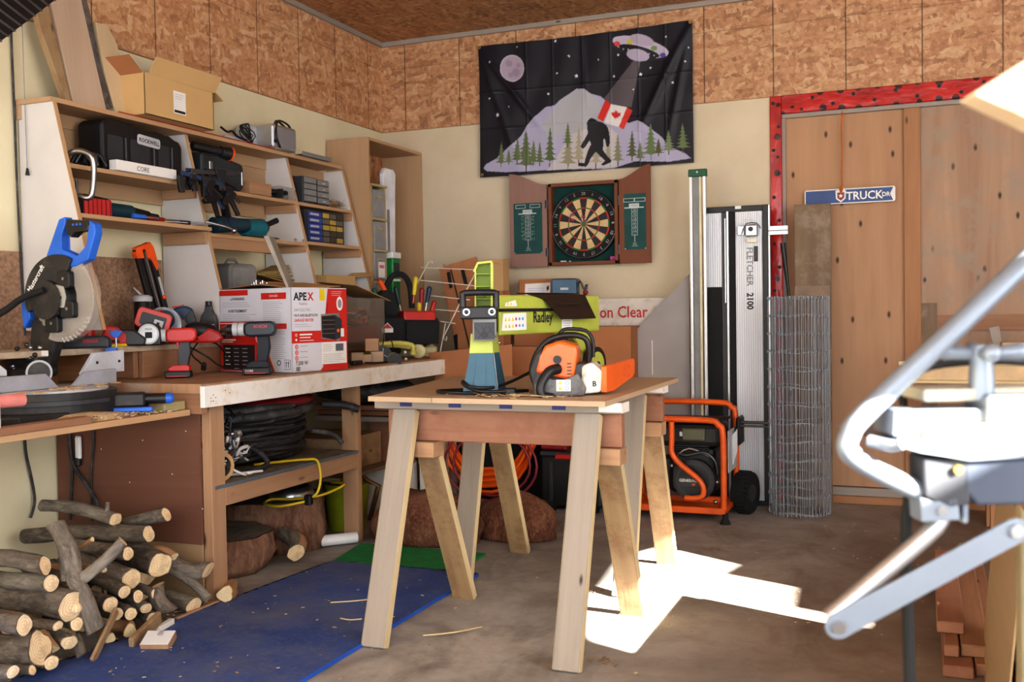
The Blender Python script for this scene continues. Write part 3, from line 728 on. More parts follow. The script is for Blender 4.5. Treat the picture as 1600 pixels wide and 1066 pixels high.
m = MB(); m.tube([(Rb*.965*math.cos(2*math.pi*i/48), Rb*.965*math.sin(2*math.pi*i/48), .038) for i in range(48)], .0012, M['steel'], 5, True, T=Tb)
for i, s_ in enumerate((20, 5, 12, 9, 14, 11, 8, 16, 7, 19, 3, 17, 2, 15, 10, 6, 13, 4, 18, 1)):
    a = R(90+18*i); m.text(str(s_), Tb @ Matrix.Translation((.196*math.cos(a), .196*math.sin(a)-.0, .037)) @ Matrix.Rotation(a-R(90), 4, 'Z') @ Matrix.Translation((0, -.01, 0)), M['steel'], .028, align='CENTER')
m.build('number_ring', bd)
pink = plain('pink_flight', (214, 70, 170), .5)
for (a, b) in ((-.062, .06), (.01, .045), (-.055, .03), (.028, .02)):
    m = MB(); m.cyl((a, b, .036), (a+.004, b-.004, .09), .0022, M['darksteel'], seg=8, T=Tb); m.cyl((a+.004, b-.004, .09), (a+.006, b-.006, .115), .0012, pink, seg=6, T=Tb)
    m.box((a+.006, b-.006, .115), (.022, .001, .022), pink, T=Tb, r=(0, 0, .5)); m.box((a+.006, b-.006, .115), (.001, .022, .022), pink, T=Tb, r=(0, 0, .5))
    m.build('dart', label={(-.062): 'upper left dart stuck in the dartboard', (.01): 'dart stuck just above the bullseye', (-.055): 'lower left dart stuck in the dartboard', (.028): 'dart stuck just right of the bullseye'}[a], cat='dart', group='darts in the board')
for i, lab in enumerate(('pink-flighted dart lying on the left of the pair in the cabinet bottom', 'pink-flighted dart lying on the right of the pair in the cabinet bottom')):
    x = -1.842+i*.022
    m = MB(); m.cyl((x, 6.225, 1.494), (x-.04, 6.23, 1.492), .003, M['darksteel'], seg=8); m.box((x+.008, 6.225, 1.498), (.02, .001, .022), pink); m.box((x+.008, 6.225, 1.498), (.02, .022, .001), pink)
    m.build('dart', label=lab, cat='dart', group='darts lying in the cabinet')
m = MB(); m.bb((-2.175, 6.215, 1.4845), (-2.14, 6.235, 1.492), M['paper'], .001); m.build('chalk_stick', label='long white stick of chalk on the dartboard cabinet ledge', cat='chalk')
m = MB(); m.bb((-2.118, 6.215, 1.4845), (-2.108, 6.228, 1.49), M['paper'], .001); m.build('chalk_stick', label='short white chalk stub on the dartboard cabinet ledge', cat='chalk')

# ---- street sign on the door
Ts = frame((0, 6.285, 0), (1, 0, -.0), (0, 0, 1), (0, -1, 0))
sg = thing('street_sign', 'blue and white street name sign reading TRUCK DR hung on the plywood door', 'sign', (-.35, 6.285, 1.77))
bl = plain('sign_blue', (24, 64, 128), .4); m = MB()
Ts = frame((-.655, 6.2, 1.771), (math.cos(R(-1.5)), 0, -math.sin(R(-1.5))*-1*-1), (0, 0, 1), (0, -1, 0)) if False else frame((-.655, 6.282, 1.771), (1, 0, 0), (0, 0, 1), (0, -1, 0))
m.prism(rrect(0, 0, .505, .088, .012), 0, .003, M['white_paint'], Ts); m.build('plate', sg)
m = MB(); m.prism([(.006, .006), (.494, .006), (.476, .044), (.494, .082), (.006, .082)], .003, .0035, bl, Ts)
m.build('blue_field', sg)
m = MB(); Tt = Ts @ Matrix.Translation((.235, .021, .0042)); m.text('TRUCK', Tt, M['paper'], .066, sx=.93, bold=.0012); m.text('DR', Ts @ Matrix.Translation((.432, .031, .0042)), M['paper'], .036, sx=.9, bold=.0008)
m.prism([(.175, .075), (.185, .082), (.205, .078), (.225, .082), (.235, .075), (.232, .03), (.205, .008), (.178, .03)], .0036, .0042, M['paper'], Ts)
m.prism([(.185, .066), (.225, .066), (.224, .034), (.205, .018), (.186, .034)], .0042, .0046, M['hose_red'], Ts)
m.flat([(.205+(.014 if i % 2 == 0 else .006)*math.sin(math.pi*i/5), .046+(.014 if i % 2 == 0 else .006)*math.cos(math.pi*i/5)) for i in range(10)], M['paper'], Ts, .005)
m.build('lettering', sg)
# orange strap above it
m = MB(); m.tube([(-.44, 6.29, 2.31), (-.441, 6.283, 2.27), (-.445, 6.283, 2.2), (-.442, 6.283, 2.05), (-.445, 6.283, 1.95), (-.443, 6.28, 1.88), (-.452, 6.27, 1.865), (-.447, 6.262, 1.83), (-.44, 6.266, 1.86)], .0045, plain('amber_cord', (190, 96, 16), .4), 6, sm=3)
m.build('bungee_cord', label='thin amber cord hanging from the top of the plywood door', cat='cord')
# ================================================================== along the back wall, from the right
FR = lambda y: frame((0, y, 0), (1, 0, 0), (0, 0, 1), (0, -1, 0))     # upright plane facing the room
# straightedge pair with green end cap
se = thing('straightedge_clamp', 'tall pair of aluminium guide rails with a green end cap leaning on the back wall', 'guide rail', (-1.235, 5.98, 0))
m = MB(); m.bb((-1.287, 5.975, 1.945), (-1.178, 6.005, 1.99), plain('green_cap', (22, 84, 58), .45), .004); m.cyl((-1.233, 5.974, 1.972), (-1.233, 5.97, 1.972), .006, M['steel'], seg=8); m.build('end_cap', se)
for x, w_ in ((-1.272, .016), (-1.192, .016)):
    m = MB(); m.bb((x-w_/2, 5.98, .005), (x+w_/2, 6.0, 1.95), M['alu'], .002); m.bb((x-w_/2-.001, 5.978, .005), (x-w_/2+.003, 5.98, 1.95), M['white']); m.build('rail', se)
m = MB(); m.bb((-1.262, 5.99, .01), (-1.228, 5.999, 1.945), M['grey']); m.bb((-1.226, 5.985, .01), (-1.212, 5.999, 1.945), plain('cream_strip', (214, 204, 170), .5)); m.build('web', se)
# mat cutter
mc = thing('mat_cutter', 'tall white board cutter with a black frame lettered FLETCHER 2100 leaning beside the door', 'cutter', (-1.01, 6.08, 0))
T = FR(6.09); y = 6.09
wr_ = NT('ribbed_white'); s3 = wr_.n('ShaderNodeSeparateXYZ'); wr_.l(wr_.co(), s3.inputs[0]); sn = wr_.math('SINE', wr_.math('MULTIPLY', s3.outputs[0], 480))
wr_.color(wr_.ramp(sn, [(0, srgb(206, 210, 218)), (.6, srgb(232, 234, 238))])); wr_.set(.35); wr_.bump(sn, .4, .002)
def panel(mb, x0, z0, x1, z1, y0, y1, mt):
    vs = [(x0, y0, z0), (x1, y0, z0), (x1, y0, z1), (x0, y0, z1)]; mb.bb((x0, y0+.0005, z0), (x1, y1, z1), mt if mt is not wr_.m else M['white'], .001)
    mb.add([(a, y0, c) for a, b, c in vs], [[0, 1, 2, 3]], mt, off=False)
m = MB(); panel(m, -1.2, .03, -1.11, 1.735, 6.08, 6.1, wr_.m); panel(m, -1.03, .03, -.875, 1.735, 6.075, 6.1, wr_.m); m.build('white_bed', mc)
m = MB(); m.bb((-1.2, 6.07, .03), (-1.112, 6.08, 1.295), M['black_matte'], .002); m.build('lower_black_panel', mc)
m = MB(); m.bb((-1.11, 6.07, .03), (-1.08, 6.1, 1.735), M['char']); m.bb((-1.068, 6.07, .03), (-1.03, 6.1, 1.735), M['black_matte']); m.build('black_channel', mc)
m = MB(); m.bb((-1.08, 6.055, .03), (-1.068, 6.08, 1.74), M['alu'], .001); m.bb((-1.092, 6.06, 1.2), (-1.086, 6.07, 1.7), M['alu']); m.build('guide_rail', mc)
m = MB(); m.bb((-1.205, 6.07, 1.735), (-.838, 6.105, 1.77), M['black'], .003); m.bb((-.872, 6.06, .03), (-.838, 6.105, 1.77), M['black'], .003); m.bb((-1.205, 6.07, 0), (-.838, 6.105, .03), M['black'], .002)
m.bb((-.838, 6.06, .02), (-.83, 6.1, 1.765), M['alu'])
m.build('black_frame', mc)
m = MB(); m.bb((-1.03, 6.066, 1.752), (-.995, 6.0705, 1.77), M['white']); m.build('corner_tag', mc)
m = MB(); m.bb((-1.015, 6.045, 1.595), (-.975, 6.07, 1.65), M['alu'], .003); m.bb((-.97, 6.035, 1.585), (-.895, 6.07, 1.655), M['alu'], .008); m.cyl((-.935, 6.034, 1.628), (-.935, 6.026, 1.628), .014, M['black'], seg=14)
m.bb((-.965, 6.045, 1.55), (-.9, 6.07, 1.575), plain('cream_block', (226, 218, 196), .5), .003); m.tube([(-.99, 6.04, 1.6), (-.96, 6.03, 1.66), (-.9, 6.03, 1.66), (-.88, 6.04, 1.63)], .003, M['darksteel'], 6, sm=2); m.build('clamp_head', mc)
m = MB(); m.bb((-.835, 6.04, 1.59), (-.725, 6.06, 1.64), M['alu'], .001); m.bb((-.835, 6.038, 1.61), (-.725, 6.04, 1.616), M['darksteel']); m.build('stop_arm', mc)
m = MB(); m.bb((-.925, 6.07, 1.44), (-.9, 6.075, 1.53), M['char'], .002); m.build('slot_cover', mc)
Tt = frame((-.965, 6.0735, 1.525), (0, 0, -1), (1, 0, 0), (0, -1, 0))
m = MB(); m.text('FLETCHER', Tt, M['grey'], .052, sx=.95, bold=.001); m.text('2100', Tt @ Matrix.Translation((.268, 0, 0)), M['ink'], .052, sx=.95, bold=.0016); m.build('lettering', mc)
m = MB(); m.text('FLETCHER', frame((-.99, 6.0735, 1.68), (1, 0, 0), (0, 0, 1), (0, -1, 0)), M['ltgrey'], .014); m.build('small_lettering', mc)
# brown board leaning behind the wire
m = MB(); m.bb((-.7, 6.14, 0), (-.497, 6.16, 1.765), M['old_board'], .002, grain=2); m.bb((-.7, 6.138, 0), (-.505, 6.14, 1.29), plain('greyed_board', (150, 130, 112), .9, var=.15, sc=10))
m.build('leaning_board', label='weathered brown board leaning on the door beside the street sign', cat='board')
# black pole
m = MB(); m.cyl((-.725, 6.12, 1.18), (-.765, 6.12, 1.545), .006, M['black'], r1=.016, seg=10); m.build('black_stick', label='short black tapered stick poking up out of the wire roll', cat='stick')
# roll of wire mesh
galv = plain('galvanised_wire', (160, 165, 172), .45, .45)
m = MB(); cx, cy = -.657, 5.9
for lay, (rd, nw) in enumerate(((.166, 44), (.148, 36), (.128, 22))):
    for i in range(nw):
        a = 2*math.pi*i/nw+lay*.05+random.uniform(-.03, .03); r_ = rd+random.uniform(-.004, .004)
        m.cyl((cx+r_*math.cos(a), cy+r_*math.sin(a), .005), (cx+(r_+random.uniform(-.004, .004))*math.cos(a), cy+r_*math.sin(a), 1.215+random.uniform(0, .02)), .0017, galv, seg=4, caps=False)
    for k in range(13):
        z = .02+k*.1; m.tube([(cx+(rd+.002)*math.cos(2*math.pi*i/28), cy+(rd+.002)*math.sin(2*math.pi*i/28), z+.008*math.sin(i*.7+k)) for i in range(28)], .002, galv, 4, True)
        if lay == 0:
            for i in range(44):
                a = 2*math.pi*i/44; m.cyl((cx+.168*math.cos(a), cy+.168*math.sin(a), z-.006), (cx+.168*math.cos(a), cy+.168*math.sin(a), z+.006), .0032, galv, seg=4, caps=False)
m.build('wire_mesh_roll', label='standing roll of galvanised welded wire fencing in front of the door', cat='wire fencing', at=(cx, cy, 0))
m = MB(); m.cyl((-.97, 5.72, .53), (-.8, 5.715, .53), .009, M['darksteel'], seg=8); m.cyl((-.97, 5.72, .51), (-.8, 5.715, .51), .007, M['darksteel'], seg=8); m.build('steel_rod', label='short dark steel rod poking sideways out of the wire roll', cat='rod')
# grey drywall offcut
m = MB(); m.prism([(-1.3, .0), (-1.3, 1.375), (-2.17, .5), (-2.17, 0)], -.012, 0, plain('grey_sheet', (158, 152, 150), .7, var=.05, sc=5), FR(6.03), b=.001)
m.bb((-1.532, 6.027, .77), (-1.528, 6.03, .98), M['paper']); m.build('grey_sheet', label='large grey sheet with a diagonal cut edge leaning on the back wall', cat='sheet')

# generator
g = thing('generator', 'portable generator with an orange tubular frame and black engine behind the sawhorses', 'generator', (-1.27, 5.65, 0))
OP = M['orange_pipe']
def loop(yy, x0, x1, z0, z1, name='frame_loop'):
    pts = [(x0, yy, z0)]+[(x0, yy, z1-.09), (x0+.025, yy, z1-.025), (x0+.09, yy, z1)]+[(x1-.09, yy, z1), (x1-.025, yy, z1-.025), (x1, yy, z1-.09), (x1, yy, z0)]
    m = MB(); m.tube(pts, .017, OP, 10, sm=4); return m.build(name, g)
loop(5.5, -1.56, -1.01, .07, .56); loop(5.83, -1.545, -.998, .07, .628)
m = MB(); m.tube([(-1.285, 5.47, .55), (-1.285, 5.47, .45), (-1.285, 5.47, .38), (-1.24, 5.47, .32), (-1.15, 5.47, .25), (-1.115, 5.47, .2), (-1.12, 5.47, .15), (-1.17, 5.47, .135), (-1.215, 5.47, .137)], .0155, OP, 10, sm=5); m.build('folding_handle', g)
m = MB()
for yy in (5.5, 5.83): m.bb((-1.56, yy-.018, .05), (-1.0, yy+.018, .085), OP, .003)
for xx in (-1.54, -1.02): m.bb((xx-.02, 5.5, .05), (xx+.02, 5.83, .08), OP, .003)
m.bb((-1.55, 5.52, .045), (-1.03, 5.82, .052), OP); m.build('base_frame', g)
m = MB(); m.box((-1.25, 5.68, .47), (.44, .26, .13), M['black'], .03, seg=2)
m.box((-1.25, 5.68, .545), (.36, .24, .02), M['char'], .006); [m.box((-1.07+i*.012, 5.68, .556), (.004, .2, .006), M['black']) for i in range(6)]
m.build('fuel_tank', g)
m = MB(); m.box((-1.18, 5.545, .475), (.13, .02, .07), plain('olive_panel', (82, 84, 62), .35), .012, seg=2); m.bb((-1.255, 5.53, .465), (-1.24, 5.545, .49), M['ltgrey']); m.build('control_panel', g)
m = MB(); m.box((-1.2, 5.68, .27), (.26, .22, .26), M['black'], .03, seg=2); m.cyl((-1.36, 5.6, .24), (-1.36, 5.76, .24), .09, M['black'], seg=20)
for i in range(9): m.box((-1.2, 5.57, .32+i*.011), (.2, .01, .004), M['char'])
m.tube([(-1.3, 5.54, .38), (-1.22, 5.53, .36), (-1.12, 5.53, .38), (-1.06, 5.54, .33), (-1.05, 5.55, .26)], .01, M['darksteel'], 6, sm=3)
m.tube([(-1.28, 5.53, .35), (-1.2, 5.53, .4), (-1.08, 5.54, .35)], .006, M['steel'], 6, sm=3)
for (a, b) in ((-1.06, .11), (-1.09, .24), (-1.05, .22), (-1.3, .3)): m.ball((a, 5.53, b), .013, M['steel'])
m.build('engine', g)
Tg = FR(5.545)
m = MB(); m.cyl((-1.175, 5.56, .225), (-1.175, 5.515, .225), .115, M['black'], seg=28); m.disc((-1.175, .225), .1, M['char'], FR(5.514), 0, 28, .085)
for i in range(14): m.box((-1.235+i*.0095, 5.5135, .165), (.004, .002, .035), M['char'])
m.build('recoil_cover', g)
m = MB(); m.prism(rrect(-1.262, .19, -1.12, .245, .01), 0, .003, M['char'], FR(5.513)); m.text('GENERAC', FR(5.509) @ Matrix.Translation((-1.255, .217, 0)), M['paper'], .022, bold=.0006); m.text('GP', FR(5.509) @ Matrix.Translation((-1.185, .198, 0)), M['orange'], .016, bold=.0006); m.build('name_plate', g)
m = MB(); m.prism([(-1.005, .3), (-.985, .3), (-.96, .38), (-.96, .5), (-1.005, .44)], 0, .003, M['ltgrey'], frame((.0, 5.66, 0), (1, 0, 0), (0, 0, 1), (0, -1, 0))); m.bb((-1.006, 5.5, .24), (-.99, 5.52, .44), M['black']); m.bb((-.975, 5.7, .4), (-.95, 5.84, .56), M['black'], .01); m.bb((-.992, 5.54, .27), (-.988, 5.8, .5), M['ltgrey']); m.build('outlet_panel', g)
for yy in (5.62,):
    w = MB(); w.cyl((-.985, 5.84, .118), (-.91, 5.82, .118), .118, M['black_matte'], seg=28); m2 = None
    for i in range(26):
        a = 2*math.pi*i/26; w.box((-.948, 5.83+.118*math.cos(a), .118+.118*math.sin(a)), (.07, .012, .012), M['black_matte'], .002, r=(a, 0, -.2))
    wo = w.build('wheel', g)
    w = MB(); w.cyl((-1.03, 5.85, .118), (-.98, 5.838, .118), .02, M['steel'], seg=10); w.cyl((-.912, 5.822, .118), (-.905, 5.82, .118), .05, M['char'], seg=16); w.build('hub', wo)
m = MB(); m.lathe([(.03, 0), (.026, .012), (.016, .03), (.016, .055)], M['black_matte'], 14, T=Matrix.Translation((-1.0, 5.49, 0))); m.build('rubber_foot', g)
m = MB(); m.lathe([(.03, 0), (.026, .012), (.016, .03), (.016, .055)], M['black_matte'], 14, T=Matrix.Translation((-1.54, 5.49, 0))); m.build('rubber_foot', g)

# orange hose coil and the small maroon hose under it
oh = plain('orange_hose', (246, 104, 24), .4, var=.08)
m = MB()
for k in range(13):
    rx = .30-.012*(k % 5); cz = .46+.028*(k//5)-.012*(k % 5); yy = 5.58+.02*(k//5)+.012*(k % 3)
    m.tube([(-2.44+.012*math.sin(k*2.1)+rx*math.cos(2*math.pi*i/30), yy+.01*math.sin(i+k), cz+(.30-.028*(k % 5)-.01*(k % 3))*math.sin(2*math.pi*i/30)*(1.04 if i < 15 else 1.25)) for i in range(30)], .0115, oh, 8, True)
for k in range(4): m.tube([(-2.58+.03*k, 5.58, .13+.03*k), (-2.46, 5.57, .12+.035*k), (-2.3+.02*k, 5.58, .15+.03*k)], .0115, oh, 8, sm=4)
m.build('hose_coil', label='thick coil of bright orange air hose hanging behind the sawhorses', cat='hose', at=(-2.44, 5.62, .05))
m = MB()
for k in range(2): m.tube([(-2.4+(.3-.05*k)*math.cos(2*math.pi*i/24), 5.53+.02*k, .26+(.22-.03*k)*math.sin(2*math.pi*i/24)) for i in range(24)], .008, plain('maroon_hose', (150, 56, 70), .4), 7, True)
m.build('hose_coil', label='thin maroon hose loops drooping below the orange coil', cat='hose', at=(-2.4, 5.53, .03))
m = MB(); m.bb((-2.58, 5.74, 0), (-2.12, 5.97, .5), M['black_matte'], .01); m.build('dark_bin', label='dark low bin behind the orange hose coil', cat='bin')
m = MB(); m.prism([(-2.35, 5.15), (-2.12, 5.1), (-2.1, 5.5), (-2.4, 5.5)], .001, .012, M['teal']); m.build('foam_tile', label='small teal foam tile under the orange hose', cat='mat')
# black tool chest
tc = thing('tool_chest', 'black rolling tool chest with red handle beside the orange hose', 'tool chest', (-1.9, 5.68, 0))
m = MB(); m.box((-1.9, 5.7, .175), (.37, .3, .29), M['black'], .015, seg=2); [m.box((-1.9+i*.12, 5.547, .17), (.02, .01, .24), M['char'], .002) for i in (-1, 1)]; m.build('body', tc)
m = MB(); m.box((-1.9, 5.7, .335), (.38, .31, .03), M['char'], .008); m.box((-1.93, 5.54, .322), (.12, .02, .028), M['red'], .005); m.box((-2.0, 5.6, .375), (.16, .12, .03), M['hose_red'], .01); m.build('lid', tc)
for x in (-2.02, -1.76):
    m = MB(); m.cyl((x-.02, 5.56, .034), (x+.02, 5.56, .034), .034, M['black_matte'], seg=16); m.build('wheel', tc)

# cardboard behind the table
def carton(name, lo, hi, label, mat=None, flaps=False, rz=0, tape=True):
    c = [(a+b)/2 for a, b in zip(lo, hi)]; T = TR((c[0], c[1], 0), rz); hx, hy = (hi[0]-lo[0])/2, (hi[1]-lo[1])/2; mat = mat or M['card_dark']
    t = thing('cardboard_box', label, 'box', (c[0], c[1], lo[2]), None)
    m = MB(T); w_ = .004
    for (a, b) in (((-hx, -hy, lo[2]), (hx, -hy+w_, hi[2])), ((-hx, hy-w_, lo[2]), (hx, hy, hi[2])), ((-hx, -hy, lo[2]), (-hx+w_, hy, hi[2])), ((hx-w_, -hy, lo[2]), (hx, hy, hi[2])), ((-hx, -hy, lo[2]), (hx, hy, lo[2]+w_))): m.bb(a, b, mat, .0008)
    m.build('body', t)
    if flaps:
        m = MB(T); m.box((0, -hy-.045, hi[2]-.03), (2*hx, .004, .1), mat, r=(R(-48), 0, 0)); m.build('flap', t)
        m = MB(T); m.box((hx+.03, 0, hi[2]-.02), (.08, 2*hy, .004), mat, r=(0, R(38), 0)); m.build('flap', t)
    else:
        m = MB(T); m.bb((-hx, -hy, hi[2]), (hx, hy, hi[2]+.004), mat); m.build('lid', t)
        if tape:
            m = MB(T); m.bb((-hx, -.025, hi[2]+.004), (hx, .025, hi[2]+.0046), plain('tape_'+label[:12], (176, 140, 92), .3)); m.build('tape', t)
    return t, T, hx, hy
carton('cb', (-2.1, 5.88, .001), (-1.62, 6.06, 1.065), 'big brown cardboard box behind the chainsaw and below the long white box')
carton('cb', (-2.52, 5.72, .502), (-2.12, 5.98, .95), 'big brown cardboard box behind the blue leg of the log splitter', rz=R(0))
m = MB(); m.prism([(-2.74, .93), (-2.2, .98), (-2.2, .5), (-2.6, .5)], 0, .005, M['card_dark'], FR(5.42), b=.001); m.build('cardboard_flap', label='slanted loose cardboard panel at the far end of the workbench', cat='cardboard')
lb, T, hx, hy = carton('cb', (-2.45, 6.07, 1.07), (-1.40, 6.25, 1.235), 'long pale box with red letters lying along the back wall', mat=plain('pale_box', (206, 198, 190), .7, var=.05, dirt=(186, 170, 150)), tape=False)
m = MB(); m.text('tion Clear', FR(6.068) @ Matrix.Translation((-1.92, 1.122, 0)), plain('red_print', (178, 48, 52), .7), .1, sx=.86, bold=.0012); m.build('lettering', lb)
m = MB(); m.bb((-2.45, 6.072, .001), (-1.40, 6.25, 1.069), M['card_dark']); m.build('carton_stack', label='flat brown cartons stacked below the long pale box', cat='cartons')
b2, T, hx, hy = carton('cb', (-2.415, 6.08, 1.24), (-2.06, 6.25, 1.37), 'small brown cardboard box with a white address label on top of the long pale box', mat=M['card_dark'])
m = MB(); m.flat([(-2.37, 1.345), (-2.2, 1.35), (-2.2, 1.265), (-2.35, 1.262), (-2.375, 1.28)], M['paper'], FR(6.0785)); [m.rect(-2.35, 1.285+i*.014, -2.24, 1.2865+i*.014, M['blue'], FR(6.078)) for i in range(3)]
m.flat([(-2.225, 1.32), (-2.21, 1.335), (-2.208, 1.31), (-2.222, 1.295)], M['ink'], FR(6.078)); m.build('address_label', b2)
bc = thing('battery_charger', 'small blue metal box with cables on top of the boxes along the back wall', 'charger', (-2.06, 5.95, 1.24))
m = MB(TR((-2.08, 6.02, 1.305), R(15))); m.box((0, 0, 0), (.16, .13, .125), plain('steel_blue', (30, 78, 108), .4), .006); m.box((0, -.066, .0), (.05, .002, .014), M['ltgrey']); m.build('case', bc)
m = MB(); m.tube([(-2.0, 6.0, 1.3), (-1.97, 5.99, 1.35), (-1.95, 6.0, 1.3), (-1.93, 6.0, 1.33), (-1.94, 6.0, 1.26)], .007, M['darksteel'], 6, sm=3); m.ball((-1.94, 6.0, 1.28), .017, M['hose_red']); m.build('clip_lead', bc)
m = MB(); m.bb((-2.2, 5.95, 1.236), (-1.9, 6.06, 1.2395), M['card_dark']); m.build('carton_flap', label='cardboard flap under the small blue metal box', cat='cardboard')
# folded cartons with hand holes leaning in the corner
fc = thing('folded_carton', 'tall flattened brown carton with dark hand holes leaning in the corner behind the drying rack', 'carton', (-2.8, 5.95, .9))
T = FR(5.98)
m = MB(); m.prism([(-2.93, 1.46), (-2.66, 1.5), (-2.6, 1.3), (-2.56, 1.0), (-2.6, .01), (-2.8, .01), (-2.82, 1.0)], 0, .012, M['card_dark'], T, b=.001)
m.prism([(-2.9, 1.47), (-2.66, 1.525), (-2.625, 1.44), (-2.66, 1.37)], .013, .018, plain('card_fold', (184, 124, 84), .8), T); m.build('panel', fc)
m = MB(); m.flat([(-2.87, 1.43), (-2.845, 1.435), (-2.83, 1.33), (-2.85, 1.325)], M['black'], T, .019); m.flat([(-2.77, 1.445), (-2.745, 1.45), (-2.72, 1.35), (-2.745, 1.345)], M['black'], T, .019)
m.flat([(-2.845, 1.46), (-2.838, 1.46), (-2.67, .78), (-2.68, .78)], M['black'], T, .0195); m.flat([(-2.83, 1.02), (-2.8, 1.03), (-2.8, .93), (-2.82, .93)], M['black'], T, .019); m.flat([(-2.69, 1.05), (-2.66, 1.06), (-2.66, .96), (-2.68, .96)], M['black'], T, .019); m.build('hand_holes', fc)
m = MB(); m.prism([(-2.67, 1.33), (-2.6, 1.35), (-2.6, 1.25), (-2.66, 1.24)], .013, .015, M['paper'], T); m.build('shipping_label', fc)
m = MB(); m.box((-2.51, 5.93, 1.4), (.14, .1, .2), M['card'], .002); m.rect(-2.56, 1.47, -2.46, 1.472, M['hose_red'], FR(5.875)); m.build('cardboard_box', label='small light cardboard box peeking over the green splitter handle', cat='box')
m = MB(); m.bb((-2.6, 5.87, .9), (-2.44, 5.99, 1.299), M['card_dark']); m.build('carton', label='narrow brown carton standing under the small light box by the splitter', cat='carton')
# white wire rack
wk = thing('wire_rack', 'white wire drying rack propped against the cartons at the end of the bench', 'rack', (-2.8, 5.75, .9))
wt = plain('white_wire', (228, 222, 208), .4)
m = MB()
for (a, b) in (((-2.93, 1.455), (-2.56, 1.43)), ((-2.94, 1.375), (-2.55, 1.33)), ((-2.9, 1.28), (-2.6, 1.245)), ((-2.84, 1.19), (-2.67, 1.175)), ((-2.84, 1.12), (-2.7, 1.1))): m.cyl((a[0], 5.72, a[1]), (b[0], 5.72, b[1]), .0035, wt, seg=6)
m.build('rungs', wk)
m = MB(); m.tube([(-2.855, 5.71, 1.49), (-2.87, 5.71, 1.49), (-2.96, 5.71, 1.35), (-3.02, 5.71, 1.25)], .0045, wt, 6); m.ball((-2.845, 5.71, 1.485), .008, wt); m.build('arm', wk)
m = MB(); m.tube([(-2.545, 5.71, 1.42), (-2.62, 5.71, 1.3), (-2.75, 5.71, 1.07), (-2.78, 5.71, 1.02), (-2.775, 5.71, .995), (-2.76, 5.71, .997), (-2.758, 5.71, 1.02)], .0045, wt, 6); m.build('arm', wk)
m = MB(); m.cyl((-2.77, 5.63, .901), (-2.77, 5.72, 1.1), .004, wt, seg=6); m.build('foot', wk)

# under the far end of the bench
def rough_block(name, lo, hi, mat, label, cat): m = MB(); m.bb(lo, hi, mat, .003); return m.build(name, label=label, cat=cat)
rough_block('white_crate', (-3.12, 5.12, 0), (-2.87, 5.5, .27), M['white_paint'], 'white box on the floor behind the far bench leg', 'box')
rough_block('white_crate', (-2.83, 5.45, 0), (-2.72, 5.75, .42), M['white_paint'], 'narrow white box standing right of the wider white one', 'box')
rough_block('timber_block', (-3.0, 5.16, .272), (-2.83, 5.4, .55), M['fir_red'], 'chunky reddish timber block standing on the white box', 'timber')
rough_block('timber_block', (-2.8, 5.48, .422), (-2.73, 5.7, .7), M['stained'], 'dark timber block standing on the narrow white box', 'timber')
for i, (z, w_, lab) in enumerate(((.552, .0, 'lowest grey board in the lumber stack under the far end of the bench'), (.585, .03, 'middle brown board in the lumber stack under the far end of the bench'), (.62, -.02, 'upper orange board in the lumber stack under the far end of the bench'))):
    rough_block('lumber_board', (-3.3, 5.05+w_, z), (-2.76+w_, 5.45, z+.028), (M['weathered'], M['spruce_dark'], M['fir_red'])[i], lab, 'board')
rough_block('timber_post', (-2.7, 5.78, .001), (-2.6, 5.9, .779), M['stained'], 'dark upright timber under the short orange board end', 'timber')
rough_block('lumber_board', (-2.96, 5.76, .78), (-2.55, 5.84, .86), M['spruce_dark'], 'short orange board end beyond the end of the workbench', 'board')
rough_block('lumber_board', (-3.3, 4.65, .322), (-2.88, 5.08, .5), M['stained'], 'brown lumber on the rear shelf under the bench', 'board')
m = MB(); m.ball((-3.0, 5.1, .74), (.3, .32, .08), M['rubber'], jit=.04); m.build('black_bag', label='black plastic bundle stuffed under the far end of the bench', cat='bag')
m = MB(); m.lathe([(.1, 0), (.125, .24), (.13, .25), (.12, .25)], plain('lime_bucket', (150, 158, 34), .5), 20, T=Matrix.Translation((-2.93, 4.78, 0))); m.build('bucket', label='lime green bucket behind the log slices under the bench', cat='bucket')
m = MB(); m.tube([(-2.95, 4.72, .42), (-2.78, 4.75, .27), (-2.72, 4.76, .245), (-2.8, 4.8, .05)], .014, plain('bronze_tube', (112, 82, 52), .4, .6), 8); m.build('bent_bracket', label='bent bronze-coloured metal leg behind the bench post', cat='bracket')
# stump lumps behind the sawhorse
def lump(name, c, r, mat, label, cat, seed=0, sub=4, amp=.12, cutz=None):
    bm = bmesh.new(); bmesh.ops.create_icosphere(bm, subdivisions=sub, radius=1)
    for v in bm.verts:
        p = v.co.copy(); d = 1+amp*noise.fractal(p*1.7+Vector((seed, seed, seed)), 1, 2, 4)+amp*.4*noise.noise(p*9+Vector((seed, 0, 0)))
        q = Vector((p.x*r[0]*d, p.y*r[1]*d, p.z*r[2]*d))+Vector(c)
        if q.z < .002: q.z = .002
        v.co = q
    m = MB(); m.bmadd(bm, mat, None, True); return m.build(name, label=label, cat=cat)
sb = barkmat('shredded_bark', (66, 36, 24), (112, 66, 46), (168, 124, 96), 2.2)
lump('stump', (-2.38, 4.64, .07), (.3, .2, .2), sb, 'large reddish shredded stump on the floor behind the nearer sawhorse', 'stump', 1)
lump('stump', (-1.96, 4.84, .06), (.22, .15, .17), sb, 'lower reddish bark stump to the right of the larger one behind the sawhorse', 'stump', 5)
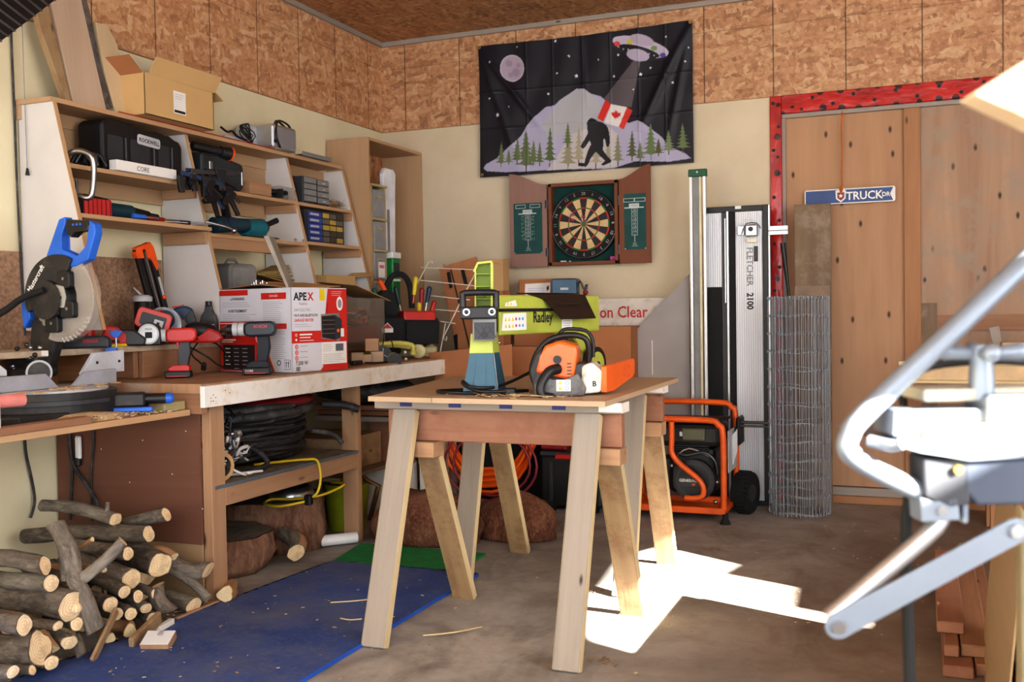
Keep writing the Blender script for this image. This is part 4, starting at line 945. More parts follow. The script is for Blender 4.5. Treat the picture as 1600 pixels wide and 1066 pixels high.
# ================================================================== on the sawhorse table
lime = plain('lime_paint', (176, 186, 80), .45, var=.06); tealm = plain('teal_paint', (30, 84, 108), .4, var=.08)
ZT = .8695
sp = thing('log_splitter', 'green and blue electric log splitter standing on the plywood table', 'log splitter', (-1.46, 3.48, ZT))
# local frame: u to the right along the beam as seen, w towards the viewer
A = Vector((-1.478, 3.405, 0)); D = Vector((.22, .975, 0)).normalized()
Tb = frame((A.x, A.y, 0), D, (0, 0, 1), D.cross(Vector((0, 0, 1))))       # u = along the beam, w = right-hand side
m = MB()
m.box((.36, 1.155, -.0), (.72, .14, .012), lime, .003, T=Tb @ Matrix.Translation((0, 0, .05)))
m.box((.36, 1.155, -.0), (.72, .14, .012), lime, .003, T=Tb @ Matrix.Translation((0, 0, -.05)))
m.box((.36, 1.222, 0), (.72, .012, .11), lime, .003, T=Tb); m.box((.36, 1.088, 0), (.72, .012, .11), lime, .003, T=Tb); m.build('beam', sp)
Tc = F((-1.475, 3.375, 0), 22)           # faces the camera side
def skirt(mb, z0, z1, s0, s1, mt, arch=0):
    # folded sheet-metal pedestal: front face and two raked sides, narrowing upwards
    for q in (0, 1, 2, 3):
        def cnr(z, s_): return [(-.085*s_, z, .03*s_), (.042*s_, z, .03*s_), (.075*s_, z, -.07*s_), (-.06*s_, z, -.07*s_)]
        a, b = cnr(z0, s0), cnr(z1, s1); i, j = q, (q+1) % 4
        if arch and q == 0:
            pts = [(0, 0), (.25, 0), (.33, arch), (.62, arch), (.72, 0), (1, 0)]
            lo = [Vector(a[i]).lerp(Vector(a[j]), t_)+Vector((0, h_, 0)) for t_, h_ in pts]
            hi = [Vector(b[i]).lerp(Vector(b[j]), t_) for t_, h_ in pts]
            mb.add(lo+hi, [[k, k+1, k+7, k+6] for k in range(5)], mt, None, False, Tc)
        else: mb.add([a[i], a[j], b[j], b[i]], [[0, 1, 2, 3]], mt, None, False, Tc)
m = MB(); skirt(m, ZT, 1.02, 1, .66, tealm, .024); m.box((.038, .945, .0265), (.0015, .15, .0015), M['ltgrey'], T=Tc @ Matrix.Translation((.0, 0, 0)), r=(0, 0, R(5.5))); m.build('stand', sp)
m = MB(); skirt(m, 1.0195, 1.09, .675, .6, lime)
for (x, y) in ((-.015, 1.055),): m.ball((0, 0, 0), .008, M['steel'], T=Tc @ Matrix.Translation((x, y, .004)))
for x in (.02, .05): m.ball((0, 0, 0), .006, M['steel'], T=Tc @ Matrix.Translation((x, 1.055, -.006)))
m.build('stand_bracket', sp)
m = MB(); m.box((-.0, 1.125, .04), (.085, .12, .05), M['grey'], .003, T=Tc)
for k in range(5): m.box((-.02+.012*k, 1.095, .066), (.003, .05, .003), M['black'], T=Tc, r=(0, 0, .6*(-1)**k))
m.cyl((.0, 1.085, .064), (0, 1.085, .069), .013, M['black'], seg=14, T=Tc); m.box((.0, 1.1, .0655), (.074, .062, .001), M['char'], T=Tc); m.build('end_plate', sp)
m = MB(); m.box((-.02, 1.165, .075), (.13, .045, .03), M['black'], .006, T=Tc, seg=2)
for x in (-.062, .028): m.cyl((x, 1.168, .09), (x, 1.168, .1), .013, M['steel'], seg=16, T=Tc); m.ball((0, 0, 0), .008, M['darksteel'], T=Tc @ Matrix.Translation((x, 1.168, .1)))
m.build('clamp_bar', sp)
m = MB(); m.tube([(-.075, 1.18, .075), (-.075, 1.225, .075), (-.068, 1.236, .075), (.036, 1.236, .075), (.043, 1.225, .075), (.043, 1.18, .075)], .012, M['black'], 8, T=Tc, sm=2); m.build('carry_handle', sp)
# tall green wedge guard
m = MB(); Tw = Tc @ Matrix.Translation((.0, 0, -.02))
m.prism([(-.035, 1.19), (-.03, 1.31), (-.02, 1.34), (.03, 1.345), (.03, 1.19)], -.02, -.012, plain('green_moulding', (128, 150, 34), .5), Tw)
m.prism([(.022, 1.18), (.032, 1.18), (.034, 1.345), (.024, 1.345)], -.02, .035, lime, Tw, b=.001); m.prism([(-.036, 1.18), (-.031, 1.18), (-.028, 1.32), (-.034, 1.32)], -.02, .03, lime, Tw)
m.prism([(-.033, 1.31), (-.02, 1.34), (.03, 1.345), (.03, 1.352), (-.024, 1.348), (-.04, 1.315)], -.02, .035, lime, Tw)
for z in (1.215, 1.26, 1.305): m.box((-.004, z, .005), (.056, .005, .045), plain('green_rib', (118, 140, 30), .5), T=Tw)
m.build('moulded_wedge', sp)
# log cradle and rod
m = MB(); m.cyl((-.01, 1.173, .062), (.5, 1.172, .066), .006, M['black'], seg=8, T=Tb); m.build('push_rod', sp)
dk = plain('dark_bronze', (44, 34, 30), .45, .3)
m = MB(); Tk = Tb @ Matrix.Translation((.30, 1.225, 0))
m.prism([(-.12, -.0), (.3, 0), (.3, .11), (.04, .11), (-.02, .02)], 0, .004, dk, Tk @ Matrix.Translation((0, .008, .058)) @ Matrix.Rotation(R(152), 4, 'X')); m.box((.12, .012, 0), (.36, .004, .07), dk, .001, T=Tk); m.box((.14, -.03, .085), (.16, .005, .003), M['black'], T=Tk)
m.box((.12, -.05, .02), (.04, .1, .03), dk, .002, T=Tk)
m.build('log_cradle', sp)
Tr = Tb @ Matrix.Translation((.0, 0, .0575))
tri = plain('warning_yellow', (232, 200, 30), .5); mg = plain('magenta_print', (180, 50, 140), .6); cy_ = plain('cyan_print', (50, 170, 220), .6)
m = MB()
m.flat([(.02, 1.16), (.17, 1.163), (.17, 1.098), (.006, 1.098)], M['paper'], Tr)
for i in range(6):
    x = .035+.022*i
    for y_ in (1.14, 1.115): m.flat([(x-.007, y_-.007), (x+.007, y_-.007), (x, y_+.009)] if i < 3 else circ(x, y_, .006, n=10), (tri, tri, tri, mg, cy_, cy_)[i], Tr, .0004)
m.build('symbol_sticker', sp); m = MB(); m.flat([(.035, 1.085+.115), (.1, 1.21), (.11, 1.187), (.03, 1.187)], M['paper'], Tr)
for x in (.05, .07): m.flat([(x-.006, 1.192), (x+.006, 1.192), (x, 1.204)], tri, Tr, .0004)
m.build('warning_sticker', sp); m = MB(); m.flat([(.42, 1.155), (.5, 1.155), (.5, 1.098), (.42, 1.098)], M['paper'], Tr)
for i in range(5): m.rect(.43, 1.108+i*.009, .485, 1.1095+i*.009, M['grey'], Tr, .0004)
m.build('paper_sticker', sp); m = MB(); m.text('Radley', Tr @ Matrix.Translation((.215, 1.125, .0004)), M['ink'], .06, sx=.85, bold=.0012); m.build('script_lettering', sp)
m = MB(); m.prism([(.5, 1.1), (.62, 1.16), (.72, .96), (.66, .93)], .035, .045, lime, Tb); m.prism([(.5, 1.1), (.62, 1.16), (.72, .96), (.66, .93)], -.045, -.035, lime, Tb); m.build('axle_bracket', sp)
for w_ in (.075, -.075):
    m = MB(); m.cyl((.64, .945, w_-.016), (.64, .945, w_+.016), .072, M['black'], seg=26, T=Tb); wh = m.build('wheel', sp)
    m = MB(); m.cyl((.64, .945, w_-.017), (.64, .945, w_+.018), .052, lime, seg=24, T=Tb); m.cyl((.64, .945, w_+.018), (.64, .945, w_+.022), .012, M['black'], seg=12, T=Tb); m.build('hub', wh)
m = MB(); m.cyl((.64, .945, -.08), (.64, .945, .08), .008, M['darksteel'], seg=8, T=Tb); m.build('axle', sp)
m = MB(); m.box((.36, 1.01, .075), (.09, .11, .05), M['black'], .01, seg=2, T=Tb); m.box((.335, 1.01, .102), (.02, .03, .004), plain('green_button', (30, 120, 70), .4), T=Tb); m.build('switch_box', sp)
m = MB(); m.tube([(-1.3, 3.7, .99), (-1.36, 3.56, .945), (-1.41, 3.46, .91), (-1.44, 3.36, .895), (-1.5, 3.3, .9), (-1.545, 3.33, .918), (-1.53, 3.31, .905), (-1.46, 3.29, .886), (-1.38, 3.33, .884), (-1.33, 3.4, .882), (-1.36, 3.43, .878), (-1.5, 3.33, .877), (-1.6, 3.3, .879), (-1.66, 3.36, .879), (-1.6, 3.44, .878), (-1.5, 3.47, .878)], .0062, M['black'], 8, sm=4)
m.box((-1.372, 3.345, .884), (.05, .03, .024), M['black'], .005, r=(0, 0, .3)); m.build('power_cord', sp)

# chainsaw, seen from behind
cs = thing('chainsaw', 'orange and white chainsaw with an orange bar cover on the plywood table', 'chainsaw', (-1.13, 3.4, ZT))
Tc = F((-1.185, 3.36, ZT), 14) @ Matrix.Scale(.86, 4)            # u right, v up, w towards the viewer; the bar points away
og = plain('saw_orange', (240, 104, 30), .3, var=.05); dgr = plain('saw_grey', (104, 104, 106), .5, dirt=(70, 64, 58)); wh_ = plain('saw_white', (232, 228, 220), .4, dirt=(180, 170, 150))
m = MB(); m.prism([(-.105, .004), (.1, .004), (.12, .05), (.105, .13), (-.09, .13), (-.115, .05)], -.2, -.01, M['char'], Tc, b=.006); m.build('crankcase', cs)
m = MB(); m.prism([(-.1, .095), (.055, .06), (.075, .17), (.07, .205), (.0, .225), (-.06, .205), (-.08, .16)], -.18, .012, og, Tc, b=.012)
for i in range(5): m.box((.04, .075+i*.014, .013), (.018, .005, .002), M['black'], T=Tc)
m.cyl((-.008, .148, .008), (-.008, .148, .022), .017, M['black'], seg=16, T=Tc); m.build('top_cover', cs)
m = MB(); m.prism([(-.1, .0), (.1, .0), (.11, .03), (.075, .095), (.02, .06), (-.03, .06), (-.06, .09), (-.1, .05)], -.06, .05, dgr, Tc, b=.008); m.build('fuel_housing', cs)
m = MB(); m.tube([(-.005, .11, .01), (-.04, .1, .05), (-.07, .05, .075), (-.065, .01, .08), (-.02, .0, .08)], [.022, .016], M['black'], 10, T=Tc, sm=4); m.build('rear_handle', cs)
m = MB(); m.rect(-.01, .022, .048, .068, M['paper'], Tc, .0505); m.flat([(-.004, .05), (.014, .05), (.005, .065)], tri, Tc, .051); m.disc((.034, .055), .008, M['blue'], Tc, .051, 12, .006); m.flat([(-.004, .027), (.014, .027), (.005, .042)], tri, Tc, .051); m.disc((.034, .034), .008, M['blue'], Tc, .051, 12, .006); m.build('warning_label', cs)
m = MB(); m.prism([(.085, .005), (.165, .012), (.172, .1), (.13, .135), (.09, .12)], -.2, .005, wh_, Tc, b=.01); m.build('side_cover', cs)
Ts = Tc @ Matrix.Translation((.1725, 0, -.1)) @ Matrix.Rotation(R(90), 4, 'Y')
m = MB(); m.text('ST', Tc @ Matrix.Translation((.13, .085, .0055)), M['grey'], .012); m.text('B', Tc @ Matrix.Translation((.132, .038, .0055)), M['ink'], .03, bold=.001); m.build('lettering', cs)
m = MB(); m.tube([(-.105, .05, -.03), (-.12, .1, -.04), (-.1, .17, -.06), (-.05, .225, -.07), (.03, .245, -.075), (.1, .23, -.08), (.115, .17, -.09), (.105, .1, -.1)], .0125, M['black'], 10, T=Tc, sm=4); m.build('front_handle', cs)
m = MB(); m.tube([(-.01, .238, -.1), (.0, .262, -.11), (.03, .27, -.115), (.1, .262, -.12), (.128, .22, -.12), (.13, .15, -.12)], .008, M['black'], 8, T=Tc, sm=3); m.build('hand_guard', cs)
m = MB(); m.prism([(-.11, .03), (-.128, .1), (-.1, .17), (-.07, .2), (-.085, .1)], -.15, -.02, M['black'], Tc, b=.006); m.build('starter_side', cs)
# bar cover: long flat scabbard pointing away to the right of the saw
Tv = frame((-1.038, 3.4, ZT), (.0, 1, 0), (0, 0, 1), (1, 0, 0)) @ Matrix.Scale(.86, 4)
m = MB(); m.prism([(0, .012), (.1, .012), (.4, .05), (.43, .065), (.435, .115), (.42, .13), (0, .118)], -.012, .014, og, Tv, b=.003)
m.disc((.33, .08), .028, plain('cover_ridge', (226, 92, 26), .4), Tv, .0145, 18, .02); m.disc((.26, .08), .02, M['orange'], Tv, .0145, 18, .014); m.build('bar_cover', cs)
# wood shavings on the table
m = MB()
for i in range(150):
    a = random.uniform(0, 6.28); x = -1.36+random.gauss(0, .11); y = 3.36+random.gauss(0, .07); s_ = random.uniform(.004, .03)
    if not (-1.82 < x < -1.0 and 3.2 < y < 3.9): continue
    m.box((x, y, ZT+.002+random.uniform(0, .004)), (s_, s_*.35, .0015), random.choice([M['fresh_and_lit_edge'], M['ply'], M['spruce'], M['dustwood']]), r=(random.uniform(-.3, .3), random.uniform(-.3, .3), a))
m.build('wood_shavings', label='scattered bark chips and shavings between the splitter and the chainsaw', cat='wood chips', kind='stuff')
for i, (x, y, l, w_, lab) in enumerate(((-1.315, 3.3, .07, .016, 'pale curled bark strip in front of the splitter cord'), (-1.22, 3.27, .08, .012, 'long pale splinter just in front of the chainsaw'), (-1.27, 3.33, .05, .02, 'brown bark flake left of the chainsaw'))):
    m = MB(); m.box((x, y, ZT+.006), (l, w_, .003), (M['fresh_and_lit_edge'], M['fresh_and_lit_edge'], M['stained'])[i], .001, r=(.1, .05, .3-.2*i)); m.build('bark_chip', label=lab, cat='wood chip')
# ================================================================== firewood, mats, under the bench
LOGS = [
    ((-2.92, 3.058, 0.383), (-3.328, 3.088, 0.409), 0.027, 'bark2', 'topmost gnarled grey log with a broken side stub'),
    ((-2.74, 3.139, 0.399), (-3.002, 3.199, 0.335), 0.027, 'bark2', 'short grey log with a pale cut end resting highest at the right of the pile'),
    ((-2.76, 3.06, 0.338), (-3.416, 3.08, 0.279), 0.034, 'bark', 'long straight dark grey log lying across the top of the pile'),
    ((-2.74, 2.929, 0.293), (-3.122, 3.009, 0.284), 0.026, 'bark', 'thin grey log just under the long straight one'),
    ((-2.72, 2.737, 0.388), (-2.804, 2.737, 0.339), 0.009, 'peeled', 'small pale split stick poking up between two logs'),
    ((-2.72, 2.92, 0.201), (-3.047, 3.02, 0.224), 0.04, 'bark2', 'smooth grey log with a wide brown cut end in the middle of the pile'),
    ((-2.7, 3.051, 0.224), (-3.062, 3.151, 0.244), 0.049, 'bark', 'thick dark log with the largest tan cut end facing right'),
    ((-2.72, 2.527, 0.345), (-3.043, 2.527, 0.333), 0.032, 'bark', 'rough log with a chewed end at the left edge of the pile'),
    ((-2.64, 2.705, 0.298), (-2.915, 2.725, 0.276), 0.016, 'peeled', 'orange peeled stick lying flat on the pile'),
    ((-2.72, 2.551, 0.281), (-3.019, 2.581, 0.266), 0.03, 'bark2', 'light grey rounded log below the chewed one'),
    ((-2.7, 2.663, 0.212), (-2.952, 2.713, 0.262), 0.031, 'bark2', 'slanting log with a small bright cut end'),
    ((-2.66, 2.578, 0.199), (-3.114, 2.608, 0.201), 0.052, 'bark', 'big dark log with a long bright slanting cut end'),
    ((-2.68, 2.841, 0.178), (-2.916, 2.901, 0.197), 0.025, 'bark', 'dark log with a narrow bright slanted end'),
    ((-2.62, 3.225, 0.055), (-2.768, 3.185, 0.174), 0.02, 'bark2', 'thin smooth grey branch leaning against the bench leg'),
    ((-2.629, 3.24, 0.167), (-2.792, 3.2, 0.21), 0.036, 'bark2', 'short weathered grey log lying beside the bench leg'),
    ((-2.6, 2.328, 0.216), (-2.783, 2.328, 0.22), 0.034, 'half', 'half-peeled orange log with a round end at the lower left'),
    ((-2.66, 2.516, 0.152), (-2.824, 2.536, 0.14), 0.017, 'bark', 'slim dark log with two pale scratches'),
    ((-2.66, 2.598, 0.135), (-2.784, 2.648, 0.114), 0.024, 'bark', 'short round log with a ringed end under the big bright one'),
    ((-2.67, 2.761, 0.154), (-2.817, 2.821, 0.15), 0.029, 'bark', 'stubby log with a bright oval end near the middle'),
    ((-2.66, 2.78, 0.116), (-2.783, 2.84, 0.11), 0.023, 'bark', 'small log end with a dark notch in it'),
    ((-2.66, 2.848, 0.097), (-2.8, 2.908, 0.09), 0.023, 'bark', 'small dark log with a yellowish round end'),
    ((-2.68, 2.91, 0.143), (-2.799, 2.96, 0.139), 0.024, 'bark', 'small log with a rosy ringed end'),
    ((-2.67, 2.937, 0.092), (-2.766, 2.977, 0.103), 0.021, 'bark2', 'small log with a bright torn end'),
    ((-2.68, 2.994, 0.131), (-2.805, 3.034, 0.143), 0.017, 'bark', 'thin grey log with a dull end in the right half'),
    ((-2.66, 2.961, 0.048), (-2.757, 3.011, 0.036), 0.024, 'bark', 'small round log end near the bark slab'),
    ((-2.64, 2.423, 0.111), (-2.929, 2.423, 0.099), 0.056, 'bark', 'thickest log, dark with a flat sawn face, at the bottom left'),
    ((-2.64, 2.543, 0.09), (-2.749, 2.583, 0.093), 0.026, 'bark2', 'grey log with a cream end in the bottom row'),
    ((-2.62, 2.448, 0.055), (-2.718, 2.488, 0.056), 0.025, 'bark', 'bottom row log with a jagged cream end'),
    ((-2.58, 2.264, 0.093), (-2.687, 2.264, 0.086), 0.021, 'bark2', 'lowest grey log at the left edge of the frame'),
    ((-2.6, 2.354, 0.066), (-2.688, 2.374, 0.055), 0.016, 'bark', 'small dark log on the floor beside the lowest grey one'),
    ((-2.65, 2.832, 0.042), (-2.746, 2.862, 0.042), 0.028, 'peeled', 'split cream chunk of firewood on the floor'),
    ((-2.66, 3.044, 0.055), (-2.694, 3.024, 0.153), 0.034, 'bark', 'twisted dark root standing at the right of the pile'),
    ((-2.66, 3.189, 0.025), (-2.799, 3.209, 0.053), 0.033, 'bark2', 'pale weathered knotty log lying at the right end of the pile'),
    ((-2.64, 2.726, 0.048), (-2.7, 2.746, 0.053), 0.02, 'peeled', 'little pale split wedge on the floor in front of the pile'),
    ((-2.66, 2.487, 0.08), (-2.719, 2.507, 0.123), 0.027, 'peeled', 'crumbly yellow bark chunk beside the thickest log'),
    ((-2.7, 3.13, 0.238), (-2.804, 3.15, 0.258), 0.017, 'peeled', 'frayed yellowish stick behind the thick log'),
    ((-2.63, 2.652, 0.1), (-2.698, 2.622, 0.296), 0.031, 'bark2', 'crossing forked branch standing upright, lower half'),
    ((-2.63, 2.587, 0.035), (-2.661, 2.587, 0.101), 0.019, 'bark', 'short dark log leaning upright at the front of the pile'),
    ((-2.78, 3.107, 0.237), (-3.107, 3.147, 0.286), 0.03, 'bark', 'dark log wedged behind the thick tan-ended one'),
    ((-2.78, 2.717, 0.133), (-3.053, 2.717, 0.142), 0.027, 'bark', 'dark log buried in the shadow of the pile'),
    ((-2.8, 3.02, 0.083), (-3.053, 3.02, 0.123), 0.032, 'bark', 'dark log buried in the middle of the pile'),
    ((-2.8, 3.157, -0.005), (-3.026, 3.157, 0.012), 0.033, 'bark', 'dark log buried at the right of the pile'),
]
def log(mb, a, b, r, kind, seed, n=7, seg=16):
    a = Vector(a); b = Vector(b); d = b-a; L = d.length; d.normalize()
    X = frame(a, d.orthogonal(), d.cross(d.orthogonal()).normalized(), d)
    bk, ct = {'bark': (M['bark'], M['cut']), 'bark2': (M['bark2'], M['cut']), 'peeled': (M['peeled'], M['fresh_and_lit_edge']), 'half': (M['bark'], M['cut'])}[kind]
    vs = []; rnd = random.Random(seed); bx, by = rnd.uniform(-1, 1)*r*.6, rnd.uniform(-1, 1)*r*.6
    sl = rnd.uniform(-.5, .5) if kind != 'peeled' else rnd.uniform(-.3, .3)
    for k in range(n+1):
        t = k/n; bend = math.sin(math.pi*t)
        for i in range(seg):
            an = 2*math.pi*i/seg; p = Vector((math.cos(an)*2, math.sin(an)*2, t*L*18+seed*3.1))
            rr = r*(1-.12*t)*(1+.16*noise.noise(p*.7)+.07*noise.noise(p*2.3)); rr *= (.75+.25*abs(math.cos(an*1.5+seed))) if kind == 'peeled' else 1
            z = t*L+(math.cos(an)*r*sl*(1 if k == 0 else 0))
            vs.append((rr*math.cos(an)+bx*bend, rr*math.sin(an)+by*bend, z))
    fs = []; fm = []
    for k in range(n):
        for i in range(seg):
            fs.append([k*seg+i, k*seg+(i+1) % seg, (k+1)*seg+(i+1) % seg, (k+1)*seg+i][::-1]); fm.append(M['peeled'] if kind == 'half' and 5 < i < 12 else bk)
    mb.add(vs, [f[::-1] for f in fs], fm, [(v[0], v[1], v[2]+seed*.77) for v in vs], True, X, False)
    # slightly irregular sawn face, standing a hair proud of the bark
    mb.add([(v[0]*.93, v[1]*.93, v[2]-.0015) for v in vs[:seg]]+[(0, 0, -.0015)], [[i, (i+1) % seg, seg][::-1] for i in range(seg)], ct, None, False, X, False)
    mb.add(list(vs[:seg])+[(0, 0, 0)], [[i, (i+1) % seg, seg][::-1] for i in range(seg)], bk, None, False, X, False)
    mb.add(vs[-seg:], [list(range(seg))], ct, None, False, X, False)
for i, (a, b, r, kind, lab) in enumerate(LOGS):
    a = Vector(a); b = Vector(b); L = (b-a).length
    up = abs(b.z-a.z) > .6*L or 'upright' in lab
    if not up and kind != 'peeled' and L < .34 and 'beside the bench leg' not in lab and 'right end' not in lab:
        b = a+(b-a).normalized()*.34; b.z = max(b.z, r*.9)
    b.x = max(b.x, -3.44); a.z = max(a.z, r+.002) if not up else a.z
    m = MB(); log(m, a, b, r, kind, i+1)
    if i == 0:
        p = a.lerp(b, .12); m.cyl(p, p+Vector((.01, 0, .06)), .014, M['bark2'], r1=.008, seg=8, cap=M['fresh_and_lit_edge'])
    if 'crossing forked' in lab:
        log(m, b+Vector((-.0, 0, -.02)), b+Vector((-.1, .03, .16)), r*1.15, 'bark2', 77); log(m, b+Vector((0, .0, -.04)), b+Vector((.13, .1, .1)), r*.7, 'bark2', 78)
    if 'long bright' in lab: m.ball(a+Vector((.0, .02, -.01)), .02, M['cut'])
    m.build('firewood_log', label=lab, cat='log', group='firewood logs piled against the end of the bench')
rnd = random.Random(4)
for i in range(26):
    y_ = 2.38+.068*(i % 13); z_ = .045+.085*(i//13); x_ = -2.86-.02*rnd.random()-z_*.2
    m = MB(); log(m, (x_, min(y_, 3.2), z_), (x_-.42-rnd.random()*.08, min(y_+rnd.uniform(-.04, .04), 3.22), z_+rnd.uniform(-.02, .02)), .036+rnd.random()*.01, rnd.choice(['bark', 'bark2']), 100+i, 4, 10)
    m.build('firewood_log', label='dark firewood log buried deep inside the pile', cat='log', group='buried firewood logs')
# loose slabs and chips around the pile
def slab(a, b, w_, th, mat, name, label, cat, rz=None):
    m = MB(); plank(m, a, b, w_, th, mat, wdir=(0, .3, 1)); return m.build(name, label=label, cat=cat)
slab((-2.6, 2.6, .01), (-2.64, 2.76, .14), .035, .012, M['stained'], 'bark_slab', 'dark bark-edged board leaning upright at the front of the pile', 'bark')
slab((-2.58, 2.76, .02), (-2.62, 2.95, .06), .05, .02, M['stained'], 'bark_slab', 'brown bark slab lying at the foot of the pile', 'bark')
m = MB(); m.bb((-2.66, 3.08, .001), (-2.645, 3.34, .02), M['spruce'], .001); m.build('wood_strip', label='thin tan wood strip on the floor along the mat edge by the bench leg', cat='wood strip')
m = MB(); m.box((-2.62, 2.98, .018), (.02, .1, .03), M['white_paint'], .001, r=(0, 0, .2)); m.build('wood_offcut', label='thin white painted offcut beside the foot of the pile', cat='wood offcut')
wb_ = thing('notched_block', 'small white faced wooden block with a notch lying on the blue mat', 'wood block', (-2.5, 2.8, .015))
m = MB(TR((-2.5, 2.81, .016), R(20), R(18))); P = [(-.05, -.04), (.05, -.04), (.05, .04), (.012, .04), (.012, .012), (-.008, .012), (-.008, .04), (-.05, .04)]
m.prism(P, 0, .028, M['spruce'], b=.0005); m.build('block', wb_); m = MB(TR((-2.5, 2.81, .016), R(20), R(18))); m.prism(P, .028, .0288, M['white']); m.build('painted_face', wb_)
t_ = NT('sawdust_floor'); t_.color(t_.ramp(t_.noise(t_.co(), 30, 6, .8), [(.3, srgb(96, 84, 72)), (.7, srgb(166, 150, 130))])); t_.set(.95)
m = MB()
for i in range(900):
    u_ = rnd.random(); x = -2.68+rnd.gauss(0, .07)+.06; y_ = 2.3+1.1*u_
    s_ = rnd.uniform(.003, .014); m.box((x, y_, .004+.006*rnd.random()), (s_, s_*.5, .002), rnd.choice([t_.m, M['dustwood'], M['bark2'], M['fresh_and_lit_edge']]), r=(rnd.uniform(-.4, .4), rnd.uniform(-.4, .4), rnd.uniform(0, 6)))
m.build('floor_debris', label='bark crumbs and sawdust strewn along the foot of the firewood pile', cat='debris', kind='stuff')
m = MB()
for i in range(420):
    x = rnd.uniform(-2.6, .4); y_ = rnd.uniform(2.5, 5.7); s_ = rnd.uniform(.003, .016)
    zz = .014 if (x < -1.85 and y_ < 4.05) else .0035
    m.box((x, y_, zz), (s_, s_*rnd.uniform(.15, .5), .0015), rnd.choice([M['fresh_and_lit_edge'], M['spruce'], M['dustwood'], M['dustwood'], M['stained']]), r=(0, 0, rnd.uniform(0, 6)))
for (x, y_, r_) in ((-1.0, 3.2, .05), (-.95, 4.9, .06), (-1.3, 4.0, .05)):
    for k in range(30): a = rnd.uniform(0, 6.3); d_ = abs(rnd.gauss(0, r_)); m.box((x+d_*math.cos(a), y_+d_*math.sin(a)*.5, .004), (.02, .003, .002), M['stained'], r=(0, 0, rnd.uniform(0, 6)))
m.build('floor_debris', label='tiny wood chips and needles scattered over the open floor and mat', cat='debris', kind='stuff')
for i, (p, q, lab) in enumerate((((-2.2, 3.45), (-2.02, 3.6), 'long pale curved twig on the blue mat left of the sawhorse leg'), ((-2.05, 3.28), (-1.97, 3.3), 'short pale twig on the blue mat by the sawhorse leg'), ((-1.66, 3.2), (-1.5, 3.36), 'thin pale twig on the concrete just right of the front leg'))):
    m = MB(); m.tube([(p[0], p[1], .018), ((p[0]+q[0])/2+.01, (p[1]+q[1])/2-.02, .02), (q[0], q[1], .018)], .003, M['fresh_and_lit_edge'], 5, sm=3); m.build('twig', label=lab, cat='twig')

# mats
t = NT('blue_foam'); n1 = t.noise(t.co(), 2.2, 6, .65); n2 = t.noise(t.co(loc=(3, 3, 3)), 50, 4, .8)
k = t.ramp(n1, [(.3, srgb(46, 70, 130)), (.7, srgb(64, 94, 164))]); k = t.mix(t.ramp(n2, [(.52, K0), (.7, (.7, .7, .7, 1))]), k, srgb(112, 112, 124))
k = t.mix(t.ramp(t.noise(t.co(loc=(7, 1, 0)), 1.3, 6, .7), [(.42, K0), (.68, (.75, .75, .75, 1))]), k, srgb(116, 120, 134)); t.color(k); t.set(.8); t.bump(n2, .3, .003)
def teeth(p, q, n, h):
    p = Vector(p); q = Vector(q); d = (q-p); nrm = Vector((-d.y, d.x)).normalized()*h; out = []
    for i in range(n):
        a, b = p+d*(i/n), p+d*((i+.5)/n); out += [tuple(a), tuple(a.lerp(b, .85)), tuple(a.lerp(b, 1.15)+nrm), tuple(p+d*((i+1)/n)-d/n*.07+nrm), tuple(p+d*((i+1)/n)-d/n*.0)]
    return out
P = [(-1.83, 1.2), (-1.83, 4.06)]+teeth((-1.83, 4.07), (-2.57, 4.06), 14, -.014)+[(-2.57, 4.05)]+teeth((-2.575, 4.04), (-2.8, 1.2), 46, -.012)
m = MB(); m.prism(P, .001, .013, t.m)
m.bb((-1.832, 1.2, .002), (-1.828, 4.06, .0135), plain('bright_blue_edge', (36, 96, 204), .6)); m.build('floor_mat', label='large blue foam floor mat in front of the bench', cat='mat')
gm = plain('green_foam', (34, 140, 76), .8, var=.1, sc=20, dirt=(50, 120, 74))
m = MB(); m.prism([(-2.575, 4.075)]+teeth((-2.56, 4.072), (-1.95, 4.085), 11, -.012)+[(-1.95, 4.43), (-2.64, 4.43)], .0012, .0125, gm); m.build('floor_mat', label='small bright green interlocking foam mat beyond the blue one', cat='mat')

# log slices under the bench
def slice_(c, rx, ry, h, seed, label, rot=0):
    vs = []; seg = 40; top = []
    for k in range(5):
        for i in range(seg):
            a = 2*math.pi*i/seg; q = Vector((math.cos(a)*1.6, math.sin(a)*1.6, k*.5+seed)); f = 1+.16*noise.noise(q)+.05*noise.noise(q*4)-(.06 if k in (0,) else 0)
            vs.append((rx*f*math.cos(a), ry*f*math.sin(a), h*k/4+(.01*noise.noise(q*2) if k == 4 else 0)))
    T = TR(c, rot); t = thing('log_slice', label, 'log slice', c)
    m = MB(T); m.add(vs, [[k*seg+i, k*seg+(i+1) % seg, (k+1)*seg+(i+1) % seg, (k+1)*seg+i] for k in range(4) for i in range(seg)]+[list(range(seg))[::-1]], M['bark_red'], None, True); m.build('bark', t)
    m = MB(T); tp = vs[-seg:]; m.add([(v[0]*.985, v[1]*.985, v[2]+.002) for v in tp]+[(0, 0, h+.002)], [[i, (i+1) % seg, seg] for i in range(seg)], dustcut, None, False, off=False); m.build('sawn_top', t)
dustcut = cutmat('dusty_cut', (138, 126, 112), (116, 104, 92), 60)
slice_((-3.12, 3.78, .002), .34, .3, .17, 1.0, 'wide flat log slice with reddish bark nearest the bench leg under the bench')
slice_((-3.1, 4.3, .002), .3, .25, .25, 4.2, 'thicker log slice behind, with the steel bowl and yellow cord on it')
m = MB(); log(m, (-2.72, 3.98, .06), (-2.85, 4.08, .12), .045, 'half', 31); m.build('firewood_log', label='small peeled log leaning on the front log slice under the bench', cat='log')
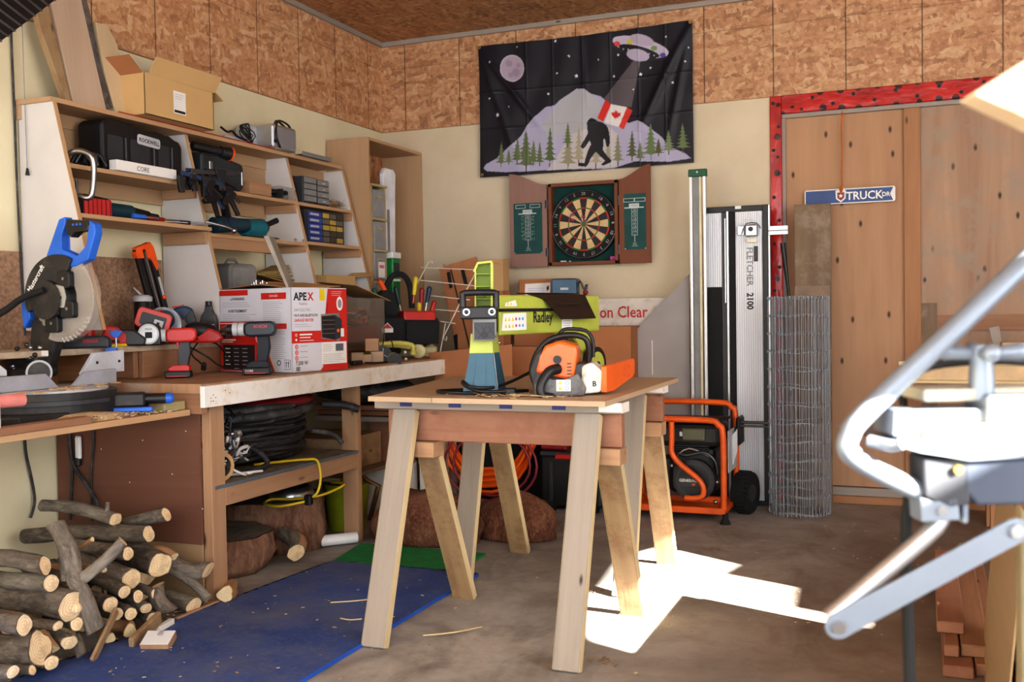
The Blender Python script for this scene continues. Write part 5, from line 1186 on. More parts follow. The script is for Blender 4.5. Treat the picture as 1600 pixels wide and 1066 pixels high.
m = MB(); log(m, (-2.62, 3.33, .045), (-2.68, 3.45, .045), .035, 'peeled', 35); m.build('firewood_log', label='stub of orange wood beside the base of the bench leg', cat='log')
m = MB(); T = TR((-2.93, 4.26, .262)); m.lathe([(.115, .0), (.118, .006), (.1, .05), (.088, .056), (.08, .05), (.07, .012), (.0, .01)], M['steel'], 32, T); m.build('steel_bowl', label='shiny stainless steel pet bowl on the thicker log slice', cat='bowl')
m = MB(); m.cyl((-2.81, 4.32, .033), (-2.68, 4.46, .033), .028, M['white'], seg=20); m.build('white_pipe', label='short white plastic pipe on the floor under the bench', cat='pipe')
yc = plain('yellow_cord', (212, 186, 30), .4)
ec = thing('extension_cord', 'yellow extension cord hanging from the bench shelf onto the log slice', 'cord', (-2.7, 4.1, .26))
m = MB(); m.tube([(-2.85, 3.85, .485), (-2.75, 4.0, .486), (-2.7, 4.05, .487), (-2.672, 4.1, .475), (-2.655, 4.1, .4), (-2.66, 4.08, .33), (-2.69, 4.06, .3)], .0065, yc, 8, sm=4)
m.tube([(-2.70, 4.05, .29), (-2.8, 3.98, .272), (-2.92, 4.02, .27), (-2.95, 4.12, .272), (-2.85, 4.16, .272), (-2.72, 4.2, .29), (-2.68, 4.35, .32), (-2.85, 4.5, .3)], .0065, yc, 8, sm=4); m.build('cord', ec)
m = MB(); m.box((-2.695, 4.055, .295), (.035, .035, .05), M['black'], .006); m.build('plug', ec)

# coils on the lower shelf
def coil(c, rx, ry, n, r, mat, zspread, seed, name, label, jz=.02, y_lean=0, closed=True, cat='hose'):
    rd = random.Random(seed); m = MB()
    for k in range(n):
        fx_ = rd.uniform(.78, 1); ph = rd.uniform(0, 6); z = c[2]+zspread*k/n
        m.tube([(c[0]+rx*fx_*math.cos(2*math.pi*i/22)+.01*math.sin(ph+i), c[1]+ry*fx_*math.sin(2*math.pi*i/22)+.012*math.sin(ph+i*.7), z+jz*math.sin(2*math.pi*i/22+ph)) for i in range(22)], r, mat, 7, True)
    return m, name, label, cat
m, a, b, c_ = coil((-3.08, 4.05, .5), .27, .4, 26, .013, M['rubber'], .17, 3, 'hose_coil', '')
m.tube([(-2.8, 3.7, .6), (-2.76, 3.78, .55), (-2.74, 3.8, .5), (-2.76, 3.7, .482), (-2.85, 3.6, .485)], .013, M['rubber'], 8, sm=3); m.tube([(-2.8, 4.25, .6), (-2.74, 4.35, .57), (-2.72, 4.4, .52)], .013, M['rubber2'], 8, sm=3)
m.build('cable_coil', label='big heap of black rubber cable coiled on the lower bench shelf', cat='cable', at=(-3.05, 4.0, .472))
m, a, b, c_ = coil((-3.05, 4.02, .69), .29, .42, 7, .022, M['rubber2'], .05, 9, '', '', .01)
m.tube([(-2.8, 4.35, .72), (-2.72, 4.42, .71), (-2.66, 4.47, .685)], .02, M['rubber'], 8, sm=3); m.build('hose_coil', label='thick dusty grey-black hose looped over the cable heap', cat='hose', at=(-3.05, 4.02, .67))
m, a, b, c_ = coil((-3.02, 4.1, .745), .26, .3, 4, .02, M['hose_red'], .03, 12, '', '', .008)
m.build('hose_coil', label='dark red hose coil on top of the heap under the bench top', cat='hose', at=(-3.02, 4.1, .73))
rd = random.Random(8); m = MB()
ww = plain('white_black_cable', (190, 188, 186), .45, dirt=(30, 30, 32))
for k in range(30):
    p = Vector((-2.78+rd.uniform(-.05, .06), 3.5+rd.uniform(-.04, .1), .5+rd.uniform(0, .24))); pts = []
    for j in range(7): p = p+Vector((rd.uniform(-.05, .05), rd.uniform(-.06, .06), rd.uniform(-.05, .055))); pts.append((min(p.x, -2.71), max(3.42, p.y), min(.79, max(.49, p.z))))
    m.tube(pts, rd.choice([.004, .006, .0085]), rd.choice([ww, ww, M['black'], M['rubber'], M['hose_red'], M['steel']]), 6, sm=4)
m.build('cable_tangle', label='tangle of white, black and silver cables at the near end of the lower shelf', cat='cables', at=(-2.85, 3.55, .475))
m = MB(); m.cyl((-3.0, 3.55, .536), (-2.73, 3.47, .536), .062, M['card'], seg=24, caps=False); m.disc((0, 0), .062, M['card'], frame((-2.73, 3.47, .536), (.28, .96, 0), (0, 0, 1), (.96, -.28, 0)), 0, 24, .045)
m.cyl((-3.0, 3.55, .536), (-2.735, 3.47, .536), .045, plain('tube_inside', (120, 106, 92), .9), seg=24, caps=False); m.build('cardboard_tube', label='end of a cardboard tube roll on the lower bench shelf', cat='tube')
m = MB(); wl_ = plain('white_lace', (230, 228, 224), .6)
m.tube([(-2.78, 3.5, .58), (-2.74, 3.54, .52), (-2.72, 3.6, .485), (-2.74, 3.64, .48), (-2.78, 3.6, .482)], .006, wl_, 6, sm=4); m.tube([(-2.8, 3.56, .48), (-2.74, 3.62, .486), (-2.71, 3.72, .482)], .006, wl_, 6, sm=3); m.tube([(-2.76, 3.5, .56), (-2.76, 3.58, .49), (-2.72, 3.66, .481)], .005, wl_, 6, sm=3)
m.build('knotted_rope', label='knotted white cord lying on the front edge of the lower bench shelf', cat='rope', at=(-2.75, 3.6, .475))
# ================================================================== tools on the bench and shelves
# ---- garage heater carton
ax = thing('heater_carton', 'red and white APEX garage heater carton standing on the bench front', 'box', (-2.85, 4.1, .9))
cr = Vector((.98, -.2, 0)).normalized(); cd = Vector((.2, .98, 0)).normalized(); C0 = Vector((-2.688, 3.935, .902)); bw, bd_, bh = .485, .37, .393
TL = frame(C0-cr*bw, cr, (0, 0, 1)); TRt = frame(C0, cd, (0, 0, 1))
TBx = frame(C0-cr*bw, cr, cd, (0, 0, 1))
bg = plain('carton_white', (214, 214, 222), .6, var=.02); br_ = plain('carton_red', (204, 42, 34), .55, var=.04); bb_ = plain('carton_black', (40, 32, 34), .55)
m = MB()
for a, b in (((0, 0, 0), (bw, .004, bh)), ((0, bd_-.004, 0), (bw, bd_, bh)), ((0, 0, 0), (.004, bd_, bh)), ((bw-.004, 0, 0), (bw, bd_, bh)), ((0, 0, 0), (bw, bd_, .004))): m.bb(a, b, bg, T=TBx)
m.build('body', ax)
m = MB(); m.box((.36, .18, bh+.015), (.25, .3, .003), M['card'], T=TBx, r=(.04, .1, 0)); m.build('flap', ax)
m = MB(); m.box((.12, .18, bh+.01), (.23, .36, .003), M['card_dark'], T=TBx, r=(0, -.07, 0)); m.build('flap', ax)
m = MB(); m.add([(-3.23, 4.13, 1.5), (-3.18, 4.2, 1.5), (-2.72, 4.0, 1.298), (-2.78, 3.96, 1.298)], [[0, 1, 2, 3]], M['grey'], off=False) if False else m.prism([(0, 0), (.012, 0), (-.075, .235), (-.098, .235)], 0, .12, plain('inner_flap', (150, 142, 132), .7), F((-2.745, 4.03, 1.296), 22)); m.build('raised_flap', ax)
def lines(mb, T, x0, y0, x1, n, dy, mt, h=.0008, th=.0016):
    for i in range(n): mb.rect(x0, y0-i*dy, x1-random.uniform(0, .25)*(x1-x0), y0-i*dy+th, mt, T, h)
L = lambda x: x*bw/.485
g6 = plain('print_grey', (150, 150, 158), .7)
m = MB(); h = .0006
m.rect(0, bh-.03, .2, bh-.004, br_, TL, h); m.text('WARNING', TL @ Matrix.Translation((.09, bh-.052, h)), M['ink'], .018, bold=.0004); m.flat([(.078, bh-.052), (.088, bh-.052), (.083, bh-.042)], M['ink'], TL, h)
lines(m, TL, .02, bh-.065, .26, 3, .009, g6); m.text('AVERTISSEMENT', TL @ Matrix.Translation((.06, bh-.11, h)), M['ink'], .018, bold=.0004); lines(m, TL, .02, bh-.122, .26, 4, .009, g6)
m.rect(.29, bh-.052, .455, bh-.022, br_, TL, h); m.text('DANGER', TL @ Matrix.Translation((.345, bh-.041, h*2)), M['paper'], .014); lines(m, TL, .3, bh-.065, .44, 14, .009, g6)
m.rect(.3, bh-.19, .455, bh-.165, br_, TL, h); m.rect(.0, bh-.16, .28, bh-.153, br_, TL, h); lines(m, TL, .34, bh-.205, .45, 14, .0095, g6)
m.flat([(.0, bh-.165), (.27, bh-.165), (.37, .004), (.0, .004)], br_, TL, h); m.flat([(.27, bh-.165), (.275, bh-.165), (.378, .004), (.37, .004)], plain('cream_line', (230, 200, 150), .6), TL, h)
m.rect(.01, bh-.245, .11, bh-.238, M['paper'], TL, h*2); m.rect(.01, bh-.254, .09, bh-.249, M['paper'], TL, h*2)
m.rect(.02, .01, .24, bh-.265, bb_, TL, h*2)
for i in range(6):
    for j in range(3): m.rect(.035+j*.06, bh-.285-i*.019, .07+j*.06, bh-.281-i*.019, M['paper'] if j == 0 else g6, TL, h*3)
m.disc((.4, .045), .013, M['ink'], TL, h, 16, .009); m.rect(.435, .015, .475, .06, M['ink'], TL, h); m.rect(.437, .017, .473, .058, bg, TL, h*2)
for x in (.448, .462): m.rect(x-.002, .025, x+.002, .048, M['ink'], TL, h*3); m.flat([(x-.005, .045), (x+.005, .045), (x, .054)], M['ink'], TL, h*3)
m.build('side_print', ax)
m = MB(); T = TRt; bw2 = bd_
m.text('APE', T @ Matrix.Translation((.018, bh-.058, h)), M['ink'], .05, sx=.98, bold=.0016); m.text('X', T @ Matrix.Translation((.108, bh-.058, h)), br_, .05, sx=.98, bold=.0016)
m.text('Tools Inc', T @ Matrix.Translation((.05, bh-.08, h)), M['ink'], .014); m.text('240V ELECTRIC', T @ Matrix.Translation((.018, bh-.11, h)), g6, .018, sx=.9)
m.text('WI-FI AND BLUETOOTH', T @ Matrix.Translation((.018, bh-.135, h)), M['ink'], .0175, sx=.8, bold=.0003); m.text('GARAGE HEATER', T @ Matrix.Translation((.018, bh-.158, h)), br_, .02, sx=.8, bold=.0003)
lines(m, T, .02, bh-.172, .13, 2, .01, g6)
m.rect(.0, bh-.258, .2, bh-.202, br_, T, h); m.rect(.05, bh-.222, .13, bh-.215, M['paper'], T, h*2); m.rect(.05, bh-.235, .12, bh-.23, M['paper'], T, h*2); m.rect(.05, bh-.248, .14, bh-.245, M['paper'], T, h*2)
m.disc((.028, bh-.22), .007, M['paper'], T, h*2, 12, .004); m.disc((.028, bh-.242), .006, M['paper'], T, h*2, 12)
for i in range(3): m.disc((.03, bh-.275-i*.026), .011, br_, T, h, 18); m.disc((.03, bh-.275-i*.026), .007, bg, T, h*2, 14, .004); m.rect(.05, bh-.273-i*.026, .1, bh-.2705-i*.026, g6, T, h)
m.text('7,500 W', T @ Matrix.Translation((.022, .034, h)), M['ink'], .026, sx=.85, bold=.0005); m.rect(.025, .006, .05, .026, M['ink'], T, h)
for k in range(4): m.rect(.028+k*.006, .006, .03+k*.006, .026, bg, T, h*2)
m.rect(.185, bh-.06, .22, bh-.004, plain('carton_yellow', (236, 206, 30), .6), T, h); m.flat([(.24, bh-.004), (.37, bh-.004), (.37, .0), (.18, .0), (.2, .02), (.19, .1), (.225, bh-.1)], br_, T, h)
m.rect(.235, bh-.22, .237, bh-.07, M['ink'], T, h*2); lines(m, T, .265, bh-.018, .35, 3, .009, M['paper'])
m.disc((.32, bh-.075), .022, M['paper'], T, h*2, 22, ry=.034); m.disc((.32, bh-.075), .014, g6, T, h*3, 14, ry=.022)
# picture of the heater
m.flat([(.19, bh-.125), (.315, bh-.12), (.315, bh-.255), (.19, bh-.24)], M['grey'], T, h*3); m.flat([(.195, bh-.135), (.285, bh-.13), (.285, bh-.25), (.195, bh-.235)], bb_, T, h*4); m.flat([(.285, bh-.13), (.33, bh-.15), (.335, bh-.235), (.285, bh-.25)], M['char'], T, h*4)
for k in range(4): m.rect(.198, bh-.155-k*.021, .282, bh-.153-k*.021, M['grey'], T, h*5)
m.disc((.305, bh-.205), .009, M['orange'], T, h*5, 12); m.rect(.322, bh-.235, .345, bh-.195, M['paper'], T, h*5)
m.rect(.19, .03, .362, .135, M['paper'], T, h*3); m.rect(.285, .09, .34, .125, g6, T, h*4)
for k in range(11): m.rect(.287+k*.0048, .09, .289+k*.0048, .125, M['ink'], T, h*5)
lines(m, T, .2, .12, .27, 4, .009, g6, .003); lines(m, T, .2, .075, .35, 5, .009, g6, .003); m.build('front_print', ax)

# ---- cordless tools
def drill(name, T, label, body, grip, chuck, batt, scale=1, batname=None, cat='drill', extra=None):
    """side profile facing the room: chuck to the left"""
    T = T @ Matrix.Scale(scale, 4); t = thing(name, label, cat, tuple(T.translation))
    m = MB(); m.prism([(-.03, .165), (.075, .168), (.088, .185), (.086, .222), (.07, .235), (-.03, .233), (-.05, .22), (-.05, .178)], -.028, .028, body, T, b=.01); m.build('motor_housing', t)
    m = MB(); m.prism([(.005, .17), (.055, .17), (.06, .12), (.045, .05), (.0, .05), (.012, .12)], -.018, .018, grip, T, b=.007); m.build('grip', t)
    m = MB(); m.prism([(-.008, .168), (.006, .168), (.012, .135), (.0, .14)], -.008, .008, M['red'] if grip is not M['red'] else M['black'], T, b=.002); m.build('trigger', t)
    m = MB(); m.cyl((-.05, .2, 0), (-.1, .2, 0), .03, chuck, seg=18, T=T); m.cyl((-.1, .2, 0), (-.125, .2, 0), .022, M['black'], seg=18, T=T); m.cyl((-.125, .2, 0), (-.15, .2, 0), .02, M['steel'], r1=.01, seg=16, T=T); m.cyl((-.075, .2, 0), (-.077, .2, 0), .0315, M['darksteel'], seg=18, T=T); m.build('chuck', t)
    m = MB(); m.prism([(-.04, .03), (.055, .03), (.055, .055), (.04, .062), (-.02, .06), (-.045, .045)], -.026, .026, grip if batt is M['black'] else batt, T, b=.005); m.build('foot', t)
    bt = MB(); bt.prism([(-.058, .0), (.06, .0), (.06, .032), (-.058, .032)], -.036, .036, M['black'], T, b=.006); bt.box((0, .008, .0365), (.09, .004, .001), M['red'], T=T)
    if batname: bt.text(batname, T @ Matrix.Translation((-.045, .014, .0368)), M['paper'], .014)
    bt.build('battery', t)
    return t, T
drill('cordless_drill', F((-3.03, 3.57, .902), 30), 'red and black cordless drill standing on its battery in front of the bench ledge', M['red'], M['char'], M['ltgrey'], M['red'], .93)
t_, T_ = drill('cordless_drill', F((-2.79, 3.81, .902), 22), 'dark navy hammer drill with a silver chuck standing before the heater carton', plain('bosch_navy', (26, 34, 48), .4), plain('navy_grip', (24, 30, 42), .6), M['ltgrey'], M['black'], 1.03, 'CORE')
m = MB(); m.text('BOSCH', T_ @ Matrix.Translation((-.005, .205, .029)), M['red'], .018, bold=.0004); m.build('lettering', t_)

# ---- things on the ledge (z 1.045), left to right
ZL = 1.046
cl = thing('folding_clamp', 'long orange and black aluminium clamp guide leaning against the wall above the ledge', 'clamp', (-3.35, 3.85, ZL))
Tq = frame((-3.36, 3.9, ZL), (0, 1, 0), (0, 0, 1), (1, 0, 0)) @ Matrix.Rotation(R(19), 4, 'Z')
m = MB(); m.box((-.055, .26, 0), (.028, .44, .02), M['black'], .002, T=Tq); m.box((-.02, .25, .004), (.022, .44, .02), M['darksteel'], .002, T=Tq); m.box((-.02, .25, .015), (.008, .42, .002), M['steel'], T=Tq); m.box((.03, .24, 0), (.03, .42, .02), M['black'], .002, T=Tq); m.build('rails', cl)
m = MB(); m.prism([(-.075, .46), (-.06, .49), (.035, .49), (.05, .46), (.05, .37), (.03, .35), (.012, .42), (-.07, .44)], -.014, .014, M['orange'], Tq, b=.003); m.build('head', cl)
m = MB(); m.prism([(-.03, .1), (.01, .14), (.03, .09), (.02, .03), (-.02, .03)], -.01, .016, M['orange'], Tq, b=.003); m.box((.03, .27, .012), (.012, .1, .006), M['ltgrey'], T=Tq); m.ball((.03, .22, .014), .012, M['orange'], T=Tq); m.build('slider', cl)
an = thing('air_nozzle_canister', 'black canister with a grey cap and small nozzle standing behind the red light', 'canister', (-3.32, 3.68, ZL))
m = MB(); T = TR((-3.32, 3.68, ZL)); m.lathe([(.034, 0), (.036, .02), (.036, .19), (.03, .2)], M['black'], 18, T); m.build('can', an); m = MB(); m.lathe([(.044, .195), (.046, .215), (.03, .225), (.0, .226)], M['ltgrey'], 18, T); m.cyl((0, 0, .22), (-.03, -.02, .26), .007, M['ltgrey'], r1=.003, seg=8, T=T); m.build('cap', an)
wl2 = thing('work_light', 'red rectangular cordless work light tilted on the ledge', 'light', (-3.2, 3.6, ZL))
Tq = F((-3.19, 3.6, 1.15), 40) @ Matrix.Rotation(R(-18), 4, 'Z')
m = MB(); m.prism(rrect(-.075, -.04, .075, .05, .02), -.04, 0, M['red'], Tq, b=.006); m.prism(rrect(-.075, -.04, .075, .05, .02), .0, .012, plain('red_bezel', (206, 60, 48), .4), Tq, b=.004); m.build('body', wl2)
m = MB(); m.prism(rrect(-.055, -.025, .055, .03, .008), .0115, .0135, M['char'], Tq); m.rect(.005, -.02, .045, .012, M['ltgrey'], Tq, .014); m.rect(.018, -.012, .03, .002, M['ink'], Tq, .0145); m.build('lens', wl2)
m = MB(); m.bb((-3.26, 3.55, ZL), (-3.16, 3.65, 1.1), M['black'], .01); m.build('foot', wl2)
rg_ = thing('reciprocating_saw', 'red and black power tool lying on the ledge left of the tape measure', 'power tool', (-3.22, 3.42, ZL))
Tq = F((-3.2, 3.42, ZL), 40)
m = MB(); m.prism([(-.09, .03), (-.06, .09), (-.02, .085), (.02, .05), (.02, .01), (-.08, .0)], -.03, .03, M['red'], Tq, b=.008); m.build('housing', rg_); m = MB(); m.prism([(-.02, .075), (.05, .07), (.1, .03), (.09, .0), (.02, .0), (-.01, .03)], -.025, .025, M['black'], Tq, b=.008); m.build('grip', rg_)
tm = thing('tape_measure', 'round silver and black tape measure standing on the ledge edge', 'tape measure', (-3.12, 3.5, ZL))
Tq = F((-3.12, 3.5, ZL+.05), 26)
m = MB(); m.prism([(-.045, -.05), (.048, -.05), (.05, .0), (.04, .035), (.0, .05), (-.035, .04), (-.052, .0)], -.025, .02, M['black'], Tq, b=.006); m.build('case', tm); m = MB(); m.disc((0, 0), .045, M['ltgrey'], Tq, .0215, 26); m.disc((0, 0), .038, plain('face_white', (222, 226, 228), .4), Tq, .022, 26); m.prism(rrect(-.014, -.018, .016, .008, .003), .022, .023, M['ink'], Tq); m.text('MAX', Tq @ Matrix.Translation((-.014, .016, .0225)), M['ink'], .014); m.build('face', tm)
cs2 = thing('circular_saw', 'cordless circular saw with a big silver blade guard behind the red drill', 'saw', (-3.24, 3.78, ZL))
Tq = F((-3.24, 3.72, ZL+.085), 30)
m = MB(); m.disc((0, 0), .083, M['ltgrey'], Tq, .0, 34); m.cyl((0, 0, -.03), (0, 0, 0), .083, M['alu'], seg=34, T=Tq); m.build('blade_guard', cs2); m = MB(); m.prism([(-.06, .02), (-.04, .05), (.06, -.03), (.08, -.07), (.05, -.075), (-.05, -.03)], 0, .03, M['char'], Tq, b=.006); m.disc((.01, .025), .045, M['navy'], Tq, .002, 20); m.cyl((.0, .0, .03), (.05, .035, .034), .008, M['black'], seg=8, T=Tq); m.build('motor', cs2)
m = MB(); m.text('SKIL', Tq @ Matrix.Translation((-.02, .06, .002)), M['red'], .016, bold=.0006); m.build('lettering', cs2)
jg = thing('jigsaw', 'dark blue jigsaw with red trigger standing behind the circular saw', 'saw', (-3.26, 3.98, ZL))
Tq = F((-3.27, 3.87, ZL), 30)
m = MB(); m.prism([(-.055, .13), (-.02, .165), (.03, .175), (.06, .16), (.07, .12), (.085, .06), (.09, .03), (.06, .02), (.045, .06), (.03, .12), (.0, .135), (-.04, .115)], -.02, .02, M['navy'], Tq, b=.008); m.prism([(-.07, .03), (-.055, .12), (-.03, .11), (-.01, .05), (.06, .04), (.06, .0), (-.06, .0)], -.025, .025, M['navy'], Tq, b=.006); m.build('body', jg); m = MB(); m.prism([(.0, .13), (.02, .135), (.02, .11), (.008, .105)], -.01, .01, M['red'], Tq); m.build('trigger', jg); m = MB(); m.prism([(-.03, .165), (.02, .176), (.02, .18), (-.03, .172)], -.015, .015, M['red'], Tq); m.build('red_stripe', jg)
m = MB(); m.prism([(.03, .122), (.062, .158), (.088, .07), (.06, .03)], .0205, .026, M['black'], Tq, b=.002); m.build('rubber_grip', jg)
sd = thing('sander', 'black and red palm sander with a silver knob lying on the ledge', 'sander', (-3.12, 3.86, ZL))
Tq = F((-3.1, 3.84, ZL), 30)
m = MB(); m.ball((-.02, .05, 0), (.085, .045, .04), M['black'], T=Tq @ Matrix.Rotation(R(-12), 4, 'Z')); m.build('body', sd); m = MB(); m.prism([(.02, .07), (.07, .05), (.09, .02), (.06, .0), (-.06, .0), (-.02, .02)], -.03, .043, M['red'], Tq, b=.01); m.build('red_side', sd); m = MB(); m.ball((.11, .045, .0), .027, M['steel'], T=Tq); m.cyl((.06, .035, 0), (.11, .045, 0), .018, M['black'], seg=12, T=Tq); m.build('knob', sd)
bt = thing('oil_bottle', 'black oil bottle with a pale label standing at the left of the heater carton', 'bottle', (-3.19, 3.985, ZL))
Tq = F((-3.19, 3.985, ZL), 24)
m = MB(); m.prism([(-.04, 0), (.04, 0), (.04, .1), (.032, .13), (.014, .145), (.014, .175), (-.014, .175), (-.014, .145), (-.032, .13), (-.04, .1)], -.022, .022, plain('oil_black', (30, 22, 20), .3), Tq, b=.004); m.build('body', bt); m = MB(); m.cyl((0, .172, 0), (0, .195, 0), .016, M['black'], seg=14, T=Tq); m.build('cap', bt); m = MB(); m.rect(-.03, .01, .03, .085, M['ltgrey'], Tq, .0225); lines(m, Tq, -.02, .07, .02, 5, .012, g6, .023); m.build('label', bt)
m = MB(); m.tube([(-3.06, 3.74, 1.05), (-3.08, 3.72, 1.0), (-2.98, 3.66, .96), (-2.98, 3.68, .94)], .004, M['black'], 6, sm=4); m.tube([(-3.1, 3.8, 1.055), (-3.05, 3.86, 1.04), (-3.05, 3.95, .96), (-3.0, 3.9, .925), (-2.98, 3.78, .945), (-2.98, 3.7, .99), (-3.1, 3.68, 1.05)], .004, M['black'], 6, sm=4)
m.box((-2.975, 3.672, .945), (.02, .02, .04), M['black'], .004, r=(.4, .5, 0)); m.build('extension_cord', label='thin black cord looping off the ledge behind the red drill', cat='cord')
m = MB(); Tq = F((-3.19, 3.2, ZL), 30); m.prism([(-.13, .0), (.1, .0), (.1, .035), (.08, .05), (-.13, .048)], -.03, .03, M['char'], Tq, b=.008); m.box((.03, .03, .032), (.06, .014, .003), M['hose_red'], T=Tq); m.build('tool_battery_pack', label='flat black tool with red print on the ledge beside the blue clamps', cat='power tool')
m = MB(); Tq = F((-3.3, 3.28, ZL), 30); m.box((0, .05, 0), (.12, .1, .06), M['red'], .015, seg=2, T=Tq); m.build('red_pouch', label='red pouch half hidden behind the mitre saw guard', cat='pouch')
m = MB(); m.bb((-3.2, 3.25, ZL), (-3.17, 3.6, ZL+.012), M['yellow'], .002); m.build('spirit_level', label='thin yellow level lying on the ledge edge under the tape measure', cat='level')
for i, (y_, z_, lab) in enumerate(((3.3, 1.1, 'upper blue handled bar clamp hanging at the ledge edge'), (3.27, 1.03, 'lower blue handled bar clamp hanging under the first one'))):
    t = thing('bar_clamp', lab, 'clamp', (-3.12, y_, z_-.1)); Tq = F((-3.12, y_, z_), 30)
    m = MB(); m.cyl((0, .0, 0), (0, -.1, 0), .004, M['steel'], seg=8, T=Tq); m.box((-.02, -.03, -.01), (.06, .012, .014), M['black'], .002, T=Tq); m.build('bar', t)
    m = MB(); m.prism([(-.022, .0), (-.024, .016), (-.008, .012), (0, .022), (.008, .012), (.024, .016), (.022, 0), (.006, -.016), (-.006, -.016)], -.006, .006, M['blue'], Tq, b=.002); m.build('handle', t)
# small items on bench between carton and tool bag
for i, (dx, z, w_, lab) in enumerate(((0, 0, .062, 'left pale wooden cube beside the heater carton'), (.058, 0, .05, 'small middle wooden cube in the row of three'), (.115, 0, .065, 'right wooden cube in the row of three'), (.085, .066, .07, 'wooden cube with a knot stacked on top of the others'))):
    p = Vector((-2.82, 4.74, .901+z))+Vector((.376*0+.6, .8, 0)).normalized()*dx*1.0; m = MB(); m.box((p.x, p.y, p.z+w_/2), (w_, w_, w_*.97), M['ply'] if i != 3 else M['spruce'], .002, r=(0, 0, R(25))); m.build('wood_cube', label=lab, cat='wood block')
tb = thing('tool_bag', 'open black tool bag stuffed with screwdrivers standing on the bench', 'tool bag', (-2.97, 5.5, .9))
fab = plain('black_canvas', (30, 31, 36), .85, var=.2); Tq = F((-2.97, 5.5, .98), 50)
m = MB(); m.prism([(-.2, -.0), (.21, 0), (.225, .16), (-.23, .17), (-.235, .1)], -.09, .09, fab, Tq, b=.02); m.prism([(-.19, .16), (-.02, .165), (-.03, .3), (-.1, .34), (-.17, .28)], -.06, .05, fab, Tq, b=.02); m.build('bag', tb)
m = MB(); m.prism([(-.01, .14), (.205, .13), (.2, .2), (-.01, .205)], -.07, .088, M['red'], Tq, b=.01); m.build('red_band', tb)
m = MB(); m.prism([(-.235, .01), (-.02, .0), (-.01, .16), (-.24, .165)], .09, .1, fab, Tq, b=.004); m.prism([(0, .0), (.21, .0), (.22, .14), (0, .14)], .09, .105, fab, Tq, b=.004); m.build('pockets', tb)
m = MB(); m.flat([(-.16, .1), (-.12, .135), (-.085, .1), (-.085, .075), (-.155, .075)], M['paper'], Tq, .1012); m.flat([(-.155, .1), (-.12, .13), (-.09, .1)], M['red'], Tq, .1016); m.build('badge', tb)
m = MB(); m.tube([(-.08, .2, 0), (-.09, .33, 0), (-.04, .42, 0), (.03, .42, 0), (.07, .35, 0), (.08, .22, 0)], .018, fab, 10, T=Tq, sm=4); m.build('carry_handle', tb)
for i, (x, y, tx_, ty, ln, mt, mt2, lab) in enumerate(((-.03, .2, -.13, .38, .1, M['orange'], M['steel'], 'orange handled screwdriver leaning left out of the tool bag'), (.0, .2, -.03, .34, .1, plain('dark_green', (34, 58, 52), .5), M['steel'], 'dark green handled screwdriver in the middle of the tool bag'), (.08, .25, .1, .4, .1, M['yellow'], M['orange'], 'yellow and orange handled tool standing at the back of the tool bag'), (.13, .2, .14, .33, .09, M['hose_red'], M['steel'], 'maroon handled pliers in the right of the tool bag'), (.16, .2, .19, .34, .09, M['navy'], M['steel'], 'navy handled tool at the right of the tool bag'), (.19, .16, .22, .25, .07, M['red'], M['steel'], 'small red handled tool at the right end of the tool bag'), (.12, .15, .12, .24, .05, M['yellow'], M['steel'], 'short yellow tool in the red band of the tool bag'), (-.15, .26, -.17, .33, .06, plain('green_h', (20, 90, 70), .4), M['steel'], 'green capped tool at the left of the tool bag'))):
    t = thing('screwdriver', lab, 'hand tool', tuple(Tq @ Vector((x, y, .0)))); a = Vector((x, y, .02)); b = Vector((tx_, ty, .02)); d = (b-a).normalized()
    m = MB(); m.cyl(a, b-d*ln, .005, mt2, seg=8, T=Tq); m.build('shaft', t); m = MB(); m.cyl(b-d*ln, b, .012, mt, r1=.016, seg=12, T=Tq); m.ball(b, .016, mt, T=Tq); m.build('handle', t)
def roll(name, c, r, w_, mat, label, cat, ang=22, core=None):
    m = MB(); T = F(c, ang); m.lathe([(r*.35, -w_/2), (r, -w_/2), (r*1.02, 0), (r, w_/2), (r*.35, w_/2)], mat, 24, T=T @ Matrix.Rotation(R(90), 4, 'X') if core else T); return m.build(name, label=label, cat=cat)
strapm = plain('strap_yellow', (208, 200, 104), .7, var=.1, dirt=(160, 150, 90))
m = MB(); Tq = F((-2.83, 5.12, .91), 40)
for k in range(9): m.tube([(-.15+.008*k, .0, -.02), (-.12, .05+.002*k, 0), (.0, .075+.002*k, .0), (.12, .06+.002*k, 0), (.15-.004*k, .02, .0)], .0135, strapm, 6, T=Tq @ Matrix.Translation((0, 0, .004*k)), sm=3)
m.build('webbing_strap', label='heap of pale yellow webbing strap in front of the tool bag', cat='strap', at=(-2.83, 5.12, .9))
m = MB(); T = TR((-2.76, 5.33, .945), R(30), R(90)); m.lathe([(.02, -.025), (.04, -.026), (.041, .025), (.02, .025)], plain('masking_tape', (214, 206, 160), .6), 24, T); m.build('tape_roll', label='upright roll of yellowish tape next to the webbing strap', cat='tape')
m = MB(); T = TR((-2.86, 5.66, .901)); m.lathe([(.052, 0), (.054, .05), (.05, .055), (.046, .058), (.02, .075), (0, .078)], plain('cream_tub', (206, 198, 156), .6), 24, T); m.build('round_tub', label='round cream tub at the far end of the bench in front of the bag', cat='tub')
for i, (x, y_, z_, lab) in enumerate(((-2.71, 5.07, .95, 'upper small white cap on the webbing strap'), (-2.7, 5.06, .912, 'lower small white cap at the bench edge'))):
    m = MB(); m.ball((x, y_, z_), .009, M['white']); m.build('white_cap', label=lab, cat='marble')  # small white caps, modelled as plain balls
hl = thing('head_torch', 'black ribbed pot light with a silver three-pointed wire on the bench edge', 'lamp', (-2.72, 4.86, .901))
Tq = F((-2.74, 4.87, .945), 35)
m = MB(); m.cyl((0, 0, -.06), (0, 0, .02), .043, M['black'], r1=.048, seg=22, T=Tq)
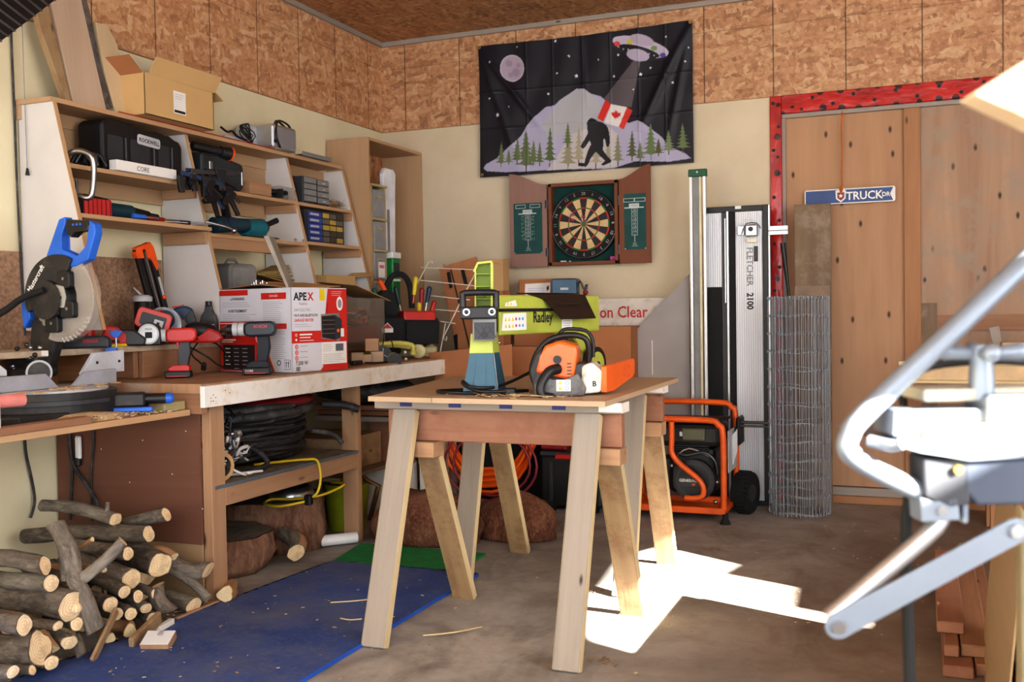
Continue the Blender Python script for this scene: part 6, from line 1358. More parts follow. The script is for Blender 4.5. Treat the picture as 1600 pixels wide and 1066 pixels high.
for k in range(5): m.cyl((.06, -.03, -.04+.02*k), (.06, -.03, -.032+.02*k), .04, (M['black'], M['yellow'])[k % 2], seg=18, T=Tq)
m.build('body', hl); m = MB()
for a in (90, 210, 330): m.cyl((0, 0, .022), (.036*math.cos(R(a)), .036*math.sin(R(a)), .022), .003, M['steel'], seg=6, T=Tq)
m.build('wire_guard', hl)
m = MB(); m.tube([(-2.74, 4.87, .99), (-2.75, 4.9, 1.03), (-2.8, 5.0, 1.06)], .003, M['black'], 6, sm=3); m.tube([(-2.72, 4.95, .93), (-2.75, 5.0, 1.0), (-2.8, 5.03, 1.05)], .003, M['black'], 6, sm=3); m.build('cords', hl)
pc = thing('extension_cord', 'short black cord with a chunky plug lying in front of the wooden cubes', 'cord', (-2.72, 4.66, .901))
m = MB(); m.tube([(-2.73, 4.66, .912), (-2.7, 4.75, .908), (-2.7, 4.88, .906)], .004, M['black'], 6, sm=3); m.build('cord', pc); m = MB(); m.box((-2.745, 4.6, .914), (.03, .1, .022), M['black'], .005, r=(0, 0, .1)); m.build('plug', pc)
pb = thing('plastic_bin', 'dusty clear plastic bin with a brown cardboard lid behind the heater carton', 'bin', (-3.05, 5.05, .94))
m = MB(); m.prism([(-3.18, 4.75), (-2.95, 4.75), (-2.92, 5.22), (-3.18, 5.25)], 1.0, 1.26, glassy('clear_bin', (150, 138, 126), .5, .3)); m.build('body', pb)
m = MB(); m.prism([(-3.17, 4.77), (-2.97, 4.77), (-2.95, 5.2), (-3.17, 5.22)], 1.01, 1.1, M['hose_red'], b=.01); [m.tube([(-3.1+rnd.uniform(-.06, .12), 4.8+rnd.uniform(0, .38), 1.08+rnd.uniform(0, .12)) for _ in range(5)], .006, rnd.choice([M['red'], M['steel'], M['black'], M['darksteel']]), 6, sm=3) for _ in range(14)]; m.build('contents', pb)
m = MB(); m.box((-3.05, 5.1, 1.3), (.26, .42, .004), M['card'], r=(R(-12), R(6), 0)); m.build('lid', pb)
m = MB(); m.bb((-3.2, 4.74, .962), (-2.9, 5.24, .998), plain('dark_tray', (92, 72, 54), .7), .004); m.build('tray', pb)
m = MB(); m.bb((-3.16, 4.8, .9015), (-2.95, 5.15, .96), M['spruce_dark'], .003); m.build('timber_block', label='brown timber block under the clear plastic bin', cat='timber')

# ---- shelf contents
# on top: leaning live-edge slabs
bs = barkmat('slab_bark', (60, 56, 56), (96, 88, 84), (130, 118, 108))
def leaner(P, th, mat, label, edge=None, lean=.1):
    t = thing('live_edge_slab', label, 'wood slab', (-3.42, P[0][0], 2.082))
    T = frame((XL+.014, 0, 2.081), (0, 1, 0), (-.12, 0, 1), None) @ Matrix.Translation((0, 0, .0))
    T = frame((-3.385, 0, 2.083), (0, 1, 0), (-.13, 0, .99))
    m = MB(); m.prism(P, 0, th, mat, T, b=.002, grain=1); m.build('board', t)
    if edge: m = MB(); m.prism(edge, -.002, th+.003, bs, T, b=.002); m.build('bark_edge', t)
leaner([(3.3, .0), (3.33, 0), (3.27, .4), (3.24, .62), (3.19, .62), (3.21, .3)], .03, M['stained'], 'narrow dark brown slab leaning at the left end of the top shelf')
leaner([(3.34, .0), (3.53, .0), (3.5, .2), (3.46, .5), (3.43, .7), (3.26, .7), (3.29, .4)], .03, wood('pale_maple', (222, 190, 158), (196, 156, 122), fig=.5, sc=.5), 'wide pale slab leaning behind the dark one on the top shelf', [(3.53, 0), (3.57, .02), (3.53, .2), (3.5, .45), (3.46, .7), (3.43, .7), (3.46, .5), (3.5, .2)])
leaner([(3.58, .0), (3.71, .0), (3.68, .18), (3.64, .34), (3.6, .4), (3.53, .4), (3.54, .2)], .035, wood('blond_pine', (228, 196, 146), (206, 166, 112), fig=.4, sc=.5), 'short blond slab with a round top leaning beside the cardboard box')
# open cardboard box on the top shelf
cx_ = thing('cardboard_box', 'large open cardboard box with a shipping label on the top shelf', 'box', (-3.33, 3.95, 2.083))
m = MB(); x0_, x1_, y0_, y1_, z0_, z1_ = -3.49, -3.24, 3.64, 4.12, 2.084, 2.27; tan = plain('cardboard_tan', (206, 170, 118), .8, var=.04, sc=4)
for a, b in (((x0_, y0_, z0_), (x0_+.004, y1_, z1_)), ((x1_-.004, y0_, z0_), (x1_, y1_, z1_)), ((x0_, y0_, z0_), (x1_, y0_+.004, z1_)), ((x0_, y1_-.004, z0_), (x1_, y1_, z1_)), ((x0_, y0_, z0_), (x1_, y1_, z0_+.004))): m.bb(a, b, tan)
m.build('body', cx_)
m = MB(); m.box((-3.215, 3.9, 2.305), (.004, .46, .085), tan, r=(0, R(32), 0)); m.build('flap', cx_)
m = MB(); m.box((-3.37, 3.6, 2.3), (.24, .004, .1), M['card_dark'], r=(R(52), 0, 0)); m.build('flap', cx_)
m = MB(); m.box((-3.37, 4.165, 2.27), (.24, .004, .1), tan, r=(R(-118), 0, 0)); m.build('flap', cx_)
T = frame((x1_, 3.83, 2.12), (0, 1, 0), (0, 0, 1)); m = MB(); m.rect(0, 0, .085, .105, M['paper'], T, .001); lines(m, T, .01, .09, .07, 3, .01, g6, .0015); m.rect(.005, .005, .08, .017, M['ink'], T, .0015); m.build('shipping_label', cx_)
m = MB(TR((-3.36, 4.03, 2.31), R(12), R(8))); m.box((0, 0, 0), (.16, .2, .06), M['blue'], .002); m.box((.0805, .02, 0), (.001, .14, .045), M['paper']); m.box((.081, .05, 0), (.001, .05, .02), M['red']); m.build('product_box', label='small blue and white box poking out of the open cardboard box', cat='box')
m = MB(); m.bb((-3.48, 3.8, 2.09), (-3.28, 4.1, 2.279), M['grey']); m.build('box_contents', label='grey contents filling the open cardboard box', cat='contents')
dv = thing('charger_unit', 'flat grey appliance with tangled black cord left of the toaster on the top shelf', 'appliance', (-3.36, 4.45, 2.082))
m = MB(); m.prism([(4.3, 0), (4.62, 0), (4.6, .035), (4.34, .022)], 0, .1, M['ltgrey'], frame((-3.44, 0, 2.083), (0, 1, 0), (0, 0, 1)), b=.004); m.build('body', dv)
m = MB(); [m.tube([(-3.34+.02*math.cos(a*1.3+k), 4.52+.045*math.cos(a+k*.6), 2.13+.04*math.sin(a)+.004*k) for a in [2*math.pi*i/12 for i in range(12)]], .0035, M['black'], 5, True) for k in range(6)]
m.tube([(-3.34, 4.3, 2.14), (-3.33, 4.34, 2.12), (-3.33, 4.38, 2.13), (-3.33, 4.42, 2.11), (-3.33, 4.5, 2.1)], .006, M['black'], 6, sm=3); m.build('cord', dv)
to = thing('toaster', 'small brushed metal toaster with its black cord over it on the top shelf', 'toaster', (-3.33, 4.8, 2.082))
m = MB(); m.box((-3.36, 4.78, 2.15), (.17, .22, .135), M['alu'], .016, seg=2); m.box((-3.44, 4.66, 2.15), (.1, .1, .12), M['ltgrey'], .01); m.build('body', to)
m = MB(); m.tube([(-3.27, 4.72, 2.09), (-3.265, 4.68, 2.14), (-3.28, 4.7, 2.21), (-3.3, 4.76, 2.245), (-3.3, 4.84, 2.235), (-3.3, 4.88, 2.2)], .006, M['black'], 6, sm=4); m.tube([(-3.28, 4.71, 2.1), (-3.29, 4.7, 2.2), (-3.33, 4.78, 2.25), (-3.33, 4.87, 2.22)], .006, M['black'], 6, sm=4); m.build('cord', to)
m = MB(); m.cyl((-3.275, 4.68, 2.12), (-3.265, 4.68, 2.12), .01, M['black'], seg=12); m.bb((-3.4, 4.7, 2.2175), (-3.385, 4.86, 2.219), M['ink']); m.bb((-3.35, 4.7, 2.2175), (-3.335, 4.86, 2.219), M['ink']); m.build('controls', to)
m = MB(); m.bb((-3.42, 4.95, 2.081), (-3.28, 5.26, 2.088), M['darksteel'], .002); m.bb((-3.283, 4.95, 2.081), (-3.279, 5.26, 2.104), M['grey'], .001); m.cyl((-3.4, 5.05, 2.088), (-3.4, 5.05, 2.12), .003, M['steel'], seg=6); m.build('metal_tray', label='shallow grey metal tray at the right end of the top shelf', cat='tray')
# middle shelf z 1.81
ZM = 1.811
tcs = thing('tool_case', 'black plastic ROCKWELL power tool case standing on the middle shelf', 'case', (-3.36, 3.7, ZM))
T = frame((-3.3, 3.44, ZM), (0, 1, 0), (0, 0, 1))
m = MB(); m.prism([(0, .0), (.5, .0), (.515, .03), (.515, .17), (.495, .195), (.41, .2), (.4, .215), (.34, .22), (.2, .2), (.19, .225), (.03, .23), (.0, .21)], -.14, .0, M['black'], T, b=.012); m.build('shell', tcs)
m = MB(); [m.box((x, .1, .002), (.012, .12, .01), M['char'], .003, T=T) for x in (.14, .32, .44)]; [m.prism(rrect(a, .04, b, .16, .01), -.001, .004, M['char'], T, b=.001) for a, b in ((.03, .12), (.17, .29), (.35, .42))]; m.build('ribs', tcs)
m = MB(); m.prism(rrect(.2, .155, .345, .2, .012), .004, .008, M['ltgrey'], T @ Matrix.Rotation(R(-3), 4, 'Z')); m.text('ROCKWELL', T @ Matrix.Rotation(R(-3), 4, 'Z') @ Matrix.Translation((.207, .168, .0085)), M['ink'], .025, sx=1.0, bold=.0006); m.build('name_plate', tcs)
m = MB(); m.bb((-3.285, 3.46, ZM), (-3.24, 3.84, ZM+.045), M['paper'], .002); m.text('CORE', frame((-3.2395, 3.58, ZM+.01), (0, 1, 0), (0, 0, 1)), M['ink'], .03); m.build('long_box', label='long white box lying in front of the black tool case', cat='box')
cc = thing('c_clamp', 'steel C-clamp hooked over the left end of the middle shelf', 'clamp', (-3.2, 3.24, 1.68)); m = MB(); m.tube([(-3.3, 3.22, 1.83), (-3.24, 3.23, 1.86), (-3.18, 3.25, 1.84), (-3.175, 3.26, 1.78), (-3.18, 3.25, 1.68), (-3.2, 3.24, 1.665), (-3.23, 3.23, 1.675)], .012, M['steel'], 8, sm=3); m.build('frame', cc)
m = MB(); m.cyl((-3.25, 3.24, 1.675), (-3.25, 3.24, 1.74), .006, M['darksteel'], seg=8); m.build('screw', cc)
m = MB()
for k in range(7): a = rnd.uniform(0, 3.1); m.tube([(-3.3+rnd.uniform(-.05, .05), 3.27+.02*k, ZM+.012), (-3.28, 3.29+.02*k, ZM+.06), (-3.27+rnd.uniform(-.03, .03), 3.32+.02*k, ZM+.012)], .008, rnd.choice([M['black'], M['char'], M['darksteel']]), 6, sm=3)
m.build('black_hardware', label='jumble of black clips and hardware at the left of the black tool case', cat='hardware')
# bar clamps hanging off divider 2
def quick_clamp(p, q, label, k):
    p = Vector(p); q = Vector(q); d = (q-p); L_ = d.length; T = frame(p, d, (0, 0, 1) if abs(d.normalized().z) < .8 else (1, 0, 0)); u = d.normalized(); n = Vector((1, 0, 0)); n = (n-u*n.dot(u)).normalized(); T = frame(p, u, u.cross(n)*-1)
    t = thing('quick_grip_clamp', label, 'clamp', tuple(p)); m = MB(); m.box((L_/2, 0, 0), (L_, .02, .006), M['darksteel'] if k % 2 else M['navy'], .001, T=T); m.build('bar', t)
    m = MB(); m.prism([(-.01, -.015), (.02, -.015), (.03, -.09), (.005, -.095), (-.01, -.05)], -.01, .01, M['black'], T, b=.003); m.build('fixed_jaw', t)
    m = MB(); o = L_*.55; m.prism([(o-.02, .015), (o+.04, .015), (o+.04, -.02), (o+.02, -.085), (o, -.085), (o-.01, -.02)], -.013, .013, M['black'], T, b=.003); m.prism([(o+.03, -.015), (o+.11, -.06), (o+.1, -.075), (o+.03, -.04)], -.009, .009, M['black'], T, b=.003); m.box((o, -.03, .0135), (.012, .012, .002), M['navy'], T=T); m.build('sliding_head', t)
for k, (p, q, lab) in enumerate((((-3.2, 3.82, 1.84), (-3.12, 4.02, 1.8), 'leftmost black bar clamp in the bundle on the middle shelf'), ((-3.18, 3.87, 1.85), (-3.1, 4.12, 1.86), 'blue-barred clamp pointing right in the bundle on the middle shelf'), ((-3.18, 3.93, 1.84), (-3.1, 4.0, 1.68), 'black clamp hanging down in front of the second shelf divider'), ((-3.14, 3.98, 1.83), (-3.08, 4.1, 1.72), 'navy clamp arm slanting down right of the others'), ((-3.22, 3.88, 1.86), (-3.14, 4.08, 1.86), 'black clamp lying at the back of the clamp bundle'))): quick_clamp(p, q, lab, k)
fl_ = thing('flashlight', 'black flashlight with an orange ring lying on the middle shelf', 'flashlight', (-3.35, 4.2, ZM+.1))
m = MB(); m.cyl((-3.36, 4.1, ZM+.205), (-3.3, 4.24, ZM+.19), .022, M['black'], seg=14); m.cyl((-3.3, 4.24, ZM+.19), (-3.28, 4.29, ZM+.185), .03, M['black'], r1=.034, seg=16); m.build('barrel', fl_); m = MB(); m.cyl((-3.28, 4.29, ZM+.185), (-3.278, 4.297, ZM+.184), .036, M['orange'], seg=16); m.build('ring', fl_)
dc = thing('drill_case', 'smoky clear plastic drill bit case standing on the middle shelf', 'case', (-3.35, 4.25, ZM))
T = frame((-3.29, 4.09, ZM), (0, 1, 0), (0, 0, 1)); m = MB(); m.prism([(0, 0), (.3, 0), (.33, .03), (.33, .14), (.3, .15), (.12, .175), (.0, .17)], -.12, 0, plain('smoky', (44, 50, 50), .15), T, b=.015); m.build('shell', dc)
m = MB(); m.box((.06, .08, .002), (.025, .1, .006), M['steel'], .002, T=T); m.box((.31, .07, .002), (.015, .07, .006), M['steel'], .002, T=T); m.box((.19, .1, .002), (.2, .012, .004), M['char'], T=T); m.build('latches', dc)
m = MB(); m.bb((-3.42, 4.44, ZM), (-3.27, 4.63, ZM+.065), M['spruce'], .002); m.build('wood_offcut', label='squared pine offcut on the middle shelf right of the drill case', cat='wood block')
m = MB(); m.cyl((-3.3, 4.64, ZM+.035), (-3.28, 4.78, ZM+.035), .014, M['black'], seg=12); m.cyl((-3.32, 4.64, ZM+.012), (-3.29, 4.8, ZM+.012), .011, M['black'], seg=12); m.bb((-3.33, 4.7, ZM), (-3.25, 4.71, ZM+.05), M['darksteel']); m.build('socket_set', label='black socket rail on the middle shelf beside the pine offcut', cat='sockets')
m = MB(); m.bb((-3.4, 4.72, ZM), (-3.28, 4.87, ZM+.07), glassy('clear_tray', (190, 184, 176), .45)); m.build('clear_case', label='empty clear plastic tray next to the third shelf divider', cat='tray')
og_ = thing('parts_organizer', 'small dark parts organizer with clear drawers in the last bay of the middle shelf', 'organizer', (-3.36, 5.1, ZM))
m = MB(); m.bb((-3.42, 4.93, ZM), (-3.27, 5.07, ZM+.15), M['char'], .003); m.bb((-3.42, 5.08, ZM), (-3.28, 5.22, ZM+.15), M['char'], .003); m.build('case', og_)
for k in range(4): m = MB(); m.bb((-3.279, 5.09, ZM+.01+k*.035), (-3.272, 5.21, ZM+.04+k*.035), M['grey'], .001); m.box((-3.27, 5.15, ZM+.022+k*.035), (.004, .03, .006), M['ltgrey']); m.build('drawer', og_)
for k in range(4): m = MB(); m.bb((-3.27, 4.94, ZM+.01+k*.035), (-3.263, 5.06, ZM+.04+k*.035), M['grey'], .001); m.build('drawer', og_)
m = MB(); m.lathe([(.02, .0), (.06, .01), (.075, .035), (.06, .045), (.045, .03), (.0, .018)], M['stained'], 18, TR((-3.38, 5.35, ZM)))
for k in range(70): a = rnd.uniform(0, 6.3); p = Vector((-3.38+.062*math.cos(a), 5.35+.075*math.sin(a), ZM+.03)); m.tube([p, p+Vector((rnd.uniform(-.03, .03), rnd.uniform(-.04, .04), rnd.uniform(-.02, .03))), p+Vector((rnd.uniform(-.05, .05), rnd.uniform(-.06, .06), rnd.uniform(-.02, .03)))], .0013, rnd.choice([M['stained'], M['bark2'], M['spruce_dark']]), 4, sm=2)
m.build('bird_nest', label='small brown bird nest in the last bay of the middle shelf', cat='nest')
# lower shelf z ~1.59
rc = thing('bit_case', 'black case with a ribbed red front at the left of the lower shelf', 'case', (-3.35, 3.4, 1.601)); T = frame((-3.31, 3.3, 1.601), (0, 1, 0), (0, 0, 1))
m = MB(); m.prism([(-.04, 0), (.19, .0), (.19, .09), (.05, .1), (-.04, .06)], -.1, 0, M['black'], T, b=.01); m.build('shell', rc); m = MB(); m.prism(rrect(.03, .01, .185, .082, .006), 0, .012, plain('coral_red', (214, 62, 62), .45), T, b=.003); [m.box((.05+.025*k, .046, .012), (.004, .07, .004), M['hose_red'], T=T) for k in range(6)]; m.build('red_front', rc)
dd = thing('cordless_driver', 'teal and black cordless driver lying behind the red-fronted case', 'drill', (-3.33, 3.62, 1.601)); m = MB(); m.cyl((-3.34, 3.5, 1.645), (-3.32, 3.62, 1.64), .035, plain('deep_teal', (22, 58, 72), .4), seg=16); m.build('body', dd); m = MB(); m.cyl((-3.32, 3.62, 1.64), (-3.31, 3.72, 1.635), .03, M['black'], r1=.022, seg=16); m.cyl((-3.31, 3.72, 1.632), (-3.3, 3.77, 1.628), .018, M['darksteel'], seg=14); m.build('chuck', dd)
for k, (a, b, mt, lab) in enumerate((((-3.3, 3.7), (-3.2, 3.86), M['yellow'], 'yellow handled screwdriver lying on the lower shelf'), ((-3.22, 3.62), (-3.18, 3.78), M['hose_red'], 'red handled screwdriver lying on the lower shelf'), ((-3.26, 3.8), (-3.16, 3.98), M['black'], 'long black handled screwdriver reaching the second divider'), ((-3.2, 3.5), (-3.16, 3.62), M['blue'], 'short blue pen-like tool near the left of the lower shelf'), ((-3.34, 3.82), (-3.22, 4.0), M['char'], 'grey plier handles lying at the back of the lower shelf'))):
    t = thing('screwdriver', lab, 'hand tool', (a[0], a[1], 1.601)); A_ = Vector((a[0], a[1], 1.613)); B_ = Vector((b[0], b[1], 1.609)); C_ = A_.lerp(B_, .5)
    m = MB(); m.cyl(A_, C_, .011, mt, r1=.009, seg=10); m.build('handle', t); m = MB(); m.cyl(C_, B_, .004, M['steel'], seg=8); m.build('shaft', t)
m = MB(); m.tube([(-3.17, 3.95, 1.62), (-3.12, 4.03, 1.6), (-3.1, 4.07, 1.585)], .007, M['steel'], 8, sm=2); m.ball((-3.1, 4.075, 1.582), .014, M['steel']); m.build('ratchet', label='chrome ratchet poking past the second divider', cat='ratchet')
ag = thing('angle_grinder', 'teal grinder with a black side handle lying on the second lower shelf', 'grinder', (-3.28, 4.35, 1.576)); T = frame((-3.24, 4.12, 1.578), (0, 1, 0), (0, 0, 1))
m = MB(); m.cyl((.22, .045, 0), (.36, .05, 0), .045, M['teal'], r1=.05, seg=18, T=T); m.build('gear_housing', ag); m = MB(); m.cyl((.06, .06, 0), (.22, .05, 0), .035, M['navy'], seg=18, T=T); m.cyl((.05, .06, 0), (.03, .06, 0), .03, M['char'], seg=14, T=T); m.build('motor', ag); m = MB(); m.cyl((.38, .06, 0), (.48, .1, .02), .013, M['black'], r1=.016, seg=12, T=T); m.cyl((.34, .05, .0), (.39, .06, .0), .036, M['black'], seg=14, T=T); m.build('side_handle', ag)
bd2 = thing('cordless_drill', 'dark teal drill lying with its grip pointing up on the second lower shelf', 'drill', (-3.3, 4.15, 1.576)); m = MB(); m.cyl((-3.26, 4.12, 1.62), (-3.22, 4.34, 1.635), .04, plain('makita_dark', (28, 60, 74), .5), r1=.032, seg=16); m.build('motor_housing', bd2)
m = MB(); m.tube([(-3.25, 4.22, 1.65), (-3.22, 4.16, 1.72), (-3.2, 4.1, 1.79)], [.024, .02], M['black'], 10, sm=3); m.box((-3.2, 4.09, 1.79), (.05, .05, .04), M['char'], .008); m.box((-3.2, 4.065, 1.765), (.02, .02, .05), M['hose_red'], .004); m.build('grip', bd2)
m = MB(); m.prism([(0, .0), (.3, .0), (.3, .006), (.05, .02)], -.02, .0, M['darksteel'], frame((-3.22, 4.32, 1.578), (0, 1, 0), (0, 0, 1))); m.build('paint_scraper', label='flat dark metal scraper under the teal grinder', cat='scraper')
for k, y_ in enumerate((4.74, 4.82)): m = MB(); m.ball((-3.2, y_, 1.583), .008, M['steel']); m.build('steel_bolt', label=('left shiny bolt near the end of the second lower shelf', 'right shiny bolt near the end of the second lower shelf')[k], cat='bolt')
bk_ = thing('bit_organizer', 'clear-lidded blue and yellow bit boxes stacked in the last lower bay', 'organizer', (-3.36, 5.15, 1.586)); T = frame((-3.28, 4.96, 1.586), (0, 1, 0), (0, 0, 1))
m = MB(); m.prism(rrect(0, 0, .42, .19, .004), -.12, 0, M['char'], T, b=.002); m.build('case', bk_)
for k in range(5): m = MB(); m.prism(rrect(.03, .012+.035*k, .17, .04+.035*k, .004), 0, .006, plain('bluebit%d' % k, (48, 74, 168), .3), T, b=.001); m.box((.09, .026+.035*k, .0065), (.09, .012, .001), M['ltgrey'], T=T); m.build('blue_drawer', bk_)
for k in range(5):
    for j in range(3): m = MB(); m.prism(rrect(.185+.075*j, .012+.035*k, .25+.075*j, .04+.035*k, .003), 0, .004, rnd.choice([plain('bitgold', (190, 160, 74), .4), plain('bitdark', (70, 62, 48), .4), plain('bitsteel', (120, 118, 108), .3, .6)]), T, b=.0008); m.build('bit_drawer', bk_)
# under the lowest shelf, on the ledge
m = MB(); T = F((-3.38, 4.42, 1.24), 40); m.bb((-3.46, 4.28, 1.05), (-3.28, 4.5, 1.25), M['card_dark']); m.build('cardboard_box', label='plain brown box under the grey plastic case behind the heater carton', cat='box')
gc = thing('grey_case', 'grey rounded plastic case behind the heater carton', 'case', (-3.37, 4.39, 1.252)); m = MB(); m.prism(rrect(4.27, 1.252, 4.5, 1.44, .035), -.16, 0, M['grey'], frame((-3.28, 0, 0), (0, 1, 0), (0, 0, 1)), b=.012); m.prism(rrect(4.29, 1.27, 4.48, 1.42, .02), 0, .004, plain('grey2', (150, 150, 150), .5), frame((-3.28, 0, 0), (0, 1, 0), (0, 0, 1)), b=.002); m.build('shell', gc); m = MB(); m.tube([(-3.36, 4.34, 1.44), (-3.36, 4.36, 1.462), (-3.36, 4.42, 1.462), (-3.36, 4.44, 1.44)], .008, M['grey'], 6); m.build('handle', gc)
m = MB(); olive = plain('olive_paper', (160, 136, 80), .8, var=.2)
for k in range(6): m.box((-3.33, 4.68+.008*k, 1.365+.012*k), (.1, .36-.03*k, .008), olive, r=(R(4*k-8), 0, R(3*k)))
m.bb((-3.42, 4.55, 1.05), (-3.25, 4.85, 1.35), M['card_dark']); m.build('sandpaper_stack', label='ragged stack of yellow-brown sandpaper sheets behind the heater carton', cat='sandpaper')
m = MB(); m.box((-3.1, 4.5, 1.32), (.16, .3, .004), M['card_dark'], r=(.06, .1, 0)); m.bb((-3.16, 4.42, 1.05), (-3.02, 4.6, 1.3), M['card_dark']); m.build('cardboard_box', label='flat brown box top behind the right flap of the heater carton', cat='box')
m = MB()
for k in range(8): m.cyl((-3.17, 4.3+.018*k, 1.3), (-3.17, 4.3+.018*k, 1.33+.01*(k % 3)), .008, M['steel'], seg=8)
m.bb((-3.2, 4.28, 1.05), (-3.16, 4.45, 1.3), M['grey']); m.build('bit_rack', label='rack of shiny steel sockets just above the heater carton', cat='sockets')
bx = thing('cardboard_box', 'small open brown box on the ledge in the last bay of the shelves', 'box', (-3.3, 5.25, 1.33)); m = MB(); m.bb((-3.4, 5.08, 1.32), (-3.22, 5.4, 1.4), tan); m.build('body', bx); m = MB(); m.box((-3.21, 5.44, 1.41), (.16, .08, .003), tan, r=(R(20), 0, 0)); m.build('flap', bx); m = MB(); m.bb((-3.4, 5.05, 1.05), (-3.22, 5.42, 1.318), M['grey']); m.build('grey_carton', label='grey carton supporting the small brown box in the last bay', cat='box')
m = MB(); m.lathe([(.06, 0), (.062, .15), (.058, .155), (0, .156)], plain('cream_pot', (206, 200, 176), .6), 20, TR((-3.42, 5.0, 1.42))); m.bb((-3.48, 4.93, 1.05), (-3.36, 5.04, 1.42), M['grey']); m.build('plastic_jug', label='pale cream jug at the back of the last bay under the shelf', cat='jug')
# in the tall cabinet
tw = thing('drawer_tower', 'tall beige tower of clear plastic drawers inside the plywood cabinet', 'drawers', (-3.28, 5.74, .92)); bei = plain('beige_frame', (176, 160, 122), .6)
m = MB(); m.bb((-3.47, 5.6, .905), (-3.22, 5.63, 1.99), bei, .002); m.bb((-3.47, 5.78, .905), (-3.22, 5.8, 1.99), bei, .002); m.bb((-3.47, 5.6, 1.975), (-3.205, 5.8, 1.99), bei, .002); m.bb((-3.47, 5.6, .905), (-3.46, 5.8, 1.99), bei)
for z in (1.37, 1.38+.19, 1.77, 1.18): m.bb((-3.47, 5.62, z-.008), (-3.205, 5.8, z+.008), bei, .002)
m.build('frame', tw)
for k, z in enumerate((1.19, 1.385, 1.58, 1.78)): m = MB(); m.bb((-3.44, 5.635, z), (-3.215, 5.775, z+.175), glassy('frosted%d' % k, (176, 176, 178), .72, .35), .003); d_ = m.build('drawer', tw); m = MB(); m.box((-3.212, 5.705, z+.13), (.008, .07, .014), bei, .002); m.build('pull', d_)
m = MB(); m.box((-3.2135, 5.72, 1.45), (.002, .08, .1), M['paper']); m.box((-3.2125, 5.72, 1.47), (.001, .06, .02), plain('pink_print', (206, 110, 130), .6)); m.build('sticker', tw)
m = MB(); m.prism([(5.84, 1.4), (5.97, 1.4), (5.98, 2.0), (6.0, 2.09), (5.97, 2.12), (5.86, 2.12), (5.83, 2.08)], 0, .03, plain('off_white', (226, 228, 236), .35), frame((-3.28, 0, 0), (0, 1, 0), (0, 0, 1)), b=.006); m.prism([(5.87, 1.4), (5.9, 1.4), (5.9, 1.85), (5.87, 1.85)], .03, .032, M['grey'], frame((-3.28, 0, 0), (0, 1, 0), (0, 0, 1))); m.bb((-3.3, 5.85, 1.1), (-3.27, 5.96, 1.4), M['ltgrey']); m.build('white_fan_panel', label='long white moulded plastic strip standing in the plywood cabinet', cat='plastic strip')
tbx = thing('caulk_tub', 'white and green tube standing beside the clear drawers', 'tube', (-3.23, 5.92, .92)); m = MB(); m.bb((-3.26, 5.85, .905), (-3.205, 5.95, 1.53), plain('green_wrap', (26, 128, 66), .4), .006); m.build('body', tbx); m = MB(); m.bb((-3.263, 5.84, 1.53), (-3.2, 5.96, 1.57), M['white'], .004); m.bb((-3.204, 5.855, 1.38), (-3.2, 5.945, 1.395), M['white']); m.bb((-3.204, 5.865, 1.44), (-3.201, 5.935, 1.5), M['char']); m.build('cap', tbx)
m = MB(); m.bb((-3.3, 5.64, 1.06), (-3.17, 5.84, 1.16), glassy('clear_jar', (170, 160, 150), .5)); m.bb((-3.27, 5.66, 1.07), (-3.19, 5.8, 1.13), M['card_dark']); m.bb((-3.32, 5.62, .905), (-3.17, 5.86, 1.055), M['char']); m.build('clear_container', label='clear container of odds and ends below the drawer tower', cat='container')

# ---- mitre saw
ms = thing('mitre_saw', 'big black and blue compound mitre saw standing on the low saw table', 'mitre saw', (-3.05, 2.9, .801))
bkm = plain('saw_black', (40, 40, 42), .5, var=.25, dirt=(64, 58, 52)); c_ = Vector((-3.085, 2.99, 1.25)); Tm = frame(c_, (1, 0, 0), (0, 0, 1), (0, -1, 0))
m = MB(); P = []
for i in range(72):
    a = 2*math.pi*i/72; r_ = .15 if i % 2 else .143; P.append((r_*math.cos(a), r_*math.sin(a)))
m.prism(P, -.0015, .0015, M['steel'], Tm); m.cyl((0, 0, -.006), (0, 0, .008), .022, M['darksteel'], seg=18, T=Tm); m.build('blade', ms)
gl = glassy('clear_guard', (206, 196, 186), .38, .15)
m = MB(); GP = arc((0, 0), .172, -112, 60, 24)+arc((0, 0), .085, 60, -112, 20)
m.prism(GP, .012, .015, gl, Tm)
for i in range(24):
    a0, a1 = R(-112+172*i/24), R(-112+172*(i+1)/24); m.add([Tm @ Vector((.172*math.cos(a), .172*math.sin(a), z)) for a, z in ((a0, -.02), (a1, -.02), (a1, .015), (a0, .015))], [[0, 1, 2, 3]], gl, None, True)
for i in range(9): a = R(-85+i*7); m.box((.165*math.cos(a), .165*math.sin(a), .017), (.022, .004, .003), M['ltgrey'], T=Tm, r=(0, 0, a+.5))
m.build('lower_guard', ms)
m = MB(); m.prism(arc((0, 0), .165, 62, 200, 18)+arc((0, 0), .05, 200, 62, 8), -.03, .03, bkm, Tm, b=.004); m.text('Mastercraft', Tm @ Matrix.Translation((-.135, .02, .031)) @ Matrix.Rotation(R(52), 4, 'Z'), M['paper'], .03, sx=.9, bold=.0006); m.build('upper_guard', ms)
m = MB(); m.cyl((-.04, -.01, .0), (-.04, -.01, .05), .075, bkm, seg=22, T=Tm)
for (x, y_) in ((.045, .07), (.06, -.045), (-.02, -.1)): m.prism(rrect(x-.035, y_-.035, x+.03, y_+.03, .012), .012, .04, M['black'], Tm, b=.004); m.cyl((x, y_, .04), (x, y_, .043), .006, M['steel'], seg=8, T=Tm)
m.prism([(.0, .05), (.05, .04), (.06, .0), (.05, -.04), (.02, -.04), (.04, .0), (.0, .03)], .04, .044, M['alu'], Tm)
m.build('motor_cover', ms)
